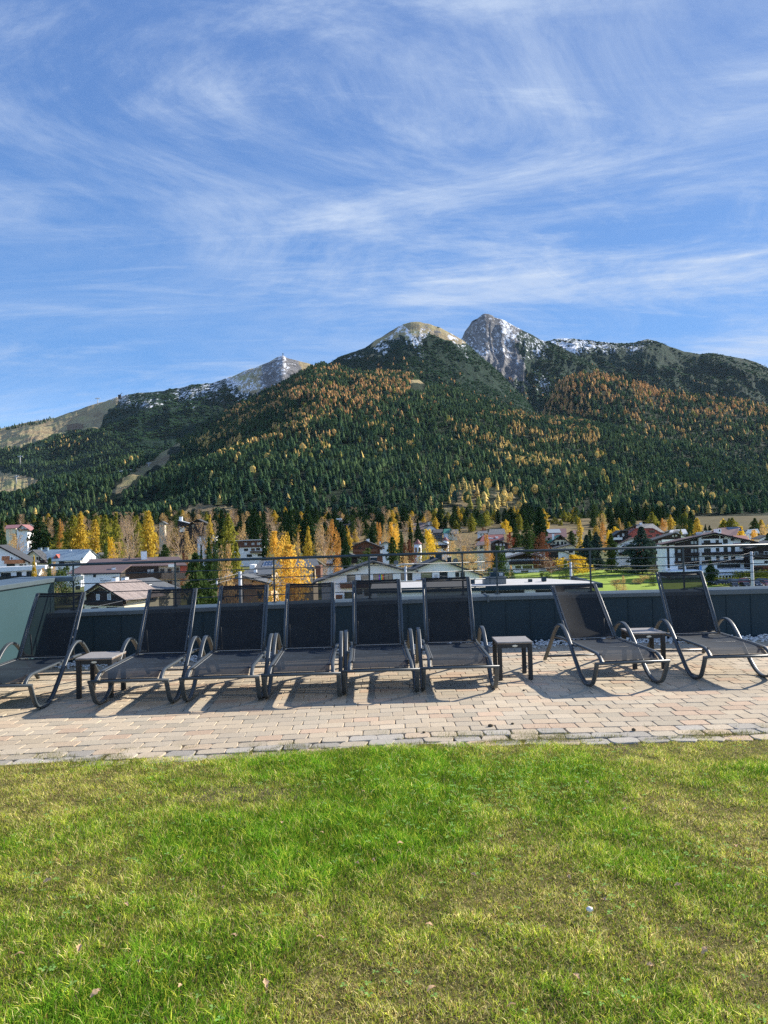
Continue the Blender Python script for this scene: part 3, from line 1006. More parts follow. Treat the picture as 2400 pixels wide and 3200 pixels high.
LAYERS = {}
def layer(name, label, crest, base_py, d_base, d_crest, n_r, px_step, amp, seed, m, zones, curve=1.0, ridge_amp=0.0, drop=0.0, gully=0.0):
    """a mountain face: its skyline, measured in the photograph, stands d_crest away, its foot d_base away"""
    cx = np.array([c[0] for c in crest], float); cy = np.array([c[1] for c in crest], float)
    pxs = np.arange(cx[0], cx[-1] + .1, px_step)
    cyi = np.interp(pxs, cx, cy) + drop
    jag = fbm(pxs * .03, pxs * 0 + seed, seed, 4) * (3.5 if ridge_amp > 20 else 1.2)
    cyi = cyi + jag
    dc = np.interp(pxs, [p for p, _ in d_crest], [v for _, v in d_crest]) if isinstance(d_crest, list) else np.full(len(pxs), float(d_crest))
    db = np.interp(pxs, [p for p, _ in d_base], [v for _, v in d_base]) if isinstance(d_base, list) else np.full(len(pxs), float(d_base))
    by = np.interp(pxs, [p for p, _ in base_py], [v for _, v in base_py])
    rx, ry, rz = ray_np(pxs, cyi); kc = dc / ry; Cc = np.stack([rx * kc, dc, EYE + rz * kc], -1)
    bx, by_, bz = ray_np(pxs, by); kb = db / by_; Bb = np.stack([bx * kb, db, EYE + bz * kb], -1)
    t = np.linspace(0, 1, n_r)
    P = Bb[:, None, :] * (1 - t)[None, :, None] + Cc[:, None, :] * t[None, :, None]
    zb, zc = Bb[:, 2][:, None], Cc[:, 2][:, None]
    tt = t[None, :] ** curve
    P[:, :, 2] = zb + (zc - zb) * tt
    X, Y = P[:, :, 0], P[:, :, 1]
    env = np.minimum(1, t * 5)[None, :] * np.minimum(1, (1 - t) * 5 + .05)[None, :]
    h = fbm(X / 420, Y / 420, seed + 3, 6, ridged=True) * ridge_amp + fbm(X / 260, Y / 260, seed + 9, 6) * amp
    wob = fbm(X / 700, Y / 700, seed + 21, 3) * 60
    gl = fbm((pxs[:, None] + wob) / 34.0, t[None, :] * 1.6 + 0 * X, seed + 31, 5, ridged=True) + .5 * fbm((pxs[:, None] + wob) / 11.0, t[None, :] * 3.5 + 0 * X, seed + 41, 4, ridged=True)
    P[:, :, 2] += (h - abs(ridge_amp) * .25 + gl * gully) * env
    # far side falls away
    back = P[:, -1, :].copy(); back2 = back.copy()
    sc = (dc + 500) / dc
    back2[:, 0] *= sc; back2[:, 1] *= sc; back2[:, 2] = back[:, 2] - 330
    P = np.concatenate([P, back2[:, None, :]], 1)
    V = P.reshape(-1, 3)
    ns, nr = P.shape[:2]
    idx = np.arange(ns * nr).reshape(ns, nr)
    T = np.stack([idx[:-1, :-1], idx[1:, :-1], idx[1:, 1:], idx[:-1, 1:]], -1).reshape(-1, 4)
    qx, qy = project_np(V[:, 0], V[:, 1], V[:, 2])
    wx = fbm(qx / 38, qy / 38, 601, 5); wy_ = fbm(qx / 38, qy / 38, 607, 5)
    C = zones(qx + 30 * wx, qy + 22 * wy_, V, np.clip(np.tile(np.append(t, 1.2), ns), 0, 1.2))
    o = mesh_np(name, V, T, m, C, smooth=True)
    tag(o, label, kind='structure')
    LAYERS[name + str(seed)] = (P[:, :-1, :], pxs)
    return P[:, :-1, :]

def sm(v, a, b): return np.clip((v - a) / (b - a), 0, 1)

# far left ridge with snow and a pointed summit
crestF = [(-160, 1370), (-60, 1345), (0, 1340), (90, 1320), (170, 1307), (240, 1284), (300, 1263), (330, 1256), (365, 1240), (430, 1229), (480, 1225), (560, 1214), (600, 1201), (660, 1196), (700, 1184), (760, 1162), (800, 1146), (840, 1132), (866, 1118), (885, 1111), (900, 1119), (930, 1129), (965, 1136), (1020, 1155), (1100, 1190), (1200, 1260)]
def zonesF(qx, qy, V, t):
    n = fbm(qx * .02, qy * .03, 71, 4)
    snow = .47 * (np.exp(-((qx - 570) / 150) ** 2) * sm(qy, 1330, 1240))
    snow = np.maximum(snow, .45 * sm(qx, 230, 330) * sm(qy, 1340, 1270) * (qx < 700))
    snow = np.maximum(snow, .49 * inpoly(qx, qy, [(700, 1180), (820, 1135), (885, 1105), (900, 1150), (860, 1230), (760, 1270)]))
    snow = np.maximum(snow, .38 * sm(qx, 600, 700) * sm(qy, 1400, 1250))
    rock = .75 * inpoly(qx, qy, [(830, 1140), (880, 1108), (930, 1130), (960, 1180), (860, 1240), (790, 1235)]) + .15 * sm(qx, 600, 800)
    mead = np.zeros_like(qx)
    mead += .9 * inpoly(qx, qy, [(-200, 1330), (0, 1330), (160, 1302), (230, 1283), (330, 1240), (390, 1225), (350, 1280), (300, 1330), (180, 1352), (120, 1375), (60, 1405), (-200, 1440)])
    mead += .7 * inpoly(qx, qy, [(700, 1180), (885, 1100), (1000, 1140), (1000, 1180), (800, 1240)])
    mead += 1.0 * inpoly(qx, qy, [(-200, 1450), (0, 1462), (70, 1485), (135, 1505), (100, 1535), (40, 1560), (-200, 1580)])
    return np.stack([np.clip(snow + .12 * n * (snow > .05), 0, 1), np.clip(rock, 0, 1), np.clip(mead, 0, 1)], -1)
PF_ = layer('mountain', 'long left ridge with alpine meadows and snow streaks', crestF, [(-160, 1640), (300, 1600), (1200, 1500)], 1900, 3600, 170, 3, 26, 3, M['alpine'], zonesF, 1.15, 48, gully=4)

# rocky highest peak and the green shoulder running off to the right
crestC = [(1380, 1110), (1430, 1075), (1445, 1052), (1452, 1035), (1466, 1018), (1474, 1004), (1492, 995), (1506, 984), (1516, 980), (1526, 979), (1538, 984), (1546, 992), (1562, 996), (1580, 1003), (1606, 1016), (1630, 1031), (1650, 1041), (1690, 1062), (1722, 1071), (1760, 1091), (1800, 1112), (1850, 1140), (1900, 1168), (1960, 1202), (2050, 1250), (2200, 1320)]
def zonesC(qx, qy, V, t):
    n = fbm(qx * .03, qy * .02, 73, 4)
    body = sm(qx + (qy - 980) * -.15, 1680, 1560) * sm(qy, 1260, 1080)
    snow = np.maximum(.465 * inpoly(qx, qy, [(1430, 1050), (1525, 960), (1660, 1025), (1640, 1130), (1560, 1110), (1490, 1120), (1430, 1080)]), .44 * inpoly(qx, qy, [(1620, 1040), (1690, 1055), (1730, 1110), (1700, 1240), (1640, 1200), (1600, 1120)]))
    snow = np.maximum(snow, .36 * (qx < 1720))
    rock = .85 * body + .30 * inpoly(qx, qy, [(1520, 1100), (1620, 1100), (1680, 1210), (1670, 1290), (1600, 1280)])
    return np.stack([np.clip(snow + .15 * n * (snow > .1), 0, 1), np.clip(rock, 0, 1), .1 * sm(qy, 1200, 1050) * (qx > 1650)], -1)
PC_ = layer('mountain', 'highest rocky peak dusted with snow, with a green shoulder to the right', crestC, [(1380, 1400), (2200, 1420)], 2900, 3950, 170, 2.5, 34, 17, M['alpine'], zonesC, 1.1, 80, gully=17)

crestD = [(1660, 1085), (1700, 1068), (1722, 1063), (1760, 1060), (1790, 1058), (1830, 1064), (1870, 1067), (1915, 1073), (1960, 1074), (1990, 1070), (2022, 1063), (2050, 1068), (2080, 1080), (2110, 1092), (2140, 1100), (2190, 1109), (2215, 1104), (2230, 1102), (2250, 1108), (2290, 1116), (2340, 1124), (2370, 1137), (2400, 1150), (2500, 1185), (2600, 1230)]
def zonesD(qx, qy, V, t):
    n = fbm(qx * .03, qy * .03, 79, 4)
    snow = np.maximum(.56 * sm(qx, 2160, 1900) * sm(qy, 1210, 1080), .47 * np.exp(-((qx - 1990) / 100) ** 2) * sm(qy, 1240, 1100))
    mead = .30 * sm(qy, 1080, 1062) + .10 * sm(qy, 1140, 1110) * (qx > 2200)
    return np.stack([np.clip(snow + .12 * n * (snow > .1), 0, 1), .15 * sm(qx, 1900, 1750) + .1 * (n > .2), np.clip(mead, 0, 1)], -1)
PD_ = layer('mountain', 'long right-hand ridge with snow streaks running down gullies', crestD, [(1660, 1420), (2600, 1440)], 3100, 4500, 170, 3, 30, 23, M['alpine'], zonesD, 1.1, 105, gully=13)

crestB = [(920, 1215), (960, 1180), (1000, 1153), (1037, 1131), (1065, 1112), (1100, 1099), (1140, 1088), (1172, 1066), (1200, 1047), (1222, 1032), (1245, 1018), (1265, 1010), (1282, 1005), (1300, 1004), (1312, 1006), (1330, 1011), (1352, 1016), (1372, 1021), (1395, 1033), (1420, 1047), (1450, 1066), (1480, 1092), (1510, 1120), (1545, 1150), (1580, 1182), (1612, 1215), (1640, 1245), (1668, 1280), (1700, 1320), (1740, 1350)]
def zonesB(qx, qy, V, t):
    n = fbm(qx * .03, qy * .03, 83, 4)
    cap = inpoly(qx, qy, [(1165, 1070), (1240, 1010), (1300, 995), (1400, 1030), (1450, 1075), (1420, 1085), (1340, 1035), (1300, 1050), (1220, 1065), (1160, 1080)])
    snow = .455 * inpoly(qx, qy, [(1150, 1095), (1230, 1035), (1310, 1015), (1350, 1035), (1300, 1060), (1240, 1110), (1190, 1100)])
    snow = np.maximum(snow, .45 * inpoly(qx, qy, [(1060, 1110), (1130, 1085), (1200, 1085), (1190, 1108), (1080, 1125)]))
    snow = np.maximum(snow, .44 * inpoly(qx, qy, [(1290, 1050), (1320, 1050), (1330, 1130), (1300, 1130)]))
    snow = np.maximum(snow, .43 * inpoly(qx, qy, [(1370, 1020), (1460, 1060), (1460, 1120), (1400, 1070)]))
    rock = .3 * inpoly(qx, qy, [(1140, 1085), (1190, 1095), (1180, 1110), (1120, 1105)]) + .35 * inpoly(qx, qy, [(1600, 1190), (1650, 1200), (1640, 1225), (1600, 1215)])
    mead = .95 * cap + .5 * inpoly(qx, qy, [(1150, 1090), (1190, 1098), (1180, 1108), (1130, 1100)])
    return np.stack([np.clip(snow + .2 * n * (snow > .1), 0, 1), np.clip(rock + .46 * cap, 0, 1), np.clip(mead, 0, 1)], -1)
PB_ = layer('mountain', 'broad middle mountain with a bald snow-dusted top above dark dwarf pine', crestB, [(920, 1330), (1300, 1420), (1740, 1440)], 2350, 3200, 150, 2.5, 20, 31, M['alpine'], zonesB, 0.95, 38, gully=3)

crestFm = [(1660, 1345), (1690, 1318), (1705, 1275), (1720, 1240), (1745, 1205), (1765, 1188), (1800, 1172), (1850, 1166), (1900, 1172), (1950, 1180), (2000, 1200), (2060, 1222), (2140, 1232), (2220, 1240), (2300, 1252), (2400, 1272), (2500, 1290), (2600, 1310)]
nozone = lambda qx, qy, V, t: np.stack([0 * qx, 0 * qx, np.clip(.12 + .1 * fbm(qx * .02, qy * .03, 87, 4), 0, .3)], -1)
PM_ = layer('hill', 'forested shoulder full of orange larches at the right', crestFm, [(1660, 1400), (2600, 1500)], 1950, [(1660, 2500), (2600, 2700)], 110, 4, 22, 41, M['forestfloor'], nozone, 1.0, 24)

crestE = [(-200, 1640), (-80, 1600), (0, 1575), (78, 1556), (181, 1508), (241, 1490), (301, 1476), (362, 1448), (422, 1434), (482, 1428), (542, 1392), (603, 1356), (680, 1305), (753, 1259), (810, 1235), (874, 1206), (930, 1172), (994, 1144), (1050, 1146), (1100, 1160), (1200, 1164), (1290, 1172), (1330, 1203), (1400, 1212), (1480, 1240), (1560, 1268), (1620, 1292), (1660, 1305), (1700, 1308), (1769, 1312), (1830, 1324), (1900, 1338), (1937, 1346), (2010, 1380), (2081, 1390), (2178, 1402), (2230, 1425), (2275, 1446), (2340, 1468), (2400, 1482), (2500, 1520), (2620, 1560)]
KNOLL = [(1370, 1650), (1385, 1575), (1430, 1530), (1500, 1522), (1580, 1530), (1625, 1560), (1640, 1610), (1650, 1650)]
PISTE = [(536, 1385), (575, 1388), (560, 1402), (540, 1402), (522, 1440), (505, 1462), (455, 1480), (425, 1500), (385, 1530), (340, 1545), (372, 1503), (430, 1470), (480, 1440), (515, 1402)]
CLEAR = [(552, 1607), (560, 1590), (620, 1580), (735, 1580), (730, 1592), (640, 1596), (590, 1606)]
GLADE = [(1280, 1188), (1330, 1186), (1330, 1202), (1285, 1205)]
RMEAD = [(2160, 1632), (2180, 1612), (2300, 1606), (2500, 1600), (2600, 1650), (2160, 1660)]
def zonesE(qx, qy, V, t):
    mead = .10 + 0 * qx
    for pl, wt_ in ((KNOLL, .48), (PISTE, 1), (CLEAR, 1), (GLADE, 1), (RMEAD, .30)):
        mead = np.maximum(mead, wt_ * inpoly(qx, qy, pl))
    return np.stack([.0 * qx, 0 * qx, mead], -1)
PE_ = layer('hill', 'dark conifer forest slope with scattered golden larches below the mountains', crestE, [(-200, 1650), (0, 1648), (700, 1640), (1200, 1640), (1400, 1652), (1700, 1650), (2000, 1645), (2300, 1632), (2620, 1626)], 620,
            [(-200, 1250), (78, 1400), (300, 1650), (542, 1900), (994, 2350), (1300, 2300), (1660, 2150), (2000, 2000), (2400, 1750), (2620, 1600)], 230, 3.5, 16, 53, M['forestfloor'], zonesE, 1.08, 30)

# valley floor
def ground_z(X, Y):
    X = np.asarray(X, float); Y = np.asarray(Y, float)
    u = np.clip(X / np.maximum(Y, 1) / .51, -1.3, 1.3)
    far = 9.0 - 3.5 * u                        # ground height 620 m out: higher on the left
    z = np.interp(Y, [0, 12, 200, 290, 430, 620, 700], [0, 0, 0, .09, .36, 1.0, 1.06])
    return -16.5 + (far + 16.5) * z + .25 * fbm(X / 22, Y / 22, 97, 3)
xs = np.linspace(-1.15, 1.15, 231)
ys = np.concatenate([np.linspace(11.5, 150, 30), np.linspace(153, 330, 90), np.linspace(336, 720, 70)])
US, YS = np.meshgrid(xs * .62, ys)
XS = US * YS
XS = np.where(YS < 40, US * 40, XS)
ZS = ground_z(XS, YS)
V = np.stack([XS, YS, ZS], -1).reshape(-1, 3)
idx = np.arange(V.shape[0]).reshape(len(ys), len(xs))
T = np.stack([idx[:-1, :-1], idx[:-1, 1:], idx[1:, 1:], idx[1:, :-1]], -1).reshape(-1, 4)
qx, qy = project_np(V[:, 0], V[:, 1], V[:, 2])
grn = np.maximum(inpoly(qx, qy, [(1540, 1788), (2240, 1770), (2500, 1795), (2500, 1812), (2225, 1835), (2230, 1990), (1540, 1990)]), inpoly(qx, qy, [(1000, 1770), (1120, 1770), (1120, 1790), (1000, 1790)]))
dry = inpoly(qx, qy, [(2150, 1655), (2160, 1600), (2500, 1600), (2500, 1660)])
n_ = fbm(V[:, 0] / 9, V[:, 1] / 9, 101, 5)
Cg = np.array([(.105, .115, .045)]) * (1 + .5 * n_[:, None])
Cg = np.where(grn[:, None], np.array([(.235, .32, .045)]) * (1 + .22 * n_[:, None]), Cg)
Cg = np.where((V[:, 1] > 400)[:, None], np.array([(.15, .115, .055)]) * (1 + .5 * n_[:, None]), Cg)
Cg = np.where(dry[:, None], np.array([(.085, .07, .032)]) * (1 + .3 * n_[:, None]), Cg)
M['valley'] = mat('valley_ground', (.2, .2, .1), 0.95, 0, .22, .35, .05, 1.2, attr=True, spec=.1)
vg = mesh_np('ground', V, T, M['valley'], Cg, smooth=True)
tag(vg, 'valley floor with bright green meadows between the houses', kind='structure')
# wide sheet carrying the land out of sight
mb = MB(); mb.add([(-9000, -3000, -21), (9000, -3000, -21), (9000, 9000, -21), (-9000, 9000, -21)], [(0, 1, 2, 3)])
tag(mb.build('ground', M['forestfloor']), 'lower ground reaching the horizon', kind='structure')

# ================================================================== trees
def tri_cloud(Pc, A, B, w):
    """leaf clumps: triangle pairs at Pc spanned by A (length) and B (width)"""
    v = np.stack([Pc - A * .15 - B, Pc - A * .15 + B, Pc + A], 1)
    return v.reshape(-1, 3)

def spruce_mesh(name, m, seed, n=1500, slim=1.0, ragged=.25, gap=.5, droop=.35, trunk='trunk', tiers=17, start=.07):
    """crown of drooping sprays, unit height, unit width"""
    r = np.random.default_rng(seed)
    tier = r.integers(0, tiers, n)
    hh = start + (1 - start) * ((tier + r.normal(0, .22, n)) / tiers)
    hh = np.clip(hh, start, .985)
    nb = 9
    jit = 1 + ragged * r.normal(0, 1, (tiers, nb))
    bi = r.integers(0, nb, n)
    ang = bi * 2 * np.pi / nb + tier * 1.7 + r.normal(0, .16, n)
    rad = .5 * (1 - hh) ** .68 * np.minimum(1, .55 + hh * 2.2) * np.clip(jit[tier, bi], .35, 1.45) * (.75 + .25 * np.sin(hh * 9 + seed))
    f = r.random(n) ** .55
    x, y = np.cos(ang) * rad * f, np.sin(ang) * rad * f
    z = hh - droop * rad * f * .35 + .01
    Pc = np.stack([x, y, z], -1)
    d = np.stack([np.cos(ang), np.sin(ang), -droop * np.ones(n)], -1) + r.normal(0, .35, (n, 3))
    d /= np.linalg.norm(d, axis=1)[:, None]
    ln = (.035 + .14 * rad * (1 - .4 * f)) * r.uniform(.7, 1.3, n)
    A = d * ln[:, None]
    s = np.cross(d, r.normal(0, 1, (n, 3)) * (.5, .5, 1)); s /= np.linalg.norm(s, axis=1)[:, None] + 1e-9
    B = s * (ln * .38)[:, None]
    v = tri_cloud(Pc, A, B, 0)
    # topmost tip
    tip = np.array([[-.012, 0, .95], [.012, 0, .95], [0, 0, 1.0], [0, -.012, .95], [0, .012, .95], [0, 0, 1.0]])
    v = np.concatenate([v, tip])
    V = v; T = np.arange(len(V)).reshape(-1, 3)
    me_o = mesh_np(name, V, T, m)
    return me_o.data, me_o

def round_mesh(name, m, seed, n=1900, blobs=9, leaf=.035, tall=1.0, base=.16, hollow=.5):
    r = np.random.default_rng(seed)
    bc = []
    for k in range(blobs):
        h = base + .14 + (.86 - base) * (k + .5) / blobs
        env = math.sin(min(1, (1 - h) * 1.25 + .12) * math.pi * .55) ** .8
        a = r.uniform(0, 6.28); q = r.uniform(.08, .34) * env
        bc.append((math.cos(a) * q, math.sin(a) * q, h - .04, .24 * env * r.uniform(.75, 1.15), (.15 + .05 * env) * r.uniform(.8, 1.2)))
    bc = np.array(bc)
    b = r.integers(0, blobs, n)
    d = r.normal(0, 1, (n, 3)); d /= np.linalg.norm(d, axis=1)[:, None]
    rr = r.random(n) ** (.33 if hollow < .6 else .6)
    lump = 1 + .25 * np.sin(d[:, 0] * 7 + b) * np.cos(d[:, 1] * 6 + d[:, 2] * 5)
    P = np.stack([bc[b, 0] + d[:, 0] * bc[b, 3] * rr * lump, bc[b, 1] + d[:, 1] * bc[b, 3] * rr * lump, bc[b, 2] + d[:, 2] * bc[b, 4] * rr * lump], -1)
    P[:, 2] = np.clip(P[:, 2], .06, .995)
    A = r.normal(0, 1, (n, 3)); A /= np.linalg.norm(A, axis=1)[:, None]
    ln = leaf * r.uniform(.6, 1.5, n)
    Bv = np.cross(A, r.normal(0, 1, (n, 3))); Bv /= np.linalg.norm(Bv, axis=1)[:, None] + 1e-9
    v = tri_cloud(P, A * ln[:, None] * (1, 1, .8), Bv * (ln * .5)[:, None], 0)
    o = mesh_np(name, v, np.arange(len(v)).reshape(-1, 3), m)
    return o.data, o

def twig_mesh(name, m, seed, nbr=26, sub=7, leafn=500, tw=.0035):
    """bare crown: many thin branches fanning upward, few leaves"""
    r = np.random.default_rng(seed)
    V, T = [], []
    def prism(p, q, w0, w1):
        p, q = np.array(p), np.array(q); d = q - p; d = d / (np.linalg.norm(d) + 1e-9)
        a = np.cross(d, (0.3, .9, .2)); a /= np.linalg.norm(a); c = np.cross(d, a)
        b = len(V)
        for (pt, w) in ((p, w0), (q, w1)):
            for k in range(3):
                an = 2.094 * k
                V.append(pt + (a * math.cos(an) + c * math.sin(an)) * w)
        for k in range(3):
            j = (k + 1) % 3
            T.append((b + k, b + j, b + 3 + j)); T.append((b + k, b + 3 + j, b + 3 + k))
    ends = []
    for i in range(nbr):
        h0 = r.uniform(.15, .8)
        an = r.uniform(0, 6.28)
        reach = .46 * math.sin(min(1, (1 - h0) * 1.1 + .15) * math.pi * .55) * r.uniform(.6, 1.1)
        up = r.uniform(.12, .28)
        p = np.array((0, 0, h0))
        q = np.array((math.cos(an) * reach * .6, math.sin(an) * reach * .6, min(.97, h0 + up * .6)))
        e = np.array((math.cos(an) * reach, math.sin(an) * reach, min(.99, h0 + up)))
        prism(p, q, tw * 1.6, tw); prism(q, e, tw, tw * .4)
        for k in range(sub):
            t = r.uniform(.2, 1)
            s0 = p + (q - p) * t if r.random() < .5 else q + (e - q) * t
            dv = np.array((math.cos(an) + r.normal(0, .8), math.sin(an) + r.normal(0, .8), r.uniform(.3, 1.4))); dv /= np.linalg.norm(dv)
            s1 = s0 + dv * r.uniform(.05, .15) * (1, 1, .8)
            s1[2] = min(s1[2], .995)
            prism(s0, s1, tw * .6, tw * .25); ends.append(s1)
            for _ in range(2):
                dv2 = dv + r.normal(0, .6, 3); dv2 /= np.linalg.norm(dv2)
                s2 = s1 + dv2 * r.uniform(.03, .07); s2[2] = min(s2[2], 1); prism(s1, s2, tw * .35, tw * .2); ends.append(s2)
    o = mesh_np(name, np.array(V), np.array(T), m)
    lv = None
    if leafn:
        E_ = np.array(ends); idx = r.integers(0, len(E_), leafn)
        P = E_[idx] + r.normal(0, .018, (leafn, 3)); P[:, 2] = np.clip(P[:, 2], .1, 1)
        A = r.normal(0, 1, (leafn, 3)); A /= np.linalg.norm(A, axis=1)[:, None]
        Bv = np.cross(A, r.normal(0, 1, (leafn, 3))); Bv /= np.linalg.norm(Bv, axis=1)[:, None] + 1e-9
        lv = tri_cloud(P, A * .022, Bv * .012, 0)
    return o.data, o, lv

def trunk_mesh(name, m, top=.9, r0=.022, seed=1, limbs=8):
    r = np.random.default_rng(seed)
    mb = MB()
    pts = [(0, 0, -.03)]
    for k in range(1, 6):
        pts.append((r.normal(0, .006), r.normal(0, .006), top * k / 5))
    mb.tube(pts, r0, r0 * .15, n=6)
    for k in range(limbs):
        h = r.uniform(.2, top * .85); an = r.uniform(0, 6.28); L = .22 * (1 - h * .7)
        mb.tube([(0, 0, h), (math.cos(an) * L, math.sin(an) * L, h + .09)], r0 * .35, r0 * .1, n=4)
    o = mb.build(name, m)
    return o.data, o

LM = {}
def leafmat(key, col, tr=.35, var=.35, vs=.35):
    LM[key] = mat(key, col, leaf=True, trans=tr, var=var, vscale=vs * 40)
leafmat('spruce_needles', (.030, .058, .022), .15)
leafmat('blue_spruce_needles', (.045, .075, .055), .15)
leafmat('pine_needles', (.060, .095, .028), .2)
leafmat('olive_larch_needles', (.27, .26, .045), .45)
leafmat('yellow_larch_needles', (.56, .40, .06), .45)
leafmat('golden_leaves', (.78, .50, .09), .5)
leafmat('orange_leaves', (.52, .27, .07), .4)
leafmat('russet_leaves', (.17, .07, .04), .3)
leafmat('tan_leaves', (.52, .35, .15), .4)
leafmat('bright_yellow_leaves', (.72, .50, .05), .45)
leafmat('shrub_leaves', (.085, .12, .035), .25)
leafmat('crimson_leaves', (.20, .04, .025), .3)

_proto = []
def keep(d, o):
    bpy.data.objects.remove(o)
    return d
KIND = {}
def kind(key, crowns, trunks, nm, crown_nm):
    KIND[key] = (crowns, trunks, nm, crown_nm)
tr_d = [keep(*trunk_mesh('trunk', M['trunk'], .93, .014, s)) for s in (1, 2)]
tr_b = [keep(*trunk_mesh('trunk', M['paletrunk'], .88, .011, s, 12)) for s in (3, 4)]
tr_s = [keep(*trunk_mesh('trunk', M['trunk'], .7, .02, 5, 10))]
def con(key, n=1500, **k):
    return [keep(*spruce_mesh('crown', LM[key], s, n, **k)) for s in (1, 2, 3)]
kind('spruce', con('spruce_needles', 2600), tr_d, 'spruce_tree', 'crown')
kind('bluespruce', con('blue_spruce_needles', 3000), tr_d, 'spruce_tree', 'crown')
kind('pine', [keep(*round_mesh('crown', LM['pine_needles'], s, 3200, 12, .030, base=.08)) for s in (4, 5)] + con('pine_needles', 2600, ragged=.35, droop=.1), tr_d, 'pine_tree', 'crown')
kind('olivelarch', con('olive_larch_needles', 2100, ragged=.3, droop=.1), tr_d, 'larch_tree', 'crown')
kind('larch', con('yellow_larch_needles', 2000, ragged=.3, droop=.1), tr_d, 'larch_tree', 'crown')
kind('golden', [keep(*round_mesh('crown', LM['golden_leaves'], s, 5200, 14, .022)) for s in (6, 7)], tr_b, 'birch_tree', 'crown')
kind('bright', [keep(*round_mesh('crown', LM['bright_yellow_leaves'], s, 2600, 9, .030)) for s in (8, 9)], tr_b, 'maple_tree', 'crown')
kind('orange', [keep(*round_mesh('crown', LM['orange_leaves'], s, 1900, 9, .028)) for s in (10, 11)], tr_b, 'birch_tree', 'crown')
kind('russet', [keep(*round_mesh('crown', LM['russet_leaves'], s, 2600, 8, .028, base=.05)) for s in (12, 13)], tr_s, 'beech_tree', 'crown')
kind('crimson', [keep(*round_mesh('crown', LM['crimson_leaves'], s, 1800, 7, .03, base=.05)) for s in (14,)], tr_s, 'maple_tree', 'crown')
kind('tan', [keep(*round_mesh('crown', LM['tan_leaves'], s, 1500, 9, .022)) for s in (15, 16)], tr_b, 'birch_tree', 'crown')
kind('shrub', [keep(*round_mesh('crown', LM['shrub_leaves'], s, 1800, 8, .035, base=-.05)) for s in (17, 18)], tr_s, 'shrub', 'crown')
kind('yshrub', [keep(*round_mesh('crown', LM['tan_leaves'], s, 1500, 8, .03, base=-.05)) for s in (19,)], tr_s, 'shrub', 'crown')
_tw = []
for s in (21, 22, 23):
    d, o, lv = twig_mesh('crown', M['twig'], s, 34, 8, 260, .0042)
    bpy.data.objects.remove(o)
    lo = mesh_np('crown', lv, np.arange(len(lv)).reshape(-1, 3), LM['tan_leaves'])
    ld = lo.data; bpy.data.objects.remove(lo)
    _tw.append((d, ld))
KIND['bare'] = (_tw, tr_b, 'birch_tree', 'crown')

_cnt = [0]
WMUL = {'spruce': 1.45, 'bluespruce': 1.4, 'larch': 1.65, 'olivelarch': 1.7, 'bare': 1.2, 'tan': 1.5, 'golden': 1.5, 'pine': 1.4, 'bright': 1.4, 'orange': 1.4, 'russet': 1.4, 'shrub': 1.4, 'yshrub': 1.4}
def place_tree(k, x, y, z, h, w, label=None, group=None, rot=None, simple=False):
    crowns, trunks, nm, cn = KIND[k]
    i = _cnt[0]; _cnt[0] += 1
    root = bpy.data.objects.new(nm, None)
    COL.objects.link(root)
    root.empty_display_size = .3
    root.location = (x, y, z)
    root.rotation_euler = (0, 0, random.uniform(0, 6.28) if rot is None else rot)
    w = w * WMUL.get(k, 1.4)
    root.scale = (w, w, h)
    cat = {'spruce_tree': 'spruce', 'pine_tree': 'pine', 'larch_tree': 'larch', 'birch_tree': 'birch', 'maple_tree': 'maple', 'beech_tree': 'beech', 'shrub': 'shrub'}[nm]
    tag(root, label, cat, group)
    cr = crowns[i % len(crowns)]
    if k == 'bare':
        c = bpy.data.objects.new('branches', cr[0]); COL.objects.link(c); c.parent = root
        c2 = bpy.data.objects.new('crown', cr[1]); COL.objects.link(c2); c2.parent = root
    else:
        c = bpy.data.objects.new(cn, cr); COL.objects.link(c); c.parent = root
    t = bpy.data.objects.new('trunk', trunks[i % len(trunks)]); COL.objects.link(t); t.parent = root
    return root

def tree(k, px, ytop, d, hw, label, base=None, group=None):
    """a tree whose top was measured at (px, ytop), d metres away, hw half its crown's width in photograph pixels"""
    x, y, zt = at(px, ytop, d)
    zb = float(ground_z(x, y)) if base is None else at(px, base, d)[2]
    h = max(zt - zb, 1.5)
    return place_tree(k, x, y, zb - .1, h, 2 * hw * d / F * 1.12, label, group)
# ------------------------------------------------------------------ forests on the slopes (far woods that read as one mass)
def conifer_proto(seed, tiers=4, n=6):
    r = np.random.default_rng(seed)
    lean_ = r.normal(0, .04, 2); fat = r.uniform(.8, 1.15); pw = r.uniform(.55, .95)
    V, T = [], []
    for k in range(tiers):
        z0 = .10 + .82 * k / tiers; z1 = min(1.0, z0 + 1.45 / tiers)
        rad = .5 * (1 - z0) ** pw * fat * r.uniform(.85, 1.12)
        b = len(V)
        a0 = r.uniform(0, 6)
        V.append((r.normal(0, .01), r.normal(0, .01), z1))
        for i in range(n * 2):
            an = a0 + math.pi * i / n + r.normal(0, .1)
            q = rad * (r.uniform(.85, 1.2) if i % 2 == 0 else r.uniform(.35, .6))
            V.append((math.cos(an) * q + lean_[0] * z0, math.sin(an) * q + lean_[1] * z0, z0 - .05 + (.05 if i % 2 else 0) + r.normal(0, .012)))
        for i in range(n * 2):
            T.append((b, b + 1 + i, b + 1 + (i + 1) % (n * 2)))
    return np.array(V), np.array(T)
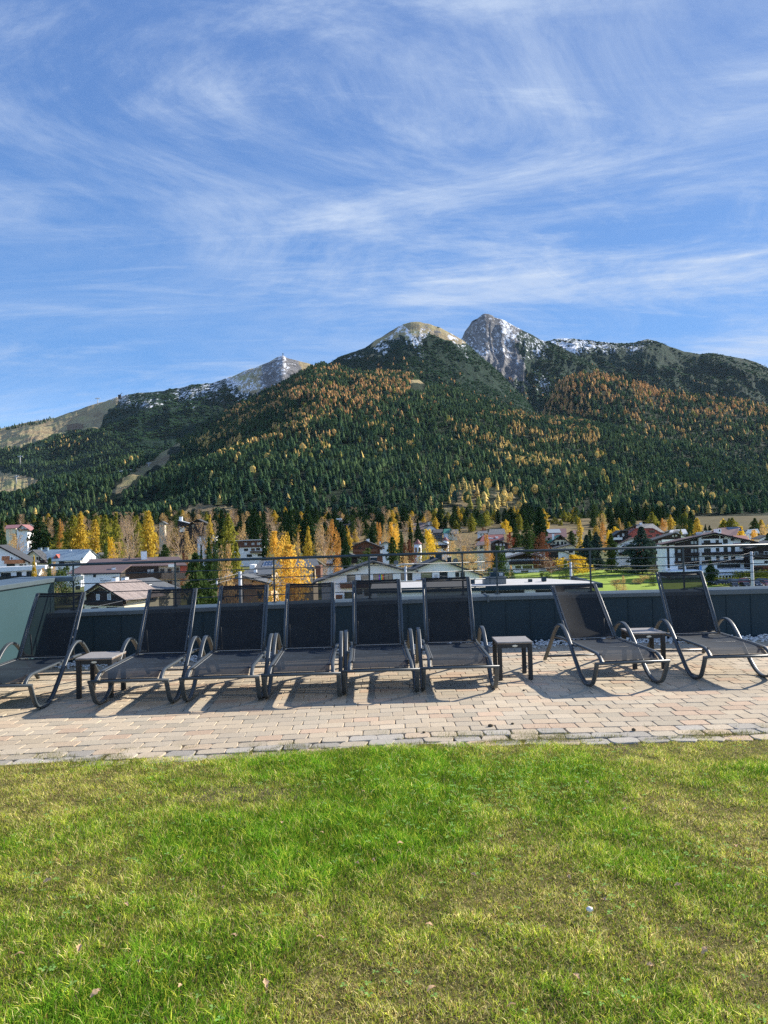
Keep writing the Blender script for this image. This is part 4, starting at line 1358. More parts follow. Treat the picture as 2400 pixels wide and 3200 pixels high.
def round_proto(seed, n=34):
    r = np.random.default_rng(seed)
    d = r.normal(0, 1, (n, 3)); d /= np.linalg.norm(d, axis=1)[:, None]
    P = np.stack([d[:, 0] * .36, d[:, 1] * .36, .58 + d[:, 2] * .36], -1)
    A = np.cross(d, r.normal(0, 1, (n, 3))); A /= np.linalg.norm(A, axis=1)[:, None]
    Bv = np.cross(d, A)
    V = np.stack([P - A * .17 - Bv * .1, P + A * .17 - Bv * .1, P + Bv * .2 + d * .05], 1).reshape(-1, 3)
    return V, np.arange(len(V)).reshape(-1, 3)
CP = [conifer_proto(s, 4 + s % 2, 5 + s % 3) for s in range(8)]
CPF = [conifer_proto(s + 10, 3, 4) for s in range(4)]
RP = [round_proto(s) for s in range(4)]
M['forest'] = mat('forest_needles', (.05, .08, .03), leaf=True, attr=True, trans=.2)

def scatter(P, spacing, seed, keepf):
    """jittered points over a mountain face given as a grid"""
    r = np.random.default_rng(seed)
    A, B, C, D = P[:-1, :-1], P[1:, :-1], P[1:, 1:], P[:-1, 1:]
    e1, e2 = B - A, D - A
    area = np.abs(e1[..., 0] * e2[..., 1] - e1[..., 1] * e2[..., 0])
    lam = area / spacing ** 2
    cnt = r.poisson(lam)
    i, j = np.nonzero(cnt)
    rep = cnt[i, j]
    i, j = np.repeat(i, rep), np.repeat(j, rep)
    u, v = r.random(len(i))[:, None], r.random(len(i))[:, None]
    p = A[i, j] * (1 - u) * (1 - v) + B[i, j] * u * (1 - v) + C[i, j] * u * v + D[i, j] * (1 - u) * v
    qx, qy = project_np(p[:, 0], p[:, 1], p[:, 2])
    k, larch = keepf(p, qx, qy, r)
    return p[k], larch[k], qx[k], qy[k]

def grow(protos, pts, h, w, col, r):
    Vs, Ts, Cs = [], [], []
    base = 0
    which = r.integers(0, len(protos), len(pts))
    for q, (pv, pt) in enumerate(protos):
        m_ = which == q
        p, hh, ww, cc = pts[m_], h[m_], w[m_], col[m_]
        k = len(p)
        if not k: continue
        an = r.uniform(0, 6.28, k)
        ca, sa = np.cos(an)[:, None], np.sin(an)[:, None]
        vx = (pv[None, :, 0] * ca - pv[None, :, 1] * sa) * ww[:, None] + p[:, 0:1]
        vy = (pv[None, :, 0] * sa + pv[None, :, 1] * ca) * ww[:, None] + p[:, 1:2]
        vz = pv[None, :, 2] * hh[:, None] + p[:, 2:3] - .4
        V = np.stack([vx, vy, vz], -1).reshape(-1, 3)
        T = (pt[None] + (np.arange(k) * len(pv))[:, None, None]).reshape(-1, 3) + base
        base += len(V)
        Vs.append(V); Ts.append(T); Cs.append(np.repeat(cc, len(pv), 0))
    return np.concatenate(Vs), np.concatenate(Ts), np.concatenate(Cs)

def colours(n, larch, qy, r, pos):
    g = np.array((.036, .072, .036)); g2 = np.array((.085, .130, .056)); gb = np.array((.028, .056, .042))
    pt_ = fbm(pos[:, 0] / 130, pos[:, 1] / 130, 91, 4)[:, None]
    t = np.clip(r.random((n, 1)) * .8 + .9 * pt_ + .1, 0, 1); c = g * (1 - t) + g2 * t
    c = np.where(r.random((n, 1)) < .25, gb, c)
    lo = np.array((.50, .28, .12)); ly = np.array((.58, .43, .14)); lg = np.array((.26, .24, .06))
    ty = sm(qy, 1250, 1480)[:, None] + r.normal(0, .18, (n, 1))
    ty = np.clip(ty, 0, 1)
    l_ = lo * (1 - ty) + ly * ty
    l_ = np.where((r.random((n, 1)) < .12), lg, l_)
    c = np.where(larch[:, None], l_, c) * r.uniform(.72, 1.25, (n, 1))
    return c

def keepE(p, qx, qy, r):
    k = r.random(len(p)) < .93 + .5 * fbm(p[:, 0] / 35, p[:, 1] / 35, 333, 3)
    for pl in (PISTE, CLEAR, GLADE, RMEAD):
        for up in (0, 12, 24):
            k &= ~inpoly(qx, qy - up, pl)
    kn = inpoly(qx, qy, KNOLL)
    k &= ~(kn & (r.random(len(p)) < .74))
    cl = fbm(p[:, 0] / 120, p[:, 1] / 120, 301, 4)
    cl2 = fbm(p[:, 0] / 45, p[:, 1] / 45, 305, 3)
    pr = .015 + 0 * qx
    pr += .42 * inpoly(qx, qy, [(560, 1345), (760, 1240), (1000, 1120), (1300, 1150), (1280, 1230), (1100, 1300), (950, 1340), (800, 1400), (640, 1420)]) * (cl + cl2 * .6 > -.06)
    pr += .22 * inpoly(qx, qy, [(620, 1400), (950, 1340), (1300, 1220), (1500, 1350), (1250, 1420), (900, 1460), (600, 1450)]) * (cl2 > .05)
    pr += .50 * inpoly(qx, qy, [(1380, 1420), (1480, 1300), (1700, 1290), (1860, 1330), (1900, 1430), (1800, 1470), (1500, 1470)]) * (cl + cl2 > -.02)
    pr += .16 * inpoly(qx, qy, [(1300, 1560), (1700, 1480), (2200, 1520), (2300, 1620), (1300, 1640)]) * (cl2 > 0)
    pr = np.where(kn, .75, pr)
    larch = r.random(len(p)) < pr
    return k, larch
def keepM(p, qx, qy, r):
    k = np.ones(len(p), bool)
    cl = fbm(p[:, 0] / 140, p[:, 1] / 140, 311, 4)
    pr = .05 + .62 * sm(qx, 2100, 2000) * inpoly(qx, qy, [(1650, 1350), (1720, 1200), (1800, 1140), (2150, 1200), (2150, 1340), (1800, 1300)]) * (cl > -.25)
    pr += .45 * inpoly(qx, qy, [(2000, 1190), (2650, 1230), (2650, 1320), (2000, 1300)]) * (cl > -.15)
    pr += .10 * inpoly(qx, qy, [(1950, 1290), (2650, 1300), (2650, 1400), (1950, 1380)])
    return k, r.random(len(p)) < pr
def keepF(p, qx, qy, r):
    lim = np.interp(qx, [-200, 60, 150, 230, 330, 430, 520, 620, 760, 900, 1100], [1440, 1400, 1375, 1352, 1350, 1400, 1420, 1400, 1330, 1260, 1250])
    k = (qy > lim + 12 * fbm(qx * .03, qy * .03, 5, 3))
    k |= (qx < 170) & (qy < np.interp(qx, [0, 170], [1349, 1318])) & (qy > 1300) & (r.random(len(p)) < .8)
    k &= ~inpoly(qx, qy, [(-200, 1450), (0, 1462), (70, 1485), (135, 1505), (100, 1535), (40, 1560), (-200, 1580)])
    pr = .02 + .35 * (np.exp(-((qx - 215) / 55) ** 2 - ((qy - 1385) / 22) ** 2) + np.exp(-((qx - 490) / 45) ** 2 - ((qy - 1355) / 16) ** 2))
    return k, r.random(len(p)) < pr
def keepB(p, qx, qy, r):
    lim = np.interp(qx, [900, 1000, 1100, 1300, 1400, 1500, 1600, 1700], [1150, 1140, 1155, 1165, 1195, 1240, 1270, 1290])
    k = (qy > lim + 25 * fbm(qx * .02, qy * .02, 6, 3)) | ((qy > lim - 45) & (r.random(len(p)) < .03))
    return k, r.random(len(p)) < np.where(qy > lim, .10, .8)
def keepCD(p, qx, qy, r):
    lim = np.interp(qx, [1700, 1800, 2000, 2200, 2400, 2600], [1180, 1165, 1190, 1205, 1235, 1270])
    k = (qy > lim + 15 * fbm(qx * .02, qy * .02, 8, 3)) | ((qy > lim - 50) & (r.random(len(p)) < .02))
    return k, r.random(len(p)) < np.where(qy > lim, .12, .6)

def pine_patch(seed):
    r = np.random.default_rng(seed)
    V, T = [], []
    for k in range(3):
        cx, cy = r.normal(0, .22, 2); b = len(V); V.append((cx, cy, r.uniform(.7, 1.0)))
        a0 = r.uniform(0, 6)
        for i in range(6):
            q = r.uniform(.22, .45); V.append((cx + math.cos(a0 + i * 1.047) * q, cy + math.sin(a0 + i * 1.047) * q, -.1))
        for i in range(6): T.append((b, b + 1 + i, b + 1 + (i + 1) % 6))
    return np.array(V), np.array(T)
DP = [pine_patch(s) for s in range(5)]
def keep_dwarf(kind_):
    def f(p, qx, qy, r):
        n = fbm(p[:, 0] / 90, p[:, 1] / 90, 711, 5) + .6 * fbm(p[:, 0] / 24, p[:, 1] / 24, 717, 3)
        wx = qx + 25 * fbm(qx / 38, qy / 38, 601, 5); wy_ = qy + 18 * fbm(qx / 38, qy / 38, 607, 5)
        k = n > -.22
        if kind_ == 'B':
            k &= ~inpoly(wx, wy_, [(1080, 1080), (1240, 1000), (1300, 980), (1400, 1020), (1465, 1075), (1430, 1095), (1340, 1040), (1300, 1058), (1230, 1090), (1180, 1105), (1100, 1115)])
        elif kind_ == 'C':
            k &= ~inpoly(wx, wy_, [(1400, 1080), (1525, 950), (1650, 1020), (1700, 1060), (1690, 1130), (1660, 1200), (1690, 1290), (1590, 1290), (1540, 1130), (1480, 1130)])
        elif kind_ == 'D':
            k &= (n > .12) | (wy_ > np.interp(wx, [1700, 2000, 2200, 2500], [1160, 1150, 1115, 1160]))
        else:
            k &= ~inpoly(wx, wy_, [(-200, 1300), (0, 1330), (160, 1302), (330, 1240), (400, 1225), (360, 1290), (300, 1335), (180, 1352), (60, 1410), (-200, 1450)])
            k &= ~inpoly(wx, wy_, [(700, 1175), (885, 1100), (1000, 1130), (1000, 1190), (850, 1250), (780, 1260), (720, 1200)])
            k &= (wy_ < 1440) & ((wy_ > np.interp(wx, [250, 500, 700], [1285, 1250, 1215])) | (n > .2))
        return k, k & False
    return f
for key, P, sp, lab in (('B', PB_, 7.5, 'dwarf pine scrub covering the middle mountain'), ('C', PC_, 11.0, 'dwarf pine scrub around the rocky peak'), ('D', PD_, 13.0, 'dwarf pine scrub on the right ridge'), ('F', PF_, 11.0, 'dwarf pine scrub on the left ridge')):
    p, la, qx, qy = scatter(P, sp, 900 + ord(key), keep_dwarf(key))
    vis = (qx > -40) & (qx < 2440); p = p[vis]; n = len(p); r = np.random.default_rng(ord(key))
    t_ = r.random((n, 1)); C = (np.array((.018, .046, .024)) * (1 - t_) + np.array((.040, .078, .036)) * t_) * r.uniform(.7, 1.25, (n, 1))
    V, T, Cv = grow(DP, p + np.array((0, 0, .3)), r.uniform(2.0, 5.0, n), sp * r.uniform(.9, 1.7, n), C, r)
    tag(mesh_np('dwarf_pine', V, T, M['forest'], Cv), lab, 'dwarf pine', kind='stuff')

FRONT = []
for key, P, sp, sd, kf, lab, protos in (('E', PE_, 6.8, 501, keepE, 'dense wood of dark spruce and golden larch covering the near slope', CP),
                              ('M', PM_, 10.0, 502, keepM, 'far wood of orange larches and spruces on the right shoulder', CPF),
                              ('F', PF_, 15.0, 503, keepF, 'distant spruce wood on the lower left mountain', CPF),
                              ('B', PB_, 14.0, 504, keepB, 'upper edge of spruce wood thinning out below the dwarf pine', CPF),
                              ('D', PD_, 19.0, 505, keepCD, 'distant wood at the foot of the right ridge', CPF),
                              ('C', PC_, 19.0, 506, keepCD, 'distant wood at the foot of the rocky peak', CPF)):
    p, la, qx, qy = scatter(P, sp, sd, kf)
    r = np.random.default_rng(sd)
    vis = (qx > -60) & (qx < 2460)
    p, la, qx, qy = p[vis], la[vis], qx[vis], qy[vis]
    n = len(p)
    big = {'E': 19.0, 'M': 19.0, 'F': 17.0, 'B': 15.0, 'D': 15.0, 'C': 15.0}[key]
    stand = 1 + .22 * fbm(p[:, 0] / 60, p[:, 1] / 60, 77, 3)
    h = big * .80 * r.uniform(.45, 1.3, n) * stand
    if key == 'E': h = h * np.interp(p[:, 1], [620, 1000, 2300], [.60, .66, .84])
    w = h * r.uniform(.46, .82, n)
    if key == 'E':
        kn_ = inpoly(qx, qy, KNOLL); h = np.where(kn_, h * 1.3, h); w = np.where(kn_, w * 1.15, w)
    if key == 'E':
        near = np.argsort(p[:, 1])[:290]
        nearmask = np.zeros(n, bool); nearmask[near] = True
        FRONT = [(p[i], la[i], h[i], w[i]) for i in near]
        p, la, qx, qy, h, w = p[~nearmask], la[~nearmask], qx[~nearmask], qy[~nearmask], h[~nearmask], w[~nearmask]
        n = len(p)
    C = colours(n, la, qy, r, p)
    V, T, Cv = grow(protos + (RP[:3] if key == 'E' else RP[:1]), p, h, w, C, r)
    o = mesh_np('forest', V, T, M['forest'], Cv)
    tag(o, lab, 'forest', kind='stuff')
for (p, la, h, w) in FRONT:
    k = 'spruce' if not la else ('olivelarch' if random.random() < .5 else 'larch')
    if random.random() < .25 and not la: k = 'pine'
    place_tree(k, p[0], p[1], p[2], h * 1.05, w * .75, {'spruce': 'dark spruce in the front rank of the mountain forest', 'pine': 'pine in the front rank of the mountain forest', 'larch': 'golden larch in the front rank of the mountain forest', 'olivelarch': 'olive green larch in the front rank of the mountain forest'}[k], 'trees at the front edge of the mountain forest')

# belt of mixed trees between village and forest
r = np.random.default_rng(77)
nb_ = 0
while nb_ < 470:
    px = r.uniform(-20, 2420); d = r.uniform(400, 625)
    if px > 1700 and r.random() < .45: continue
    if 1240 < px < 1660 and d < 500: continue
    if 1690 < px < 1830 and d < 560: continue
    if 2160 < px < 2420 and d > 440: continue
    x, y = (px - 1200) / F * d, d
    z = float(ground_z(x, y))
    u = r.random()
    if px < 700: k = 'bare' if u < .28 else 'tan' if u < .42 else 'olivelarch' if u < .62 else 'larch' if u < .7 else 'spruce' if u < .88 else 'pine'
    elif px < 1350: k = 'bare' if u < .24 else 'tan' if u < .36 else 'spruce' if u < .66 else 'pine' if u < .86 else 'larch'
    else: k = 'spruce' if u < .4 else 'pine' if u < .65 else 'olivelarch' if u < .85 else 'larch'
    h = r.uniform(8, 15) * (1.1 if k == 'spruce' else .95)
    kk = {'bare': 'leafless pale birch', 'tan': 'thin tan-leaved birch', 'olivelarch': 'olive green larch', 'larch': 'yellow larch', 'spruce': 'dark spruce', 'pine': 'green pine'}[k]
    place_tree(k, x, y, z - .2, h, h * r.uniform(.42, .6), kk + ' in the belt of trees behind the village', 'mixed trees between village and forest')
    nb_ += 1

# ------------------------------------------------------------------ single trees of the village: kind, px, top, distance, half width, label
TREES = [
 ('spruce', 4, 1622, 230, 22, 'tall dark spruce at the left edge, behind the white chalet'),
 ('bare', 55, 1655, 290, 34, 'pale leafless birch below the pink-roofed house'),
 ('tan', 40, 1668, 285, 25, 'tan birch between the left edge spruce and the pale leafless birch'),
 ('spruce', 122, 1600, 300, 36, 'big dark spruce right of the pink-roofed house'),
 ('olivelarch', 186, 1640, 320, 22, 'olive larch with an orange top left of the broad golden group'),
 ('orange', 190, 1622, 318, 11, 'slim orange birch top above the blue-roofed house'),
 ('olivelarch', 228, 1605, 310, 30, 'broad olive yellow larch above the blue roof chimneys'),
 ('larch', 250, 1600, 305, 28, 'broad yellow larch in the middle of the golden group on the left'),
 ('larch', 297, 1620, 300, 24, 'yellow larch above the right end of the blue roof'),
 ('olivelarch', 330, 1604, 290, 20, 'olive larch right of the yellow larch above the blue roof end'),
 ('olivelarch', 362, 1597, 285, 20, 'tall narrow olive yellow larch with drooping branches'),
 ('bare', 398, 1600, 270, 26, 'tall leafless pinkish birch right of the tall narrow olive larch'),
 ('olivelarch', 428, 1606, 300, 18, 'olive larch behind the pale leafless birches on the left'),
 ('bare', 415, 1625, 250, 22, 'leafless birch with white trunk left of the tallest yellow larch'),
 ('larch', 463, 1592, 280, 28, 'tallest yellow larch in the left half, above the big brown roof'),
 ('bright', 345, 1678, 216, 18, 'small bright yellow maple behind the dark shrubby spruce'),
 ('tan', 375, 1694, 214, 30, 'tan leafy birch behind the left end of the big brown roof'),
 ('shrub', 327, 1698, 212, 19, 'dark rounded evergreen between the blue roof and the brown roof'),
 ('larch', 106, 1728, 120, 12, 'small yellow larch in front of the blue-roofed house'),
 ('shrub', 151, 1745, 112, 17, 'dark green shrub in front of the blue-roofed house'),
 ('shrub', 190, 1778, 85, 26, 'yellowish green shrub behind the left end of the railing'),
 ('yshrub', 135, 1772, 82, 14, 'small yellow autumn shrub beside the flat white roof'),
 ('pine', 514, 1697, 216, 26, 'round dark green pine behind the white chimney of the brown roof'),
 ('bare', 520, 1640, 270, 26, 'leafless birch above the round dark green pine'),
 ('bare', 556, 1645, 255, 28, 'leafless lilac-grey birch left of the dark gabled hillside house'),
 ('tan', 588, 1660, 230, 26, 'tan birch with pale trunks left of the white tower house'),
 ('bare', 628, 1632, 300, 28, 'leafless birch in front of the dark gabled hillside house'),
 ('russet', 575, 1729, 206, 18, 'russet shrub-like tree behind the right end of the brown roof'),
 ('larch', 655, 1605, 330, 15, 'pale yellow larch right of the dark gabled hillside house'),
 ('spruce', 692, 1588, 300, 19, 'narrow dark spruce left of the green larch above the wooden long house'),
 ('olivelarch', 713, 1600, 285, 24, 'broad green larch above the wooden long house'),
 ('tan', 758, 1637, 330, 22, 'tan leafless tree behind the wooden long house'),
 ('spruce', 795, 1583, 340, 26, 'dark spruce behind the right end of the wooden long house'),
 ('spruce', 628, 1694, 150, 10, 'thin dark spruce in front of the white tower house'),
 ('pine', 652, 1672, 165, 18, 'slim green pine in front of the white tower house'),
 ('pine', 676, 1690, 150, 17, 'second slim pine right of the tower house front'),
 ('olivelarch', 738, 1686, 140, 20, 'light green pine-like tree in front of the wooden long house'),
 ('pine', 610, 1718, 95, 46, 'large bushy dark pine crossing the railing left of the orange house'),
 ('pine', 655, 1735, 100, 34, 'bushy pine right behind the large pine at the railing'),
 ('yshrub', 705, 1700, 120, 30, 'yellowish autumn tree above the railing left of the orange house'),
 ('spruce', 826, 1625, 300, 12, 'small spruce left of the golden birches'),
 ('bare', 860, 1632, 310, 24, 'leafless birch behind the golden birches'),
 ('spruce', 905, 1590, 340, 24, 'dark spruce above the golden birches'),
 ('spruce', 960, 1572, 360, 30, 'tall broad spruce above the yellow cone-shaped larch'),
 ('golden', 868, 1660, 205, 34, 'golden birch rising behind the biggest golden tree'),
 ('larch', 899, 1657, 208, 14, 'slim yellow larch between the two golden birches'),
 ('golden', 905, 1702, 118, 62, 'biggest golden tree, filling the view behind the railing'),
 ('tan', 925, 1665, 220, 17, 'tan birch between golden birch and yellow cone-shaped larch'),
 ('larch', 962, 1640, 214, 17, 'yellow cone-shaped larch right of the biggest golden tree'),
 ('tan', 998, 1642, 225, 22, 'tall tan birch right of the yellow cone-shaped larch'),
 ('orange', 1036, 1624, 240, 24, 'tall pale orange birch above the dark-balconied white house'),
 ('bare', 1012, 1648, 215, 22, 'leafless birch with white stems above the white house'),
 ('orange', 1058, 1690, 200, 15, 'small orange birch left of the black spruce'),
 ('spruce', 1080, 1674, 195, 20, 'squat black spruce left of the dark wooden chalet'),
 ('larch', 1084, 1640, 420, 9, 'small yellow larch high left of the dark wooden chalet'),
 ('spruce', 1162, 1624, 400, 10, 'slim dark spruce behind the dark wooden chalet'),
 ('orange', 1182, 1633, 330, 13, 'slim orange birch above the dark wooden chalet'),
 ('tan', 1200, 1640, 320, 12, 'tan birch right of the slim orange birch'),
 ('golden', 1228, 1632, 330, 20, 'yellow birch crown above the dark green pine in the centre'),
 ('bare', 1266, 1628, 370, 14, 'leafless birch left of the pair of dark spruces'),
 ('spruce', 1281, 1629, 350, 8, 'smaller spruce of the dark pair in the centre'),
 ('spruce', 1305, 1619, 340, 15, 'larger spruce of the dark pair in the centre'),
 ('pine', 1225, 1674, 225, 22, 'dark green pine between wooden chalet and red-brown beech'),
 ('pine', 1254, 1658, 260, 13, 'smaller dark pine behind the red-brown beech'),
 ('shrub', 1150, 1713, 215, 34, 'low dark hedge-like shrub in front of the dark wooden chalet'),
 ('russet', 1276, 1687, 215, 26, 'red-brown beech in the centre of the village'),
 ('tan', 1265, 1738, 185, 32, 'tan shrubby tree below the red-brown beech'),
 ('bright', 1338, 1654, 270, 27, 'bright golden maple beside the turret house'),
 ('tan', 1410, 1690, 215, 34, 'pale golden tree behind the right gable of the white guesthouse'),
 ('bare', 1438, 1655, 270, 30, 'pinkish leafless tree above the pale golden tree'),
 ('bare', 1468, 1668, 250, 24, 'grey leafless tree right of the pinkish one'),
 ('tan', 1460, 1705, 200, 34, 'pale golden tree right of the guesthouse roof'),
 ('orange', 1519, 1668, 245, 14, 'orange-yellow birch in front of the red roof with dormers'),
 ('russet', 1510, 1648, 430, 13, 'small red-brown tree left of the grey roof'),
 ('crimson', 1594, 1663, 330, 15, 'crimson maple right of the red roof with dormers'),
 ('bright', 1580, 1624, 480, 12, 'small yellow maple above the crimson maple'),
 ('pine', 1557, 1707, 175, 30, 'dark bushy pine behind the rooftop unit'),
 ('spruce', 1685, 1580, 330, 30, 'tallest dark spruce, above the chalet with lettering'),
 ('pine', 1645, 1622, 300, 26, 'tall light green pine left of the tallest dark spruce'),
 ('pine', 1612, 1634, 340, 16, 'pine left of the tall light green pine'),
 ('russet', 1694, 1664, 260, 24, 'red-brown bare-looking tree left of the green-roofed house'),
 ('bright', 1712, 1632, 450, 12, 'small yellow tree above the maroon roof with the skylight'),
 ('pine', 1785, 1656, 320, 16, 'pine right of the green-roofed house'),
 ('larch', 1810, 1616, 340, 11, 'slim gold larch between the green-roofed house and dark pines'),
 ('pine', 1842, 1652, 300, 22, 'broad pine above the bluish spruces'),
 ('orange', 1882, 1632, 330, 13, 'pale orange birch above the green spruce'),
 ('tan', 1878, 1605, 420, 15, 'tan larch above the pale orange birch'),
 ('bright', 1921, 1646, 360, 16, 'yellow maple left of the red-walled house'),
 ('bright', 1901, 1656, 370, 9, 'smaller yellow maple beside the yellow maple'),
 ('tan', 1942, 1630, 420, 9, 'small tan birch above the yellow maple'),
 ('spruce', 1957, 1630, 410, 10, 'small dark spruce left of the grey hotel roof'),
 ('bluespruce', 1832, 1668, 270, 28, 'bluish spruce left of the narrow green spruce'),
 ('bluespruce', 1862, 1660, 278, 24, 'bluish spruce touching the narrow green spruce'),
 ('pine', 1908, 1664, 262, 22, 'narrow green spruce-like pine left of the white hotel wing'),
 ('bluespruce', 2003, 1642, 256, 48, 'large blue-grey spruce in front of the white hotel wing'),
 ('bright', 1790, 1733, 250, 42, 'wide bright yellow tree on the meadow behind the flat roof'),
 ('bare', 1722, 1740, 252, 32, 'leafless spreading tree left of the wide yellow tree'),
 ('yshrub', 1926, 1810, 195, 22, 'pale yellow shrub standing alone on the green meadow'),
 ('yshrub', 1948, 1796, 205, 9, 'tiny pale shrub behind the lone meadow shrub'),
 ('yshrub', 2010, 1797, 222, 22, 'yellow-orange shrub on the meadow below the blue-grey spruce'),
 ('shrub', 2040, 1806, 215, 12, 'dark shrub right of the yellow-orange meadow shrub'),
 ('yshrub', 2040, 1770, 235, 22, 'tan shrub at the hotel terrace'),
 ('yshrub', 2090, 1778, 235, 12, 'small tan shrub right of the hotel terrace shrub'),
 ('orange', 2072, 1620, 400, 15, 'orange tree behind the grey hotel roof'),
 ('larch', 2178, 1616, 370, 15, 'bright yellow larch above the big hotel'),
 ('pine', 2130, 1612, 420, 24, 'broad pine left of the bright yellow larch'),
 ('pine', 2155, 1622, 400, 14, 'dark pine touching the bright yellow larch'),
 ('olivelarch', 2126, 1652, 330, 9, 'small light green larch in front of the pale shed roof'),
 ('olivelarch', 2156, 1660, 320, 7, 'tiny light green larch below the dark pine'),
 ('spruce', 2204, 1637, 420, 8, 'left one of two small spruces on the dry meadow'),
 ('spruce', 2217, 1640, 425, 7, 'right one of two small spruces on the dry meadow'),
 ('bright', 2259, 1620, 460, 7, 'small yellow tree on the dry meadow'),
 ('pine', 2278, 1618, 450, 12, 'green pine right of the small yellow tree'),
 ('pine', 2358, 1617, 400, 20, 'pine at the right above the maroon roof'),
 ('bright', 2312, 1645, 300, 22, 'bright yellow tree behind the big hotel gable'),
 ('golden', 2356, 1655, 310, 11, 'narrow golden tree right of the bright yellow one'),
 ('tan', 2385, 1640, 320, 24, 'tan tree at the right edge above the hotel eave'),
 ('spruce', 2398, 1664, 260, 20, 'dark spruce at the right edge behind the last house'),
 ('spruce', 2219, 1742, 212, 17, 'dark spruce standing in front of the big hotel'),
 ('shrub', 1600, 1782, 190, 14, 'low round shrub on the meadow below the lettered chalet'),
 ('shrub', 1535, 1775, 170, 20, 'green shrub behind the rooftop unit'),
 ('yshrub', 1595, 1765, 200, 12, 'pale shrub left of the lettered chalet windows'),
 ('shrub', 1700, 1790, 215, 22, 'brownish shrub at the meadow edge under the leafless tree'),
 ('shrub', 1950, 1765, 262, 22, 'dark low shrubs hiding the foot of the white hotel wing'),
 ('shrub', 1975, 1772, 260, 20, 'second dark low shrub at the foot of the white hotel wing'),
 ('shrub', 1770, 1752, 200, 20, 'dark shrub behind the wide bright yellow tree'),
 ('shrub', 205, 1762, 205, 34, 'green shrubs between the pale blue roofed house and the brown roof'),
 ('tan', 168, 1756, 215, 20, 'tan shrubby tree at the end of the long white eaves'),
 ('russet', 2395, 1772, 225, 14, 'russet shrub at the right edge by the terrace'),
]
for k, px, yt, d, hw, lab in TREES:
    if k in ('yshrub', 'shrub') and d < 100:
        o = tree(k, px, yt, d, hw, lab, base=yt + 60)
        continue
    tree(k, px, yt, d, hw, lab)
for i in range(13):
    px = 1700 + i * 8.5 + random.uniform(-3, 3)
    tree('olivelarch', px, 1612 + random.uniform(-6, 14) + (6 if i % 2 else 0), random.uniform(540, 600), random.uniform(5, 7), 'pale green larch in the row behind the maroon roof', group='row of pale green larches')
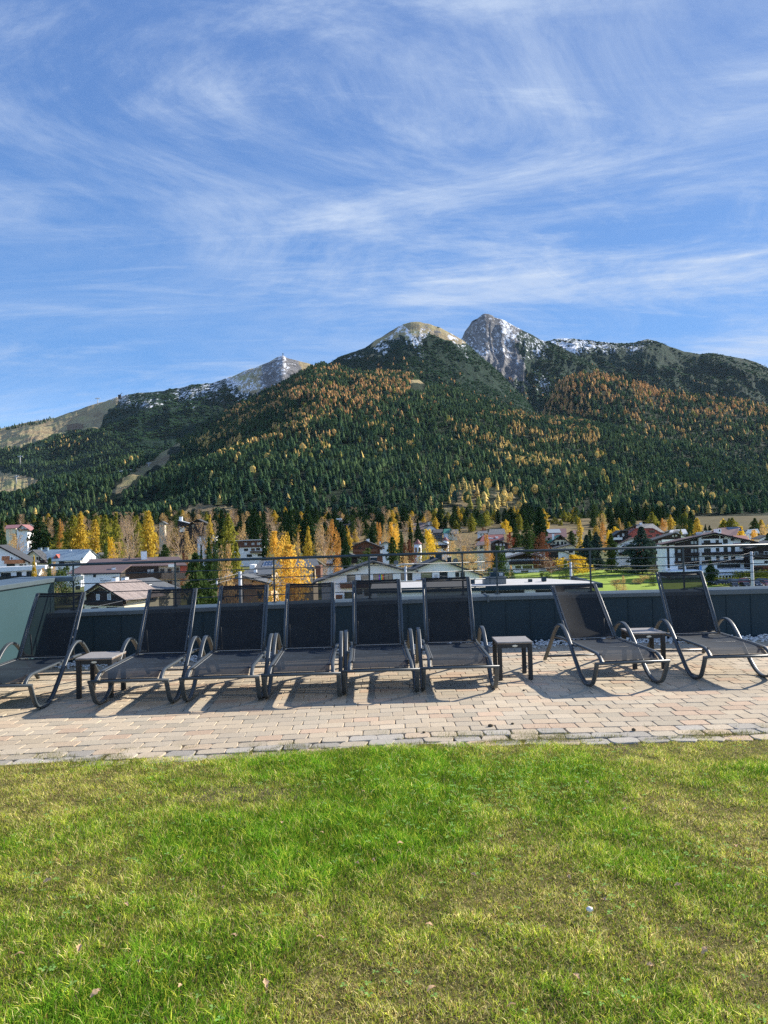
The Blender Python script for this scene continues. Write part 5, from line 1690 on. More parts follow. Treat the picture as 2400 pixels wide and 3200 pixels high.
# ================================================================== buildings
class House:
    """front plane from (pxl, dl) to (pxr, dr); pixel rectangles measured on that plane become metres"""
    def __init__(s, name, label, pxl, pxr, dl, dr=None, cat='house', z0=None, pref=1750, group=None):
        dr = dl if dr is None else dr
        a, b = at(pxl, pref, dl), at(pxr, pref, dr)
        s.O = Vector((a[0], a[1], 0)); e = Vector((b[0] - a[0], b[1] - a[1], 0))
        s.W = e.length; s.e = e.normalized(); s.n = Vector((-s.e.y, s.e.x, 0))
        s.th = math.atan2(s.e.y, s.e.x)
        s.z0 = (float(ground_z(s.O.x, s.O.y)) - .3) if z0 is None else z0
        s.root = empty(name, (s.O.x, s.O.y, s.z0), s.th, label, cat, group)
    def pt(s, px, py, k=0.0):
        """pixel -> (along the front, height) on the plane k metres behind the front"""
        rx, ry, rz = ray(px, py)
        d = Vector((rx, ry, 0)); o = s.O + s.n * k
        t = o.dot(s.n) / d.dot(s.n)
        p = Vector((rx * t, ry * t, 0)) - o
        return p.dot(s.e), EYE + rz * t - s.z0
    def rect(s, r, k=0.0):
        xc, yc = (r[0] + r[2]) / 2, (r[1] + r[3]) / 2
        a, b = s.pt(r[0], yc, k)[0], s.pt(r[2], yc, k)[0]
        return a, b, s.pt(xc, r[3], k)[1], s.pt(xc, r[1], k)[1]
    def body(s, line, pl, pr, depth, m, inset=.25, part='wall', k=0.0):
        depth = depth * .5
        """walls under a roof line (pixels), between pl and pr"""
        L = [s.pt(x, y, k - .5) for x, y in line]
        xs_ = [p[0] for p in L]; zs = [p[1] for p in L]
        a, b = s.pt(pl, 1750, k)[0], s.pt(pr, 1750, k)[0]
        top = [(a, float(np.interp(a, xs_, zs)) - inset)] + [(x, z - inset) for x, z in L if a + .05 < x < b - .05] + [(b, float(np.interp(b, xs_, zs)) - inset)]
        mb = MB(); mb.poly_prism([(b, 0), (a, 0)] + top if False else [(a, 0), (b, 0)] + top[::-1], k, k + depth)
        return mb.build(part, m, s.root)
    def roof(s, line, depth, m, over=1.0, t=.28, k=0.0, part='roof', end_drop=0):
        depth = depth * .5
        L = [s.pt(x, y, k - over) for x, y in line]
        outer = L; inner = [(x, z - t) for x, z in L]
        mb = MB()
        for i in range(len(L) - 1):
            (xa, za), (xb, zb) = L[i], L[i + 1]
            mb.poly_prism([(xa, za - t), (xb, zb - t), (xb, zb), (xa, za)], k - over, k + depth + .6)
        return mb.build(part, m, s.root)
    def fascia(s, line, m, k=0.0, over=1.0, h=.42):
        L = [s.pt(x, y, k - over) for x, y in line]
        mb = MB()
        for i in range(len(L) - 1):
            (xa, za), (xb, zb) = L[i], L[i + 1]
            mb.poly_prism([(xa, za - h), (xb, zb - h), (xb, zb + .04), (xa, za + .04)], k - over - .09, k - over - .005)
        return mb.build('fascia', m, s.root)
    def quadroof(s, c, m, kf, kb, part='roof', t=.2):
        """roof plane seen from above: front edge (l, r) at depth kf, ridge (l, r) at depth kb; the far side slopes back down"""
        (x0, z0), (x1, z1) = s.pt(*c[0], kf), s.pt(*c[1], kf)
        (x2, z2), (x3, z3) = s.pt(*c[2], kb), s.pt(*c[3], kb)
        mb = MB()
        kk = kb + (kb - kf)
        mb.add([(x0, kf, z0), (x1, kf, z1), (x3, kb, z3), (x2, kb, z2), (x0, kk, z0), (x1, kk, z1),
                (x0, kf, z0 - t), (x1, kf, z1 - t), (x3, kb, z3 - t), (x2, kb, z2 - t), (x0, kk, z0 - t), (x1, kk, z1 - t)],
               [(0, 1, 2, 3), (3, 2, 5, 4), (6, 9, 8, 7), (9, 10, 11, 8), (0, 6, 7, 1), (1, 7, 8, 2), (2, 8, 11, 5), (3, 9, 6, 0), (4, 10, 9, 3), (5, 11, 10, 4)])
        o = mb.build(part, m, s.root)
        return o, (x0, z0, x1, z1, x2, z2, x3, z3, kk)
    def side(s, c, pl, pr, m, mr, kf, kb, over=.7, gable=None):
        """house whose roof slopes towards the camera: roof plus walls and gable ends"""
        o, (x0, z0, x1, z1, x2, z2, x3, z3, kk) = s.quadroof(c, mr, kf - over, kb)
        a, b = s.pt(pl, 1750, kf)[0], s.pt(pr, 1750, kf)[0]
        a, b = max(a, x0 + .25, x2 + .25), min(b, x1 - .25, x3 - .25)
        ze = min(z0, z1) - .22 + over * (z2 - z0) / max(kb - kf + over, .1)
        zr = max(min(z2, z3) - .3, ze + .1)
        mb = MB()
        kb2 = kb + (kb - kf)
        for x_a, x_b in ((a, b),):
            mb.add([(x_a, kf, 0), (x_b, kf, 0), (x_b, kf, ze), (x_a, kf, ze), (x_a, kb2, 0), (x_b, kb2, 0), (x_b, kb2, ze), (x_a, kb2, ze), (x_a, kb, zr), (x_b, kb, zr)],
                   [(0, 1, 2, 3), (5, 4, 7, 6), (4, 0, 3, 8, 7), (1, 5, 6, 9, 2)])
        mb.build('wall', m, s.root)
        return o
    def block(s, r, m, part, k0=-.04, k1=.0, parent=None):
        a, b, z0, z1 = s.rect(r, k0)
        mb = MB(); mb.box(a, b, k0, k1, z0, z1)
        return mb.build(part, m, parent or s.root)
    def window(s, r, pane='glass', frame='dframe', k=0.0, mull=0):
        a, b, z0, z1 = s.rect(r, k)
        mb = MB(); f = min(.09, (b - a) * .12)
        mb.box(a - f, b + f, k - .07, k + .01, z1, z1 + f); mb.box(a - f, b + f, k - .10, k + .01, z0 - f, z0)
        mb.box(a - f, a, k - .07, k + .01, z0, z1); mb.box(b, b + f, k - .07, k + .01, z0, z1)
        for i in range(mull):
            x = a + (b - a) * (i + 1) / (mull + 1)
            mb.box(x - .04, x + .04, k - .06, k + .01, z0, z1)
        w = mb.build('window', M[frame], s.root)
        mb = MB(); mb.box(a, b, k - .025, k + .005, z0, z1)
        mb.build('pane', M[pane], w)
        return w
    def balcony(s, r, m='dwood', k=0.0, reach=1.3, slats=False):
        a, b, z0, z1 = s.rect(r, k - reach)
        mb = MB()
        mb.box(a, b, k - reach, k - reach + .08, z0 + .12, z1)
        mb.box(a, a + .08, k - reach + .081, k - .01, z0 + .12, z1); mb.box(b - .08, b, k - reach + .081, k - .01, z0 + .12, z1)
        mb.box(a, b, k - reach + .02, k - .01, z0 - .1, z0 + .115)
        mb.box(a - .05, b + .05, k - reach - .05, k - reach + .13, z1 + .002, z1 + .07)
        return mb.build('balcony', M[m], s.root)
    def chimney(s, r, m='white', k=3.0, cap='dgroof', parent=None):
        a, b, z0, z1 = s.rect(r, k)
        w = b - a
        mb = MB()
        mb.box(a, b, k, k + w * .9, z0 - 1.0, z1 - .18)
        for x in (a + .06, b - .14):
            mb.box(x, x + .08, k + .02, k + w * .88, z1 - .179, z1 - .06)
        c = mb.build('chimney', M[m], parent or s.root)
        mb = MB(); mb.box(a - .1, b + .1, k - .1, k + w * .9 + .1, z1 - .059, z1 + .02)
        mb.build('chimney_cap', M[cap], c)
        return c
    def text(s, body, r, m, k=-.03, italic=0.0, spacing=1.0, part='lettering'):
        a, b, z0, z1 = s.rect(r, k)
        cu = bpy.data.curves.new(part, 'FONT')
        cu.body = body; cu.extrude = .015; cu.shear = italic; cu.space_character = spacing
        cu.size = (z1 - z0) * 1.25
        o = bpy.data.objects.new(part, cu); COL.objects.link(o)
        bpy.context.view_layer.update()
        wdt = max(o.dimensions.x, .01)
        me = bpy.data.meshes.new_from_object(o)
        bpy.data.objects.remove(o); bpy.data.curves.remove(cu)
        o = bpy.data.objects.new(part, me); COL.objects.link(o)
        me.materials.clear(); me.materials.append(M[m])
        o.parent = s.root
        o.rotation_euler = (math.pi / 2, 0, 0)
        o.location = (a, k, z0)
        o.scale = ((b - a) / wdt, 1, 1)
        return o
    def windows(s, rs, **kw):
        for r in rs: s.window(r, **kw)

# --- far left
h = House('chalet', 'white chalet with dark gable roof and orange wooden balcony at the left edge', -85, 90, 205)
RL = [(-110, 1752), (-8, 1703), (95, 1757)]
h.body(RL, -85, 87, 10, M['white']); h.roof(RL, 8, M['dgroof'], over=1.1); h.fascia(RL, M['dwood'], over=1.1)
h.block((5, 1738, 30, 1752), M['owood'], 'wood_cladding'); h.windows([(12, 1741, 19, 1750), (24, 1740, 28, 1750)]); h.window((35, 1742, 38, 1748)); h.window((62, 1764, 71, 1770)); h.window((77, 1764, 82, 1769)); h.window((22, 1762, 46, 1771))
h.balcony((13, 1750, 73, 1760), 'owood', reach=1.0)
h = House('terrace_house', 'flat-roofed white house with long white eaves and three dark windows at the left', -40, 113, 185)
h.body([(-80, 1779), (141, 1770)], -40, 112, 8, M['white']); 
mb = MB(); a, z = h.pt(-80, 1776, -1.2); b, z2 = h.pt(141, 1767, -1.2)
mb.poly_prism([(a, z - 1.3), (b, z2 - .85), (b, z2), (a, z)], -1.2, 3); mb.build('roof', M['wframe'], h.root)
h.windows([(4, 1791, 33, 1814), (53, 1788, 67, 1808), (84, 1786, 100, 1807)], pane='glass', mull=1)
mb = MB()
a, z = h.pt(-60, 1802, -3); b, z2 = h.pt(166, 1797, -3)
mb.poly_prism([(a, z - 2.0), (b, z2 - 2.0), (b, z2), (a, z)], -3.0, -2.97); mb.build('glass_balustrade', M['glass'], h.root)
mb = MB(); mb.box(-6, b, -2.9, 0, z - 2.4, z - 2.0); mb.build('terrace_slab', M['concrete'], h.root)
dm = MB()
cx_, cz_ = h.pt(19, 1812, -2); rr = 1.1
rings = []
for q in range(7):
    an = q / 6 * math.pi / 2
    rings.append([(rr * math.cos(an) * math.cos(i * .524) + .0, rr * math.cos(an) * math.sin(i * .524), rr * .95 * math.sin(an)) for i in range(12)])
dm.loft(rings, smooth=True)
o = dm.build('dome_cover', M['white'])
wp = h.root.matrix_world
o.location = h.O + h.e * cx_ + h.n * (-2) + Vector((0, 0, h.z0 + cz_ - .3))
o.scale = (1, 1, 1.0)
tag(o, 'white domed cover standing on the terrace of the flat-roofed house', 'cover')

h = House('villa', 'house with large pale blue metal roof, two blue chimneys and two white pipes', 152, 258, 255)
o = h.side([(156, 1753), (256, 1750), (101, 1718), (283, 1716)], 160, 252, M['white'], M['blueroof'], 0, 8)
RL = [(70, 1744), (101, 1719), (146, 1757)]
h.body(RL, 79, 137, 9, M['cream'], k=-1.0); h.roof(RL, 9, M['dgroof'], over=.9, k=-1.0)
h.windows([(90, 1742, 94, 1750), (103, 1741, 107, 1749), (114, 1741, 119, 1749), (122, 1741, 126, 1749)], k=-1.0, frame='bwood'); h.balcony((110, 1750, 140, 1760), 'dwood', k=-1.0)
h.chimney((118, 1712, 128, 1724), 'blueroof', 7, 'blueroof', o); h.chimney((139, 1711, 149, 1724), 'blueroof', 7, 'blueroof', o)
for px in (218, 222.5):
    a, z = h.pt(px, 1725, 7); mb = MB(); mb.cyl((a, 7, z - .5), (a, 7, z + .85), .14); mb.build('vent_pipe', M['wframe'], o)
a, b, z0, z1 = h.rect((166, 1732, 187, 1746), 1.5)
mb = MB(); mb.poly_prism([(a, z0), (b, z0), ((a + b) / 2, z1)], 1.2, 5); mb.build('dormer', M['redwall'], o)
h.windows([(175, 1739, 179, 1745)], k=1.15); h.windows([(185, 1753, 200, 1762), (224, 1751, 230, 1754)])
h.block((190, 1756, 250, 1759), M['dwood'], 'balcony', k0=-1.2, k1=-1.1)
for k_ in range(3):
    h.window((255 + 0, 1743 + k_ * 5, 258, 1747 + k_ * 5), k=-.02)
h = House('shed', 'small white gabled house right of the pale blue roof', 290, 312, 275)
RL = [(282, 1739), (305, 1727), (322, 1741)]
h.body(RL, 289, 312, 8, M['white']); h.roof(RL, 8, M['dgroof'], over=.8); h.window((296, 1738, 301, 1745))

h = House('house', 'far house with pale red roof above the trees at the left edge', 18, 92, 400)
h.side([(15, 1652), (56, 1650), (20, 1641), (66, 1639)], 20, 56, M['cream'], M['pinkroof'], 0, 6)
RL = [(52, 1653), (67, 1639), (93, 1656)]
h.body(RL, 54, 87, 14, M['white'], k=-.4); h.roof(RL, 14, M['pinkroof'], over=1.2, k=-.4)
h.windows([(64, 1648, 68, 1652), (73, 1650, 77, 1654), (60, 1656, 66, 1661)], k=-.4); h.balcony((56, 1654, 86, 1657), 'bwood', k=-.4)
h = House('cabin', 'tiny far hut right of the pale red roof', 88, 97, 420)
RL = [(86, 1644), (91, 1638), (99, 1643)]
h.body(RL, 88, 97, 5, M['beige']); h.roof(RL, 5, M['dgroof'], over=.5); h.window((90, 1645, 94, 1649))

# --- big brown-roofed house
h = House('guesthouse', 'big guesthouse with brown sheet roof, large white chimney and lettering on white wall', 230, 400, 172, 176, 'guesthouse')
o = h.side([(209, 1792), (378, 1789), (262, 1764), (412, 1764)], 230, 374, M['white'], M['brownroof'], 0, 7)
h.chimney((349, 1772, 361, 1786), 'white', 2.2, parent=o)
h.windows([(292, 1796, 299, 1803), (237, 1832, 249, 1842)]); h.window((386, 1800, 395, 1812), k=6.3)
h.text('Gästehaus', (312, 1807.0, 323, 1809.2), 'text'); h.text('Waldesruh', (312, 1810.5, 345, 1817), 'text', italic=.3)
RL = [(268, 1768), (420, 1763)]
o = h.side([(258, 1770), (585, 1766), (283, 1747), (558, 1739)], 300, 562, M['beige'], M['brownroof'], 14, 21.5)
h.chimney((441, 1721, 459, 1746), 'white', 19, parent=o); h.chimney((402, 1733, 406, 1744), 'greywood', 20, parent=o)
h.block((392, 1770, 496, 1850), M['dwood'], 'timber_wall', 13.7, 13.95)
h.windows([(462, 1781, 468, 1793), (472, 1780, 479, 1792)], k=13.6, pane='curtain', frame='wframe')
h.windows([(502, 1779, 512, 1792), (525, 1778, 535, 1790), (548, 1775, 558, 1788), (502, 1818, 512, 1830), (526, 1816, 536, 1828)], k=13.95, mull=1)
h.block((526, 1763, 550, 1772), M['wframe'], 'house_sign', 12.2, 12.3)
h.balcony((392, 1793, 503, 1808), 'dwood', k=13.6, reach=1.4); h.balcony((503, 1791, 582, 1808), 'greywood', k=13.95, reach=1.6)
h.balcony((470, 1832, 504, 1846), 'dwood', k=13.6, reach=1.4); h.balcony((503, 1831, 560, 1845), 'greywood', k=13.95, reach=1.6)
h.block((563, 1764, 582, 1790), M['redwall'], 'rear_wing', 15, 21)

# --- chalet with corrugated roof
h = House('chalet', 'dark timber chalet with rusty corrugated roof just behind the left loungers', 262, 386, 150, 146)
RL = [(232, 1874), (305, 1822), (394, 1876)]
h.body(RL, 262, 386, 20, M['cream']); h.roof(RL, 20, M['rust'], over=.9, t=.16); h.fascia(RL, M['dwood'], over=.9, h=.30)
L_ = [h.pt(x, y, -.45) for x, y in [(264, 1856), (305, 1830), (384, 1873)]]
a, b = L_[0][0], L_[2][0]; zb = h.pt(320, 1893, 0)[1]
mb = MB(); mb.poly_prism([(a, zb), (b, zb), (b, L_[2][1] - .3), (L_[1][0], L_[1][1] - .3), (a, L_[0][1] - .3)], -.03, -.001); mb.build('timber_gable', M['dwood'], h.root)
h.windows([(302, 1858, 311, 1874), (337, 1857, 346, 1873)], pane='curtain', k=-.03, frame='wframe')
mb = MB()                                        # carved ornament of the gable
for (xa, ya, xb, yb) in ((300, 1846, 336, 1844), (309, 1844, 312, 1836), (312, 1836, 315, 1845), (315, 1845, 318, 1837), (318, 1837, 321, 1844), (301, 1845, 302, 1840), (327, 1843, 328, 1839)):
    p, q = h.pt(xa, ya, -.06), h.pt(xb, yb, -.06)
    mb.tube([(p[0], -.05, p[1]), (q[0], -.05, q[1])], .05, n=4)
mb.build('gable_ornament', M['greywood'], h.root)
h.balcony((262, 1878, 384, 1889), 'dwood', reach=.9)
h.windows([(286, 1899, 306, 1906), (334, 1898, 350, 1905), (352, 1898, 372, 1904)], mull=1)
h.chimney((350, 1803, 362, 1822), 'white', 5.0)
h = House('annexe', 'cream house with grey sheet roof and white chimneys joined behind the rusty-roofed chalet', 398, 474, 160, 157, 'house')
RL = [(352, 1840), (388, 1812), (480, 1848)]
h.body(RL, 372, 466, 14, M['cream']); h.roof(RL, 14, M['groof'], over=.8, t=.16); h.fascia(RL, M['dwood'], over=.8, h=.22)
h.windows([(401, 1892, 413, 1899), (418, 1856, 423, 1866), (446, 1855, 452, 1866), (434, 1885, 443, 1898)]); h.block((420, 1850, 424, 1905), M['dwood'], 'timber_post')
h.balcony((398, 1866, 462, 1874), 'dwood', reach=.7)
h.chimney((378, 1803, 391, 1818), 'white', 3.0); h.chimney((456, 1824, 466, 1840), 'white', 1.8)

# --- white tower and timber-clad long house
h = House('tower_house', 'white tower-like house with flat roof left of the timber-clad long house', 618, 672, 330)
h.body([(616, 1678), (674, 1676)], 618, 672, 12, M['white'], inset=.05); h.roof([(616, 1677), (674, 1675)], 12, M['whiteroof'], over=.3, t=.3)
h.windows([(640, 1700, 646, 1710), (655, 1700, 661, 1710), (640, 1722, 646, 1732)]); h.chimney((655, 1670, 660, 1677), 'white', 4); h.chimney((664, 1671, 668, 1677), 'white', 6)
h = House('long_house', 'long flat house clad in red-brown timber above white walls', 672, 826, 325)
h.body([(670, 1692), (828, 1685)], 680, 825, 14, M['white'], inset=.3)
h.block((672, 1690, 826, 1711), M['bwood'], 'timber_cladding', -.5, -.01)
h.roof([(670, 1691), (829, 1685)], 14, M['whiteroof'], over=1.2, t=.35)
h.windows([(704, 1700, 711, 1706), (723, 1699, 729, 1705), (765, 1697, 771, 1703), (787, 1697, 794, 1702), (804, 1696, 817, 1702)], pane='curtain', frame='wframe', k=-.5, mull=1)
h.windows([(763, 1715, 775, 1721), (785, 1714, 796, 1720), (801, 1713, 812, 1719), (772, 1733, 787, 1740), (806, 1731, 819, 1738)])
h.balcony((781, 1722, 824, 1728), 'greywood')
h.block((700, 1712, 744, 1716), M['pinkroof'], 'canopy', -1.2, 0)
# --- dark gabled hillside house
h = House('hillside_house', 'dark timber house with big gable and white corner among leafless trees on the left hillside', 560, 640, 400)
RL = [(556, 1653), (618, 1622), (645, 1634)]
h.body(RL, 562, 640, 12, M['dwood']); h.roof(RL, 12, M['dgroof'], over=1.5)
h.block((561, 1647, 577, 1662), M['white'], 'white_corner', -.1, -.01); h.windows([(584, 1645, 590, 1652), (600, 1640, 607, 1648)])
RL = [(557, 1650), (558, 1624), (590, 1634)]
h.body([(557, 1627), (592, 1636)], 557, 590, 8, M['dwood'], k=13); h.roof([(556, 1625), (593, 1635)], 8, M['whiteroof'], k=13, over=.6); h.chimney((560, 1614, 569, 1626), 'white', 14)
h = House('hut', 'small pale hut among the leafless trees left of the dark gabled hillside house', 498, 517, 390)
RL = [(496, 1634), (507, 1629), (519, 1636)]
h.body(RL, 499, 516, 6, M['beige']); h.roof(RL, 6, M['groof'], over=.6); h.window((504, 1640, 509, 1646))

# --- orange house
h = House('house', 'orange house with grey gable roof behind the white utility pole', 662, 846, 128, 128)
RL = [(648, 1838), (752, 1797), (864, 1829)]
h.body(RL, 663, 845, 9, M['orange']); h.roof(RL, 9, M['groof'], over=1.2, t=.2); h.fascia(RL, M['dgroof'], over=1.2, h=.25)
h.balcony((717, 1828, 786, 1836), 'bwood', reach=.9); h.windows([(751, 1809, 759, 1829), (686, 1850, 700, 1872), (806, 1848, 820, 1868)]); h.window((735, 1850, 760, 1872), mull=1)
for px, py in ((711, 1819), (789, 1816)):
    a, z = h.pt(px, py, -.6); mb = MB(); mb.box(a - .1, a + .1, -1.0, -.001, z - .18, z + .05); mb.build('roof_beam', M['dwood'], h.root)
h.chimney((675, 1813, 679, 1826), 'white', 3)
h = House('house', 'low house with dark grey flat-pitched roof and white vent stacks above the orange house', 700, 860, 148)
o = h.side([(696, 1802), (860, 1793), (712, 1785), (862, 1777)], 705, 852, M['beige'], M['groof'], 0, 5)
h.block((705, 1800, 850, 1806), M['dwood'], 'eaves_board', -.6, -.5)
h.chimney((710, 1778, 719, 1790), 'white', 3, parent=o); h.chimney((793, 1777, 802, 1792), 'white', 2, parent=o); h.chimney((803, 1791, 806, 1801), 'whiteroof', .5, parent=o)
h.windows([(832, 1803, 842, 1810)])
h = House('house', 'grey-roofed house with solar panels partly hidden by the biggest golden tree', 800, 990, 172)
o = h.side([(795, 1780), (1003, 1775), (812, 1752), (988, 1745)], 805, 985, M['beige'], M['groof'], 0, 6)
a, z = h.pt(821, 1771, 1.2); b, z2 = h.pt(829, 1755, 4.6); c, _ = h.pt(852, 1771, 1.2); d_, _ = h.pt(856, 1754, 4.6)
mb = MB()
for i in range(3):
    for j in range(2):
        def L2(u, v):
            xa = a + (c - a) * u; xb = b + (d_ - b) * u
            return (xa + (xb - xa) * v, 1.2 + 3.4 * v, z + (z2 - z) * v + .15)
        u0, u1, v0, v1 = i / 3 + .02, (i + 1) / 3 - .02, j / 2 + .03, (j + 1) / 2 - .03
        mb.add([L2(u0, v0), L2(u1, v0), L2(u1, v1), L2(u0, v1)], [(0, 1, 2, 3)])
sp_ = mb.build('solar_panel', M['solar'], o)
mb = MB(); mb.add([(a - .1, 1.1, z + .08), (c + .1, 1.1, z + .08), (d_ + .1, 4.7, z2 + .10), (b - .1, 4.7, z2 + .10)], [(0, 1, 2, 3)]); mb.build('panel_frame', M['wframe'], sp_)
h.block((986, 1768, 1002, 1815), M['bwood'], 'timber_wing', -.8, 5); h.block((780, 1765, 797, 1782), M['white'], 'white_gable', 1, 5)

# --- white house with dark balcony
h = House('chalet', 'white chalet with dark timber balcony and white chimney left of the double-gabled guesthouse', 1015, 1140, 225)
RL = [(1022, 1745), (1078, 1725), (1168, 1757)]
h.body(RL, 1018, 1142, 12, M['white']); h.roof(RL, 12, M['dgroof'], over=1.3); h.fascia(RL, M['dwood'], over=1.3)
h.block((1043, 1738, 1116, 1750), M['dwood'], 'timber_gable', -.1, -.01)
h.windows([(1056, 1741, 1068, 1751), (1090, 1741, 1103, 1750), (1056, 1763, 1071, 1773), (1089, 1763, 1103, 1774)], pane='curtain'); h.balcony((1040, 1749, 1118, 1760), 'dwood')
h.chimney((1047, 1726, 1058, 1736), 'white', 3)
h.block((1000, 1762, 1040, 1768), M['bwood'], 'awning', -2, 0); h.block((1003, 1765, 1030, 1800), M['white'], 'side_wing', -1, -.01); h.block((1044, 1777, 1060, 1792), M['solar'], 'blue_door', -.2, -.02)

# --- double gabled guesthouse
h = House('guesthouse', 'wide white guesthouse with two dark-roofed gables and rainbow curtain in its window', 1002, 1496, 148, 150, 'guesthouse')
RL = [(978, 1820), (1166, 1753), (1262, 1779), (1290, 1779), (1371, 1745), (1509, 1797)]
h.body(RL, 1003, 1496, 13, M['white'], inset=.2); h.roof(RL, 13, M['dgroof'], over=1.2, t=.22); h.fascia(RL, M['dgroof'], over=1.2, h=.32)
h.windows([(1086, 1799, 1109, 1817), (1130, 1798, 1152, 1816), (1254, 1793, 1264, 1812), (1270, 1792, 1287, 1812), (1375, 1789, 1397, 1807), (1424, 1787, 1434, 1805), (1440, 1786, 1451, 1804), (1078, 1853, 1100, 1870), (1500 - 50, 1850, 1470, 1870)], mull=0)
h.window((1317, 1790, 1349, 1809), pane='olivecurtain')
h.window((1168, 1795, 1200, 1815)); h.window((1202, 1794, 1226, 1814), mull=1)
a, b, z0, z1 = h.rect((1184, 1796, 1199, 1814), -.03)
mb = MB()
cols = [(.35, .05, .45), (.05, .12, .55), (.03, .35, .12), (.75, .6, .03), (.75, .25, .02), (.6, .03, .03)]
for i, c in enumerate(cols):
    mb.box(a + (b - a) * i / 6, a + (b - a) * (i + 1) / 6 - .002, -.05 - .01 * (i % 2), -.028, z0, z1, col=c)
M['rainbow'] = mat('rainbow_fabric', (.5, .5, .5), .8, attr=True)
mb.build('rainbow_curtain', M['rainbow'], h.root, colors=True)
mb = MB()
a, b, z0, z1 = h.rect((1358, 1796, 1367, 1807), -.03)
for i in range(4):
    x = a + (b - a) * i / 3; mb.box(x - .015, x + .015, -.05, -.03, z0, z1)
    z = z0 + (z1 - z0) * i / 3; mb.box(a, b, -.068, -.0501, z - .015, z + .015)
mb.build('trellis', M['text'], h.root)
for (x0, y0, x1, y1) in ((1063, 1820, 1190, 1836), (1303, 1811, 1415, 1827), (1303, 1850, 1400, 1862), (1050, 1860, 1070, 1873)):
    h.balcony((x0, y0, x1, y1), 'bwood', reach=1.2)
h.windows([(1105, 1843, 1130, 1856), (1140, 1842, 1160, 1860), (1180, 1838, 1215, 1858), (1340, 1832, 1370, 1848), (1390, 1831, 1410, 1848)])
h.text('VILLA AURORA', (1253, 1819.5, 1298, 1825.5), 'galv')
mb = MB()
a, b, z0, z1 = h.rect((1256, 1834, 1288, 1852), -.03)
for q in ((a, b, z1 - .07, z1), (a, b, z0, z0 + .05), (a, a + .05, z0 + .05, z1 - .071), (b - .05, b, z0 + .05, z1 - .071)):
    mb.box(q[0], q[1], -.05, -.001, q[2], q[3])
mb.build('blind_frame', M['text'], h.root)
for px, py in ((1118, 1778), (1304, 1783), (1168, 1758), (1388, 1749)):
    a, z = h.pt(px, py, -.6); mb = MB(); mb.box(a - .12, a + .12, -1.1, -.001, z - .35, z); mb.build('roof_beam', M['dwood'], h.root)
for r_ in ((1158, 1741, 1178, 1755), (1344, 1737, 1356, 1752), (1362, 1728, 1381, 1745), (1399, 1740, 1410, 1756), (1290, 1760, 1302, 1775)):
    h.chimney(r_, 'teal', 4, 'whiteroof')
for px, py in ((1238, 1758), (1423, 1752)):
    a, z = h.pt(px, py, 2)
    mb = MB()
    rings = [[(a + q * math.cos(i * .524), 2 - .1 * q * q - .05 * q, z + q * math.sin(i * .524)) for i in range(12)] for q in (.05, .3, .5)]
    mb.loft(rings, caps=False, smooth=True); mb.tube([(a, 2.05, z), (a, 2.3, z - 1.6)], .04, n=6)
    mb.build('satellite_dish', M['galv'], h.root)

# --- dark wooden chalet in the centre
h = House('chalet', 'dark red-brown timber chalet with snow-white chimney in the centre', 1102, 1196, 250)
RL = [(1097, 1708), (1141, 1689), (1202, 1713)]
h.body(RL, 1103, 1196, 12, M['bwood']); h.roof(RL, 12, M['dgroof'], over=1.2); h.fascia(RL, M['dwood'], over=1.2)
h.windows([(1120, 1709, 1127, 1715), (1154, 1707, 1165, 1713)]); h.balcony((1104, 1717, 1180, 1724), 'bwood'); h.chimney((1145, 1683, 1154, 1690), 'white', 4)
h.block((1188, 1718, 1197, 1729), M['white'], 'white_corner', -.3, -.01)
h = House('house', 'white-walled house with dark roof behind the dark red-brown chalet', 1182, 1218, 290)
RL = [(1180, 1706), (1205, 1692), (1226, 1700)]
h.body(RL, 1186, 1216, 10, M['white']); h.roof(RL, 10, M['dgroof'], over=1); h.window((1194, 1706, 1200, 1712)); h.chimney((1186, 1691, 1190, 1700), 'white', 2)
def turret(label, px, ptop, peave, pbase, hw, d, roofm):
    x, y, zt = at(px, ptop, d); ze = at(px, peave, d)[2]; zb = float(ground_z(x, y)) - .3
    r = hw * d / F
    root = empty('turret', (x, y, zb), 0, label, 'turret')
    mb = MB(); mb.cyl((0, 0, 0), (0, 0, ze - zb), r * .86, n=14); mb.build('wall', M['white'], root)
    mb = MB(); mb.tube([(0, 0, ze - zb - .1), (0, 0, ze - zb + .35 * (zt - ze)), (0, 0, zt - zb)], r * 1.15, .03, n=14, smooth=False); mb.build('roof', roofm, root)
    for dx in (-.25, .2):
        mb = MB(); mb.box(dx * r * 2 - .4, dx * r * 2 + .4, -r * .9, -r * .6, ze - zb - 3.0, ze - zb - 1.4); mb.build('window', M['glass'], root)
turret('round white turret with pointed red roof beside the bright golden maple', 1305, 1684, 1699, 1735, 13, 285, M['redroof'])
turret('round turret with pointed red roof right of the bright golden maple', 1392, 1677, 1688, 1700, 11, 330, M['redroof'])
h = House('chalet', 'dark-roofed chalet with curved white bay right of the bright golden maple', 1362, 1402, 300)
RL = [(1358, 1693), (1368, 1687), (1404, 1700)]
h.body(RL, 1362, 1401, 10, M['white']); h.roof(RL, 10, M['dgroof'], over=1); h.balcony((1358, 1703, 1398, 1713), 'dwood'); h.window((1386, 1715, 1394, 1720))
h = House('house', 'long low house with pale pinkish roof behind the dark pair of spruces', 1272, 1328, 520)
h.side([(1268, 1655), (1322, 1655), (1270, 1636), (1330, 1633)], 1272, 1322, M['beige'], M['brownroof'], 0, 9)
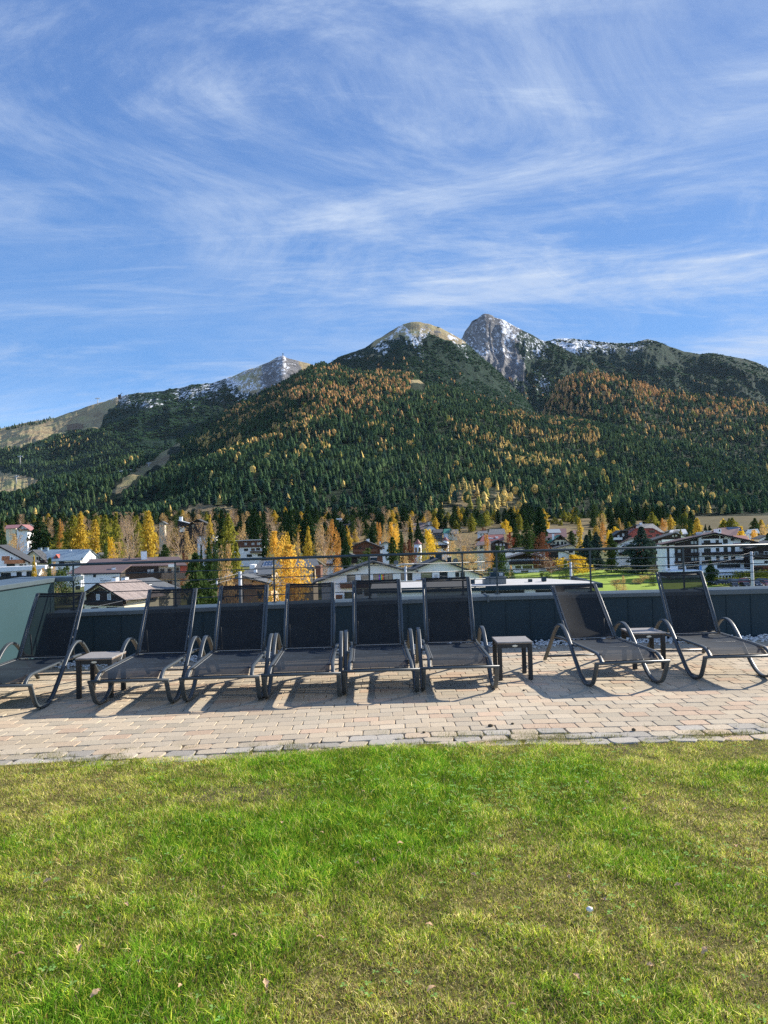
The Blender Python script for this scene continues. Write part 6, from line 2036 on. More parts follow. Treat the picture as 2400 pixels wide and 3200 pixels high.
for lab, RL, w, d in (('upper white gabled house high in the centre of the village', [(1321, 1641), (1340, 1627), (1362, 1635)], (1325, 1358), 530), ('lower white gabled house with dark roof high in the centre of the village', [(1327, 1652), (1345, 1640), (1368, 1655)], (1330, 1364), 500)):
    h = House('house', lab, w[0], w[1], d)
    h.body(RL, w[0], w[1], 10, M['white']); h.roof(RL, 10, M['dgroof'], over=1.2)
    xm = (w[0] + w[1]) / 2; yb = RL[2][1]
    h.windows([(xm - 8, yb, xm - 4, yb + 4), (xm + 3, yb, xm + 7, yb + 4)]); h.balcony((w[0] + 2, yb + 6, w[1] - 2, yb + 8), 'bwood')
h = House('house', 'bluish grey house with grey roof left of the green roof', 1354, 1384, 470)
h.side([(1352, 1665), (1384, 1664), (1352, 1655), (1384, 1653)], 1356, 1384, M['groof'], M['dgroof'], 0, 6); h.windows([(1362, 1668, 1368, 1673), (1374, 1668, 1380, 1673)])
h = House('house', 'house with dark green roof and white gable in the centre distance', 1386, 1412, 460)
o = h.side([(1385, 1666), (1404, 1665), (1387, 1653), (1409, 1652)], 1387, 1403, M['white'], M['greenroof'], 0, 6)
RL = [(1402, 1668), (1409, 1653), (1418, 1668)]
h.body(RL, 1404, 1416, 8, M['cream'], k=-.5); h.roof(RL, 8, M['greenroof'], over=.8, k=-.5); h.window((1407, 1666, 1411, 1672), k=-.5)
h = House('house', 'grey-green roofed house right of the dark green roof', 1412, 1432, 455)
h.side([(1410, 1668), (1434, 1667), (1410, 1655), (1432, 1654)], 1413, 1431, M['cream'], M['groof'], 0, 6); h.windows([(1418, 1671, 1424, 1676)])
h = House('shed', 'long pale metal roof in the centre distance', 1414, 1452, 540)
RL = [(1411, 1654), (1434, 1646), (1456, 1651)]
h.body(RL, 1414, 1452, 12, M['white']); h.roof(RL, 12, M['whiteroof'], over=.8); h.window((1425, 1654, 1432, 1657))
h = House('house', 'rusty red house at the foot of the dry hillock', 1454, 1474, 580)
h.side([(1452, 1640), (1474, 1639), (1455, 1631), (1472, 1630)], 1455, 1472, M['redwall'], M['redroof'], 0, 5); h.windows([(1459, 1641, 1463, 1645)])
x, y, z = at(1462, 1624, 560); zb = float(ground_z(x, y))
cr = empty('crane', (x, y, zb), 0, 'small orange tower crane beside the rusty red house', 'crane')
mb = MB(); mb.box(-.35, .35, -.35, .35, 0, z - zb); mb.build('mast', M['owood'], cr)
mb = MB(); mb.tube([(-1.2, 0, z - zb), (2.6, 0, z - zb + .3)], .35, n=4); mb.build('jib', M['owood'], cr)

h = House('house', 'house with broad grey roof behind the crimson maple', 1527, 1580, 400)
h.side([(1524, 1671), (1580, 1668), (1530, 1654), (1576, 1652)], 1528, 1577, M['beige'], M['groof'], 0, 8); h.windows([(1535, 1673, 1541, 1678), (1556, 1672, 1562, 1677)])
h = House('shed', 'low pale building with roller doors left of the broad grey roof', 1492, 1524, 390)
h.side([(1490, 1668), (1525, 1666), (1494, 1660), (1523, 1658)], 1493, 1523, M['white'], M['groof'], 0, 5); h.windows([(1501, 1668, 1505, 1674), (1510, 1668, 1516, 1674)], pane='curtain')
h = House('house', 'house with deep red roof and small white dormers', 1502, 1576, 320)
o = h.side([(1498, 1693), (1577, 1687), (1510, 1672), (1572, 1670)], 1505, 1574, M['cream'], M['redroof'], 0, 8)
for px, py in ((1529, 1683), (1537, 1684), (1552, 1680), (1566, 1686)):
    a, z = h.pt(px, py, 3.5); mb = MB(); mb.box(a - .5, a + .5, 2.6, 4.4, z - .4, z + .5); mb.build('dormer', M['wframe'], o)
h = House('house', 'low house with rust-red roof in front of the roof with dormers', 1490, 1535, 280)
h.side([(1480, 1706), (1535, 1700), (1494, 1694), (1532, 1690)], 1492, 1532, M['cream'], M['brownroof'], 0, 6); h.window((1500, 1708, 1508, 1714))
h = House('chalet', 'black-brown chalet with small windows below the red roof with dormers', 1540, 1588, 296)
RL = [(1533, 1698), (1555, 1687), (1594, 1699)]
h.body(RL, 1540, 1588, 10, M['dwood']); h.roof(RL, 10, M['dgroof'], over=1.0); h.windows([(1550, 1700, 1555, 1705), (1562, 1700, 1567, 1705), (1573, 1700, 1577, 1705)], pane='curtain', frame='wframe')
h = House('house', 'white house under a long dark sloping roof right of the black-brown chalet', 1560, 1640, 285)
RL = [(1532, 1697), (1590, 1716), (1640, 1712)]
h.body(RL, 1560, 1635, 10, M['white'], inset=.3); h.roof(RL, 10, M['dgroof'], over=1.2); h.windows([(1577, 1722, 1582, 1728), (1600, 1722, 1608, 1728)])

# --- chalet with lettering
h = House('chalet', 'chalet with dark gable, long black balcony and dark lettering on a white wall', 1583, 1690, 270, 270)
RL = [(1576, 1747), (1643, 1728), (1690, 1740)]
h.body(RL, 1585, 1684, 13, M['white']); h.roof(RL, 13, M['dgroof'], over=1.4); h.fascia(RL, M['dwood'], over=1.4)
L_ = [h.pt(x, y, -.5) for x, y in [(1590, 1743), (1643, 1730), (1676, 1739)]]
zb = h.pt(1640, 1746, 0)[1]
mb = MB(); mb.poly_prism([(L_[0][0], zb), (L_[2][0], zb), (L_[2][0], L_[2][1] - .25), (L_[1][0], L_[1][1] - .25), (L_[0][0], L_[0][1] - .25)], -.12, -.001); mb.build('timber_gable', M['dwood'], h.root)
h.windows([(1598, 1746, 1606, 1751), (1609, 1746, 1617, 1751), (1620, 1746, 1629, 1751), (1632, 1745, 1643, 1751), (1646, 1745, 1660, 1750)], pane='curtain')
h.balcony((1593, 1752, 1690, 1763), 'dwood', reach=1.6)
h.windows([(1611, 1769, 1627, 1776), (1634, 1768, 1662, 1776)], mull=2); h.window((1629, 1783, 1650, 1787))
h.block((1667, 1765, 1690, 1776), M['bwood'], 'timber_door_wall', -.2, -.01)
h = House('annexe', 'white wing carrying the lettering between black gable and dark timber block', 1668, 1765, 276, 276)
h.body([(1660, 1733), (1707, 1724)], 1669, 1706, 10, M['white'], inset=.1); h.roof([(1655, 1735), (1708, 1723)], 10, M['dgroof'], over=.5)
h.text('Johann', (1680, 1733, 1703, 1738.5), 'dframe'); h.window((1684, 1742, 1694, 1748))
h.block((1706.5, 1724, 1744, 1762), M['dwood'], 'timber_block', -.3, 4)
h.block((1690, 1752, 1744, 1775), M['bwood'], 'timber_ground_floor', -.5, -.31)
h.block((1745, 1752, 1790, 1790), M['greywood'], 'timber_ground_floor', -.5, -.01)
RL = [(1744, 1722), (1762, 1722), (1806, 1741)]
h.body(RL, 1745, 1790, 10, M['white']); h.roof(RL, 10, M['dgroof'], over=.8); h.windows([(1756, 1741, 1762, 1747), (1778, 1722, 1790, 1727)])

h = House('house', 'house with maroon roof and wide pale skylight behind the green-roofed house', 1708, 1770, 390)
o = h.side([(1705, 1680), (1772, 1678), (1710, 1653), (1769, 1651)], 1710, 1768, M['beige'], M['maroof'], 0, 10)
a, b, z0, z1 = h.rect((1711, 1655, 1753, 1665), 5)
mb = MB(); mb.add([(a, 4.2, z0), (b, 4.2, z0), (b, 8.2, z1 + .25), (a, 8.2, z1 + .25)], [(0, 1, 2, 3)]); mb.build('skylight', M['curtain'], o); h.windows([(1712, 1682, 1718, 1688)])
h = House('house', 'cream house with green roof, black balcony and white chimney', 1718, 1782, 318)
RL = [(1712, 1702), (1752, 1671), (1787, 1701)]
h.body(RL, 1720, 1781, 10, M['cream']); h.roof(RL, 10, M['greenroof'], over=1.0); h.fascia(RL, M['dwood'], over=1.0, h=.5)
L_ = [h.pt(x, y, -.5) for x, y in [(1735, 1685), (1752, 1673), (1766, 1685)]]
mb = MB(); mb.poly_prism([(p[0], p[1] - .3) for p in (L_[0], L_[2], L_[1])], -.1, -.001); mb.build('timber_gable', M['dwood'], h.root)
h.windows([(1741, 1693, 1746, 1702), (1754, 1693, 1759, 1702), (1764, 1694, 1769, 1700), (1728, 1694, 1734, 1699)]); h.balcony((1718, 1702, 1784, 1709), 'dwood'); h.chimney((1726, 1667, 1732, 1683), 'white', 1)
h = House('house', 'dark-roofed house between the green-roofed house and the lettered wing', 1744, 1800, 292)
RL = [(1735, 1712), (1786, 1700), (1802, 1708)]
h.body(RL, 1745, 1797, 9, M['cream']); h.roof(RL, 9, M['dgroof'], over=1.1); h.window((1760, 1714, 1768, 1719))
h = House('house', 'house with pale red roof partly hidden by the slim gold larch', 1788, 1824, 400)
h.side([(1786, 1668), (1826, 1668), (1790, 1657), (1818, 1656)], 1789, 1823, M['cream'], M['maroof'], 0, 6); h.window((1794, 1671, 1800, 1675))

# --- red-walled hotel with grey roof
h = House('hotel', 'hotel with red tiled mansard and pale grey metal roof behind the blue-grey spruce', 1935, 2076, 300, 300, 'hotel')
o = h.side([(1985, 1659), (2078, 1664), (1990, 1638), (2040, 1636)], 1990, 2070, M['redwall'], M['groof'], 3, 11)
RL = [(1928, 1699), (1986, 1650), (2040, 1650), (2082, 1672)]
h.body(RL, 1945, 2073, 10, M['redwall'], inset=.2); h.roof(RL, 3.6, M['redroof'], over=.6)
h.windows([(2030, 1658, 2045, 1664), (1963, 1674, 1973, 1679), (2027, 1673, 2037, 1677), (2050, 1670, 2060, 1676)]); h.block((2027, 1656, 2046, 1658), M['redroof'], 'dormer_roof', -1.2, -.01); h.chimney((2000, 1632, 2007, 1640), 'white', 10)
h = House('chalet', 'dark gabled chalet with white balconies left of the red-tiled hotel', 1919, 1968, 290)
RL = [(1917, 1673), (1940, 1657), (1974, 1656)]
h.body(RL, 1921, 1966, 8, M['dwood']); h.roof(RL, 8, M['dgroof'], over=1.0); h.balcony((1919, 1680, 1945, 1686), 'wframe'); h.windows([(1930, 1673, 1935, 1679), (1945, 1668, 1950, 1675)], pane='curtain', frame='wframe')
h = House('hotel_wing', 'white hotel wing with brown roof, white balconies and black pillars left of the blue-grey spruce', 1925, 1985, 288, 288, 'hotel')
RL = [(1916, 1706), (1972, 1682), (1998, 1680)]
h.body(RL, 1927, 1990, 12, M['white'], inset=.3); h.roof(RL, 10, M['brownroof'], over=1.0)
h.windows([(1938, 1700, 1940, 1705), (1942, 1700, 1944, 1705), (1950, 1700, 1963, 1708), (1938, 1720, 1946, 1728), (1950, 1719, 1958, 1728), (1970, 1716, 1980, 1726)], pane='curtain'); h.balcony((1935, 1727, 1966, 1734), 'dwood'); h.balcony((1948, 1706, 1975, 1711), 'dwood')
h.text('HOTEL', (1951, 1703.6, 1965, 1708.4), 'wframe', k=-1.36)
h = House('hotel_wing', 'black timber gable with two small attic windows left of the big hotel', 2046, 2148, 272, 272, 'hotel')
RL = [(2030, 1690), (2112, 1664), (2160, 1681)]
h.body(RL, 2040, 2150, 12, M['dwood']); h.roof(RL, 9, M['dgroof'], over=1.2)
h.windows([(2101, 1673, 2105, 1677), (2111, 1672, 2115, 1676), (2058, 1691, 2065, 1697)], pane='curtain', frame='wframe')
h.block((2068, 1686, 2110, 1697), M['white'], 'white_wall', -.1, -.01); h.block((2128, 1674, 2142, 1680), M['white'], 'white_gable', -.12, -.02)
for r_ in ((2051, 1700, 2056, 1765), (2080, 1704, 2086, 1760), (2066, 1700, 2070, 1745)):
    h.block(r_, M['white'], 'pillar', -1.0, -.4)
h.balcony((2040, 1723, 2080, 1730), 'dwood')
h.windows([(2058, 1716, 2066, 1722), (2070, 1715, 2078, 1722)])

# --- the big hotel
h = House('hotel', 'big white hotel with wide dark gable roof, black balconies and red lettering', 2085, 2352, 238, 238, 'hotel')
RL = [(2069, 1700), (2234, 1664), (2380, 1696)]
h.body(RL, 2080, 2352, 14, M['white']); o = h.roof(RL, 7, M['brownroof'], over=1.6, t=.35); h.fascia(RL, M['dwood'], over=1.6, h=.5)
h.block((2110, 1697, 2184, 1764), M['dwood'], 'timber_wing', -.3, -.01)
L_ = [h.pt(x, y, -.5) for x, y in [(2112, 1694), (2184, 1677)]]
zb = h.pt(2150, 1698, 0)[1]
mb = MB(); mb.poly_prism([(L_[0][0], zb - .3), (L_[1][0], zb + .1), (L_[1][0], L_[1][1] - .4), (L_[0][0], L_[0][1] - .4)], -.31, -.02); mb.build('timber_gable', M['dwood'], h.root)
h.block((2086, 1703, 2092, 1775), M['dwood'], 'timber_strip', -.3, -.01)
h.block((2080, 1698, 2110, 1703), M['dwood'], 'eaves_timber', -.4, -.01)
h.block((2185, 1678, 2193, 1762), M['concrete'], 'stone_pillar', -1.2, -.01)
L_ = [h.pt(x, y, -.5) for x, y in [(2194, 1676), (2234, 1667), (2249, 1670)]]
zb = h.pt(2220, 1683.5, 0)[1]
mb = MB(); mb.poly_prism([(L_[0][0], zb), (L_[2][0], zb), (L_[2][0], L_[2][1] - .4), (L_[1][0], L_[1][1] - .4), (L_[0][0], L_[0][1] - .4)], -.1, -.001); mb.build('timber_gable', M['dwood'], h.root)
h.windows([(2200, 1689, 2219, 1699), (2237, 1688, 2245, 1697), (2260, 1686, 2273, 1698), (2201, 1714, 2220, 1725), (2238, 1713, 2247, 1723), (2262, 1711, 2273, 1724), (2285, 1710, 2296, 1724), (2323, 1710, 2335, 1721),
           (2203, 1741, 2221, 1750), (2239, 1739, 2248, 1749), (2262, 1738, 2275, 1748), (2285, 1737, 2297, 1751), (2324, 1736, 2336, 1748), (2326, 1764, 2336, 1773)])
h.windows([(2118, 1717, 2127, 1727), (2159, 1716, 2167, 1727), (2170, 1716, 2178, 1726), (2159, 1691, 2167, 1700), (2170, 1691, 2177, 1700), (2119, 1744, 2128, 1753), (2160, 1743, 2168, 1753), (2171, 1743, 2179, 1753)], pane='curtain', k=-.3)
h.balcony((2193, 1697, 2256, 1701), 'dwood', reach=1.0)
h.balcony((2194, 1725, 2345, 1733), 'dwood', reach=1.4); h.balcony((2194, 1751, 2345, 1759), 'dwood', reach=1.4)
h.balcony((2112, 1728, 2186, 1735), 'dwood', k=-.3, reach=1.2); h.balcony((2112, 1753, 2186, 1760), 'dwood', k=-.3, reach=1.2)
h.windows([(2145, 1766, 2183, 1783), (2242, 1763, 2312, 1779), (2120, 1770, 2135, 1783)], mull=4)
h.block((2186, 1765, 2193, 1781), M['bluesign'], 'blue_panel', -2.2, -2.05)
h.block((2098, 1784, 2200, 1790), M['white'], 'terrace_slab', -8, -.01); h.block((2238, 1781, 2347, 1787), M['white'], 'terrace_edge', -8, -.01)
h.text('Essenhof', (2291, 1695.5, 2316.5, 1700.5), 'textred', italic=.1)
for px, py in ((2257, 1673), (2289, 1680), (2321, 1687), (2350, 1694)):
    a, z = h.pt(px, py, -.8); mb = MB(); mb.box(a - .25, a + .25, -1.5, -.001, z - 1.0, z - .2); mb.build('roof_beam', M['dwood'], h.root)
h.block((2183, 1663, 2196, 1673), M['concrete'], 'chimney', 2, 4)
mb = MB()
for px in range(2240, 2345, 7):
    a, z = h.pt(px, 1779, -7.6); mb.cyl((a, -7.6, z - 1), (a, -7.6, z), .04, n=4)
a, z = h.pt(2240, 1776, -7.6); b, z2 = h.pt(2344, 1774, -7.6); mb.tube([(a, -7.6, z), (b, -7.6, z2)], .05, n=4)
mb.build('terrace_railing', M['wframe'], h.root)
# conservatory
h = House('conservatory', 'white glazed conservatory with sloping roof below the big hotel terrace', 2252, 2296, 226)
a, b, z0, z1 = h.rect((2246, 1799, 2295, 1809), 0)
mb = MB()
for i in range(6):
    x = a + (b - a) * i / 5; mb.box(x - .12, x + .12, -.1, .1, 0, z1)
mb.box(a, b, -.1, .1, z1 + .001, z1 + .25); mb.build('frame', M['wframe'], h.root)
mb = MB(); mb.box(a, b, .02, .06, .1, z1 - .01); mb.build('pane', M['glass'], h.root)
za = h.pt(2270, 1791, 3)[1]
mb = MB(); mb.add([(a - .3, -.4, z1 + .2), (b + .3, -.4, z1 + .2), (b + .3, 3, za), (a - .3, 3, za)], [(0, 1, 2, 3)]); rf = mb.build('roof', M['curtain'], h.root)
mb = MB()
for i in range(7):
    x = a - .3 + (b - a + .6) * i / 6
    mb.tube([(x, -.42, z1 + .26), (x, 3, za + .06)], .09, n=4)
mb.build('glazing_bar', M['wframe'], rf)
h = House('chalet', 'dark timber house with white ground floor at the right edge', 2352, 2460, 232)
RL = [(2345, 1712), (2420, 1690), (2520, 1722)]
h.body(RL, 2354, 2470, 12, M['dwood']); h.roof(RL, 12, M['dgroof'], over=1.2); h.block((2354, 1748, 2470, 1766), M['white'], 'white_floor', -.2, -.01)
h.balcony((2352, 1736, 2440, 1744), 'dwood'); h.windows([(2358, 1725, 2368, 1734), (2388, 1724, 2400, 1734), (2388, 1752, 2400, 1760)], k=-.2, frame='wframe'); h.block((2352, 1766, 2420, 1772), M['bwood'], 'fence_board', -3, -2.9)
# roofs behind the big hotel
h = House('shed', 'pale metal roof left of the bright yellow larch', 2092, 2146, 370)
RL = [(2084, 1670), (2098, 1656), (2142, 1653), (2150, 1670)]
h.body([(2086, 1672), (2120, 1655), (2148, 1668)], 2094, 2145, 10, M['beige']); h.side([(2086, 1671), (2150, 1668), (2096, 1656), (2142, 1653)], 2090, 2146, M['beige'], M['whiteroof'], -2, 6); h.window((2100, 1674, 2106, 1678))
h = House('house', 'low grey roof with skylights behind the big hotel', 2198, 2236, 330)
o = h.side([(2196, 1670), (2232, 1668), (2199, 1659), (2237, 1658)], 2199, 2232, M['white'], M['groof'], 0, 5); a, z = h.pt(2213, 1661, 3.5); mb = MB(); mb.box(a - .8, a + .8, 3, 4.2, z - .3, z + .25); mb.build('skylight', M['curtain'], o); h.window((2204, 1671, 2209, 1675))
h = House('house', 'house with brownish red roof and solar panels behind the hotel gable', 2242, 2318, 290)
o = h.side([(2262, 1683), (2300, 1676), (2243, 1650), (2312, 1646)], 2258, 2298, M['white'], M['maroof'], 0, 10)
a, z = h.pt(2278, 1657, 7); b, z2 = h.pt(2312, 1648, 9.5)
mb = MB(); mb.add([(a, 6.5, z - .35), (b - .5, 6.5, z - .35), (b, 9.6, z2 + .2), (a, 9.6, z2 + .2)], [(0, 1, 2, 3)]); mb.build('solar_panel', M['solar'], o)
h.block((2244, 1653, 2254, 1666), M['white'], 'white_dormer', 4, 8); h.window((2247, 1655, 2250, 1661), k=4)
h = House('house', 'low orange-red roof just above the big hotel eave', 2296, 2340, 270)
h.side([(2300, 1690), (2345, 1690), (2290, 1673), (2332, 1673)], 2302, 2338, M['cream'], M['redroof'], 0, 5); h.window((2306, 1692, 2312, 1696))
h = House('house', 'bluish grey roof at the right behind the yellow trees', 2335, 2372, 340)
h.side([(2332, 1667), (2376, 1666), (2336, 1655), (2368, 1652)], 2336, 2370, M['white'], M['blueroof'], 0, 6); h.windows([(2345, 1669, 2351, 1674)])
h = House('house', 'dark roofed house half hidden by the tan tree at the right edge', 2376, 2420, 300)
RL = [(2370, 1684), (2398, 1672), (2430, 1686)]
h.body(RL, 2376, 2424, 9, M['white']); h.roof(RL, 9, M['dgroof'], over=1); h.window((2384, 1688, 2391, 1694))
# far huts on the slope
h = House('hillside_house', 'long dark timber house with terrace below the forest left of centre', 1058, 1110, 500)
h.side([(1060, 1640), (1110, 1641), (1060, 1625), (1108, 1630)], 1060, 1108, M['dwood'], M['dgroof'], 0, 8); h.block((1050, 1620, 1068, 1624), M['wframe'], 'white_terrace', -.5, 2)
h.windows([(1068, 1640, 1074, 1645), (1084, 1641, 1090, 1646)])

# --- near flat roof with plant
h = House('flat_building', 'flat-roofed white building with pale gravel roof and dark teal roof edge just below the terrace', 1472, 1884, 60, 60, 'building')
a, zf = h.pt(1472, 1833, 0); b, zf2 = h.pt(1884, 1822, 0)
zr = (zf + zf2) / 2
mb = MB(); mb.box(a - 8, b, 0, .35, zr - .37, zr + .0); mb.box(b - .35, b, .351, 9, zr - .37, zr); mb.build('roof_edge', M['teal'], h.root)
mb = MB(); mb.add([(a - 8, .36, zr - .03), (b - .36, .36, zr - .03), (b - .36, 3.0, zr - .03), (b - 3.0, 7.8, zr - .03), (b - 8.4, 8.2, zr - .03), (a - 8, 8.2, zr - .03)], [(0, 1, 2, 3, 4, 5)])
mb.build('gravel_roof', M['gravel'], h.root)
mb = MB(); mb.box(a - 7.5, b - .8, .5, 8.0, 0, zr - .372); mb.build('wall', M['white'], h.root)
h.windows([(1507, 1849, 1635, 1870), (1677, 1846, 1760, 1868)], k=.5, mull=1)
for r_ in ((1652, 1810, 1664, 1823), (1694, 1803, 1708, 1817)):
    x0, x1, z0, z1 = h.rect(r_, 3.5); mb = MB(); mb.box(x0, x1, 3.5, 3.5 + x1 - x0, z0, z1, .02); mb.build('roof_vent', M['teal'], h.root)
h.block((1472, 1812, 1484, 1826), M['teal'], 'roof_vent', 3, 3.4)
x0, x1, z0, z1 = h.rect((1513, 1802, 1582, 1827), 2)
hv = empty('ventilation_unit', (0, 0, 0), 0, 'grey boxy ventilation unit standing on the pale gravel roof', 'ventilation unit')
hv.location = h.O + h.e * x0 + h.n * 2 + Vector((0, 0, h.z0 + zr - .028)); hv.rotation_euler = (0, 0, h.th)
w_, hh_ = x1 - x0, z1 - zr + .03
mb = MB(); mb.box(0, w_ * .28, .1, 1.2, 0, hh_ * .92, .02); mb.box(w_ * .281, w_, 0, 1.3, 0, hh_, .02); mb.build('casing', M['galv'], hv)
mb = MB(); mb.box(w_ * .32, w_ * .94, .2, 1.1, hh_, hh_ + .32, .02); mb.build('upper_casing', M['teal'], hv)
mb = MB()
for i in range(5): mb.box(w_ * .70, w_ * .88, .17, .195, hh_ + .05 + i * .05, hh_ + .075 + i * .05)
mb.build('louvre', M['wframe'], hv)
mb = MB(); mb.cyl((w_ * .55, .6, hh_ + .321), (w_ * .55, .6, hh_ + .6), .16); mb.box(w_ * .45, w_ * .65, .5, .7, hh_ + .601, hh_ + .68); mb.build('exhaust', M['galv'], hv)

# --- hedges, car park
def hedge(pxl, pxr, ptop, d, depth, label):
    a = at(pxl, ptop, d); b = at(pxr, ptop, d); zb = float(ground_z(a[0], a[1])) - .2
    n = int(420 * (b[0] - a[0]) * (a[2] - zb) / 8)
    P = np.stack([rng.uniform(a[0], b[0], n), a[1] + rng.uniform(0, depth, n), zb + (a[2] - zb) * rng.random(n) ** .7 * (1 + .06 * rng.normal(0, 1, n))], -1)
    A = rng.normal(0, 1, (n, 3)); A /= np.linalg.norm(A, axis=1)[:, None]
    Bv = np.cross(A, rng.normal(0, 1, (n, 3))); Bv /= np.linalg.norm(Bv, axis=1)[:, None] + 1e-9
    v = tri_cloud(P, A * .3, Bv * .16, 0)
    o = mesh_np('hedge', v, np.arange(len(v)).reshape(-1, 3), LM['hedge_leaves'])
    tag(o, label, 'hedge')
leafmat('hedge_leaves', (.17, .19, .04), .25)
hedge(2297, 2345, 1787, 222, 2, 'tall clipped olive green hedge left of the tall white pole')
hedge(2352, 2420, 1786, 222, 2, 'tall clipped olive green hedge right of the tall white pole')
hedge(2203, 2300, 1808, 214, 1.2, 'low yellowish hedge along the car park in front of the conservatory')
hedge(2301, 2420, 1807, 214, 1.2, 'low hedge along the right part of the car park')
q = [at(2215, 1830, 0 + 218), at(2500, 1822, 218)]
zc = -16.5
mb = MB(); mb.add([(97, 190, 0), (130, 190, 0), (130, 214, 0), (100, 214, 0)], [(0, 1, 2, 3)])
o = mb.build('car_park', M['asph']); o.location = (0, 0, float(ground_z(105, 205)) + .35); tag(o, 'paved car park below the hotel hedges', kind='structure')
ZC = float(ground_z(105, 205)) + .354

def make_car(paint, label, van=False):
    root = empty('parked_car', (0, 0, 0), 0, label, 'car', 'cars parked below the hotel')
    H1, H2 = (.95, 1.62) if van else (.90, 1.47)
    L, W = 4.4, 1.78
    prof = [(-2.2, .35), (-2.2, .72), (-2.05, H1 - .02), (-1.0, H1 + .06), (1.0, H1 + .08), (2.05, H1), (2.2, .75), (2.2, .35)]
    mb = MB()
    def ring(x, z, w): return [(x, -w, z), (x, w, z)]
    # lower body as loft across width
    secs = []
    for y, s_ in ((-W / 2, .93), (-W / 2 + .12, 1.0), (W / 2 - .12, 1.0), (W / 2, .93)):
        secs.append([(x * (1 if s_ == 1 else .985), y, .30 + (z - .30) * (1 if s_ == 1 else .94)) for x, z in prof])
    mb.loft(secs, smooth=False); mb.build('body', M[paint], root)
    mb = MB()
    cab = [(-1.15, H1), (-.55, H2 - .05), (-.25, H2), (1.25, H2 - .02), (1.65, H2 - .12), (2.05, H1)] if not van else [(-1.5, H1), (-.85, H2 - .05), (-.5, H2), (1.7, H2 - .02), (2.0, H2 - .12), (2.12, H1)]
    secs = [[(x, y * (1 if z <= H1 else .84), z - .0) for x, z in cab] for y in (-W / 2 + .06, W / 2 - .06)]
    mb.loft(secs); mb.build('cabin_glass', M['glass'], root)
    mb = MB(); top = [(x, z) for x, z in cab[1:-1]]
    secs = [[(x, y, z + .012) for x, z in top] + [(x, y, z - .07) for x, z in top[::-1]] for y in (-W / 2 * .87, W / 2 * .87)]
    mb.loft(secs); rf = mb.build('roof', M[paint], root)
    for sx, sy in ((-1.35, -1), (-1.35, 1), (1.35, -1), (1.35, 1)):
        mb = MB(); mb.cyl((sx, sy * (W / 2 - .2), .32), (sx, sy * (W / 2 + .01), .32), .32, n=16, smooth=False); wh = mb.build('wheel', M['tyre'], root)
        mb = MB(); mb.cyl((sx, sy * (W / 2 + .011), .32), (sx, sy * (W / 2 + .03), .32), .20, n=12, smooth=False); mb.build('rim', M['rim'], wh)
    for sy in (-1, 1):
        mb = MB(); mb.box(-2.23, -2.12, sy * .5 - .16, sy * .5 + .2 * 1, .62, .76); mb.build('headlight', M['lamp'], root)
        mb = MB(); mb.box(2.14, 2.22, sy * .65 - .12, sy * .65 + .12, .66, .84); mb.build('tail_light', M['tail'], root)
    return root
CARS = [('cargrey', 2250, 1824, 211, 8, 'dark navy estate car at the left end of the car park'), ('cargrey', 2286, 1823, 212, 25, 'navy car right behind the dark navy estate car'),
        ('carblack', 2296, 1833, 199, 75, 'black car facing the camera beside the orange cones'), ('carred', 2320, 1821, 213, 20, 'dark plum car in the back row of the car park'),
        ('carblack', 2330, 1833, 199, 84, 'black car facing the camera left of the tall white pole'), ('carwhite', 2333, 1819, 216, 35, 'silver car half hidden behind the plum car'),
        ('cargrey', 2364, 1830, 202, 82, 'dark car just right of the tall white pole'), ('carblack', 2378, 1822, 212, 15, 'black car in the back row right of the tall white pole'),
        ('carred', 2397, 1829, 203, 80, 'plum car at the right edge')]
built = {}
for i, (pt_, px, py, d, rz, lab) in enumerate(CARS):
    if pt_ in built:
        c = copy_tree(built[pt_]); c['label'] = lab
    else:
        c = make_car(pt_, lab); built[pt_] = c
    x = at(px, py, d)[0]
    c.location = (x, d, ZC); c.rotation_euler = (0, 0, math.radians(rz))
for px, d, lab in ((2233.5, 200, 'left one of two small orange traffic cones beside the car park'), (2238.5, 200.5, 'right one of two small orange traffic cones beside the car park')):
    x = at(px, 1830, d)[0]
    mb = MB(); mb.tube([(0, 0, 0), (0, 0, .75)], .22, .04, n=8); mb.box(-.25, .25, -.25, .25, -.03, .02)
    o = mb.build('traffic_cone', M['owood']); o.location = (x, d, float(ground_z(x, d)) + .1); tag(o, lab, 'traffic cone', 'traffic cones beside the car park')

# --- utility poles and cables
def pole(px, ptop, d, w, label, arms=1, lamp=False, wood=False):
    x, y, zt = at(px, ptop, d); zb = float(ground_z(x, y)) - .2
    root = empty('utility_pole', (x, y, zb), 0, label, 'utility pole')
    mb = MB(); mb.tube([(0, 0, 0), (0, 0, zt - zb)], w, w * .75, n=8); mb.build('mast', M['concrete'], root)
    for i in range(arms):
        z = zt - zb - .3 - i * .55
        mb = MB(); mb.box(-.55, .55, -.05, .05, z - .04, z + .04)
        for sx in (-.5, -.18, .18, .5):
            mb.cyl((sx, 0, z + .041), (sx, 0, z + .2), .035, n=6)
        mb.build('crossarm', M['galv'], root)
    if lamp:
        mb = MB(); mb.tube([(-1.4, 0, zt - zb + .05), (-.7, 0, zt - zb + .28), (0, 0, zt - zb + .30), (1.3, 0, zt - zb + .30)], .17, .12, n=8); mb.build('lamp_head', M['lamp'], root)
    return Vector((x, y, zt - .3))
p1 = pole(750, 1786, 100, .30, 'pale utility pole in front of the orange house', 2)
p2 = pole(1267, 1770, 115, .26, 'white street lamp pole in front of the double-gabled guesthouse', 2, True)
p3 = pole(1783, 1757, 128, .26, 'pale utility pole in front of the wide yellow tree', 2)
p4 = pole(2348, 1724, 150, .36, 'tall white utility pole at the car park', 3)
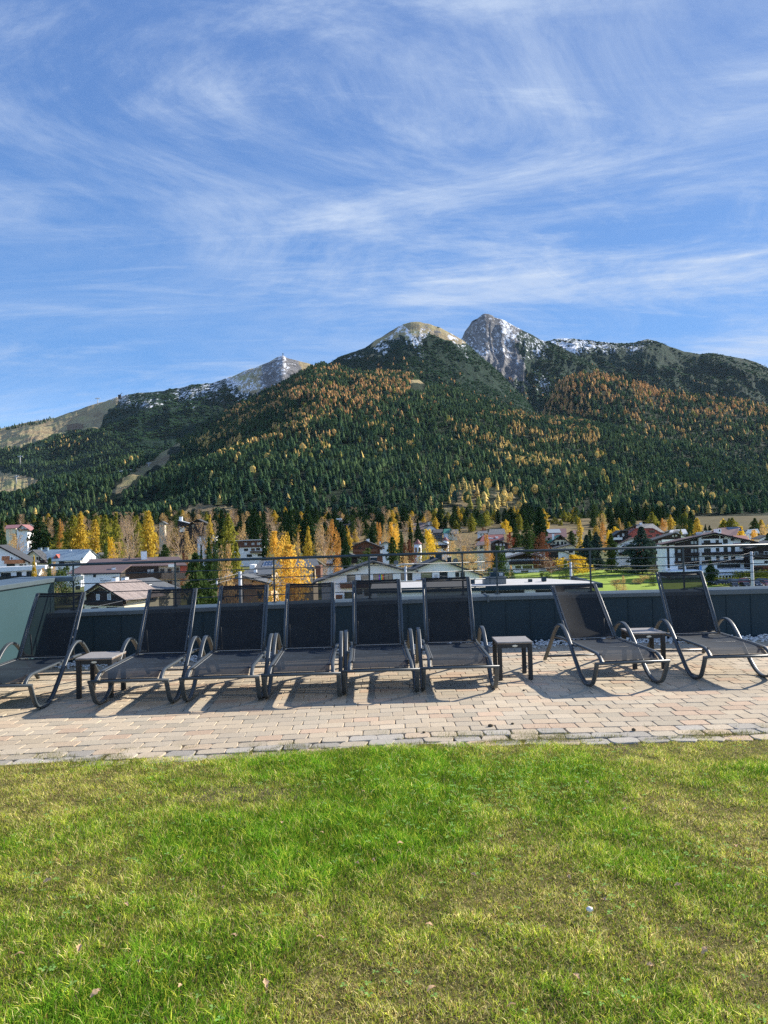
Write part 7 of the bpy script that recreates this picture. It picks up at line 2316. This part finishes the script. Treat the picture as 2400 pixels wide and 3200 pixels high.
def cable(a, b, sag, off, label):
    A, B_ = Vector(a) + Vector(off), Vector(b) + Vector(off)
    pts = []
    for k in range(17):
        t = k / 16
        p = A.lerp(B_, t); p.z -= sag * 4 * t * (1 - t); pts.append(p)
    mb = MB(); mb.tube(pts, .022, n=4)
    o = mb.build('cable', M['cable']); tag(o, label, 'cable', 'cables strung between the utility poles')
pL = Vector((-60, 60, -9.0)); pR = Vector((105, 150, -6)); pM = Vector((48, 105, -4.6))
for a, b, sag, nm in ((pL, p1, 1.0, 'between the left edge and the pole at the orange house'), (p1, p2, 1.2, 'between the orange house pole and the street lamp pole'),
                      (p2, p3, 1.2, 'between the street lamp pole and the pole at the wide yellow tree'), (p3, p4, 1.3, 'between the pole at the yellow tree and the tall white pole'), (p4, pR, .8, 'between the tall white pole and the right edge')):
    cable(a, b, sag, (.15, 0, .15), 'upper thin cable ' + nm); cable(a, b, sag * 1.15, (-.15, .1, -.45), 'lower thin cable ' + nm)

# --- ski lift pylons and summit cross
def pylon(px, ptop, pbot, d, label):
    x, y, zt = at(px, ptop, d); zb = at(px, pbot, d)[2] - 6
    root = empty('lift_pylon', (x, y, zb), 0, label, 'lift pylon', 'lift pylons on the slopes')
    w = .45 * d / 1000
    mb = MB(); mb.tube([(0, 0, 0), (0, 0, zt - zb)], w * 1.3, w, n=6); mb.build('mast', M['concrete'], root)
    mb = MB(); mb.box(-w * 7, w * 7, -w, w, zt - zb - w * 3, zt - zb - w); mb.build('crossarm', M['concrete'], root)
for px, a, b, d, lab in ((305, 1243, 1262, 3500, 'lift pylon standing out on the skyline of the left ridge'), (63, 1424, 1445, 2500, 'lift pylon above the small green ski meadow'), (51, 1486, 1506, 2050, 'lift pylon on the small green ski meadow'),
                         (465, 1445, 1475, 1650, 'highest pylon along the bare ski run'), (434, 1458, 1482, 1600, 'second highest pylon along the bare ski run'), (404, 1466, 1492, 1500, 'middle pylon along the bare ski run'),
                         (381, 1470, 1500, 1420, 'second lowest pylon along the bare ski run'), (366, 1495, 1525, 1350, 'lowest pylon along the bare ski run'), (630, 1563, 1590, 800, 'T-shaped lift pylon at the clearing low in the forest')):
    pylon(px, a, b, d, lab)
x, y, z = at(884, 1106, 3600)
mb = MB(); mb.box(-1.2, 1.2, -1, 1, -12, 6); mb.box(-4, 4, -.9, .9, 1, 3.2)
o = mb.build('summit_cross', M['dframe']); o.location = (x, y, z - 2); tag(o, 'small cross on the pointed summit at the left', 'cross')
h = House('hut', 'tiny dark hut on the skyline of the left ridge', 377, 386, 3560, 3560, 'hut', z0=at(380, 1240, 3560)[2] - 12)
RL = [(375, 1233), (381, 1227), (388, 1233)]
h.body(RL, 377, 386, 8, M['dwood']); h.roof(RL, 8, M['dgroof'], over=.5)
h = House('lift_station', 'low lift station building among the alpine meadows at the left edge', 215, 265, 3300, 3300, 'lift station', z0=at(240, 1340, 3300)[2] - 12)
RL = [(213, 1327), (240, 1322), (268, 1327)]
h.body(RL, 215, 265, 12, M['greywood']); h.roof(RL, 12, M['groof'], over=.5)

# ================================================================== the air between the terrace and the mountains
hz = bpy.data.materials.new('valley_air'); hz.use_nodes = True
hz.node_tree.nodes.clear()
_o = hz.node_tree.nodes.new('ShaderNodeOutputMaterial')
_v = hz.node_tree.nodes.new('ShaderNodeVolumePrincipled')
_v.inputs['Color'].default_value = (0.62, 0.78, 1.0, 1)
_v.inputs['Density'].default_value = 0.000008
hz.node_tree.links.new(_v.outputs[0], _o.inputs['Volume'])
mb = MB(); mb.box(-9200, 9200, -3200, 9200, -40, 1200)
hb = mb.build('haze', hz)
tag(hb, 'thin bluish haze filling the valley', kind='stuff')
scene.cycles.volume_bounces = 0
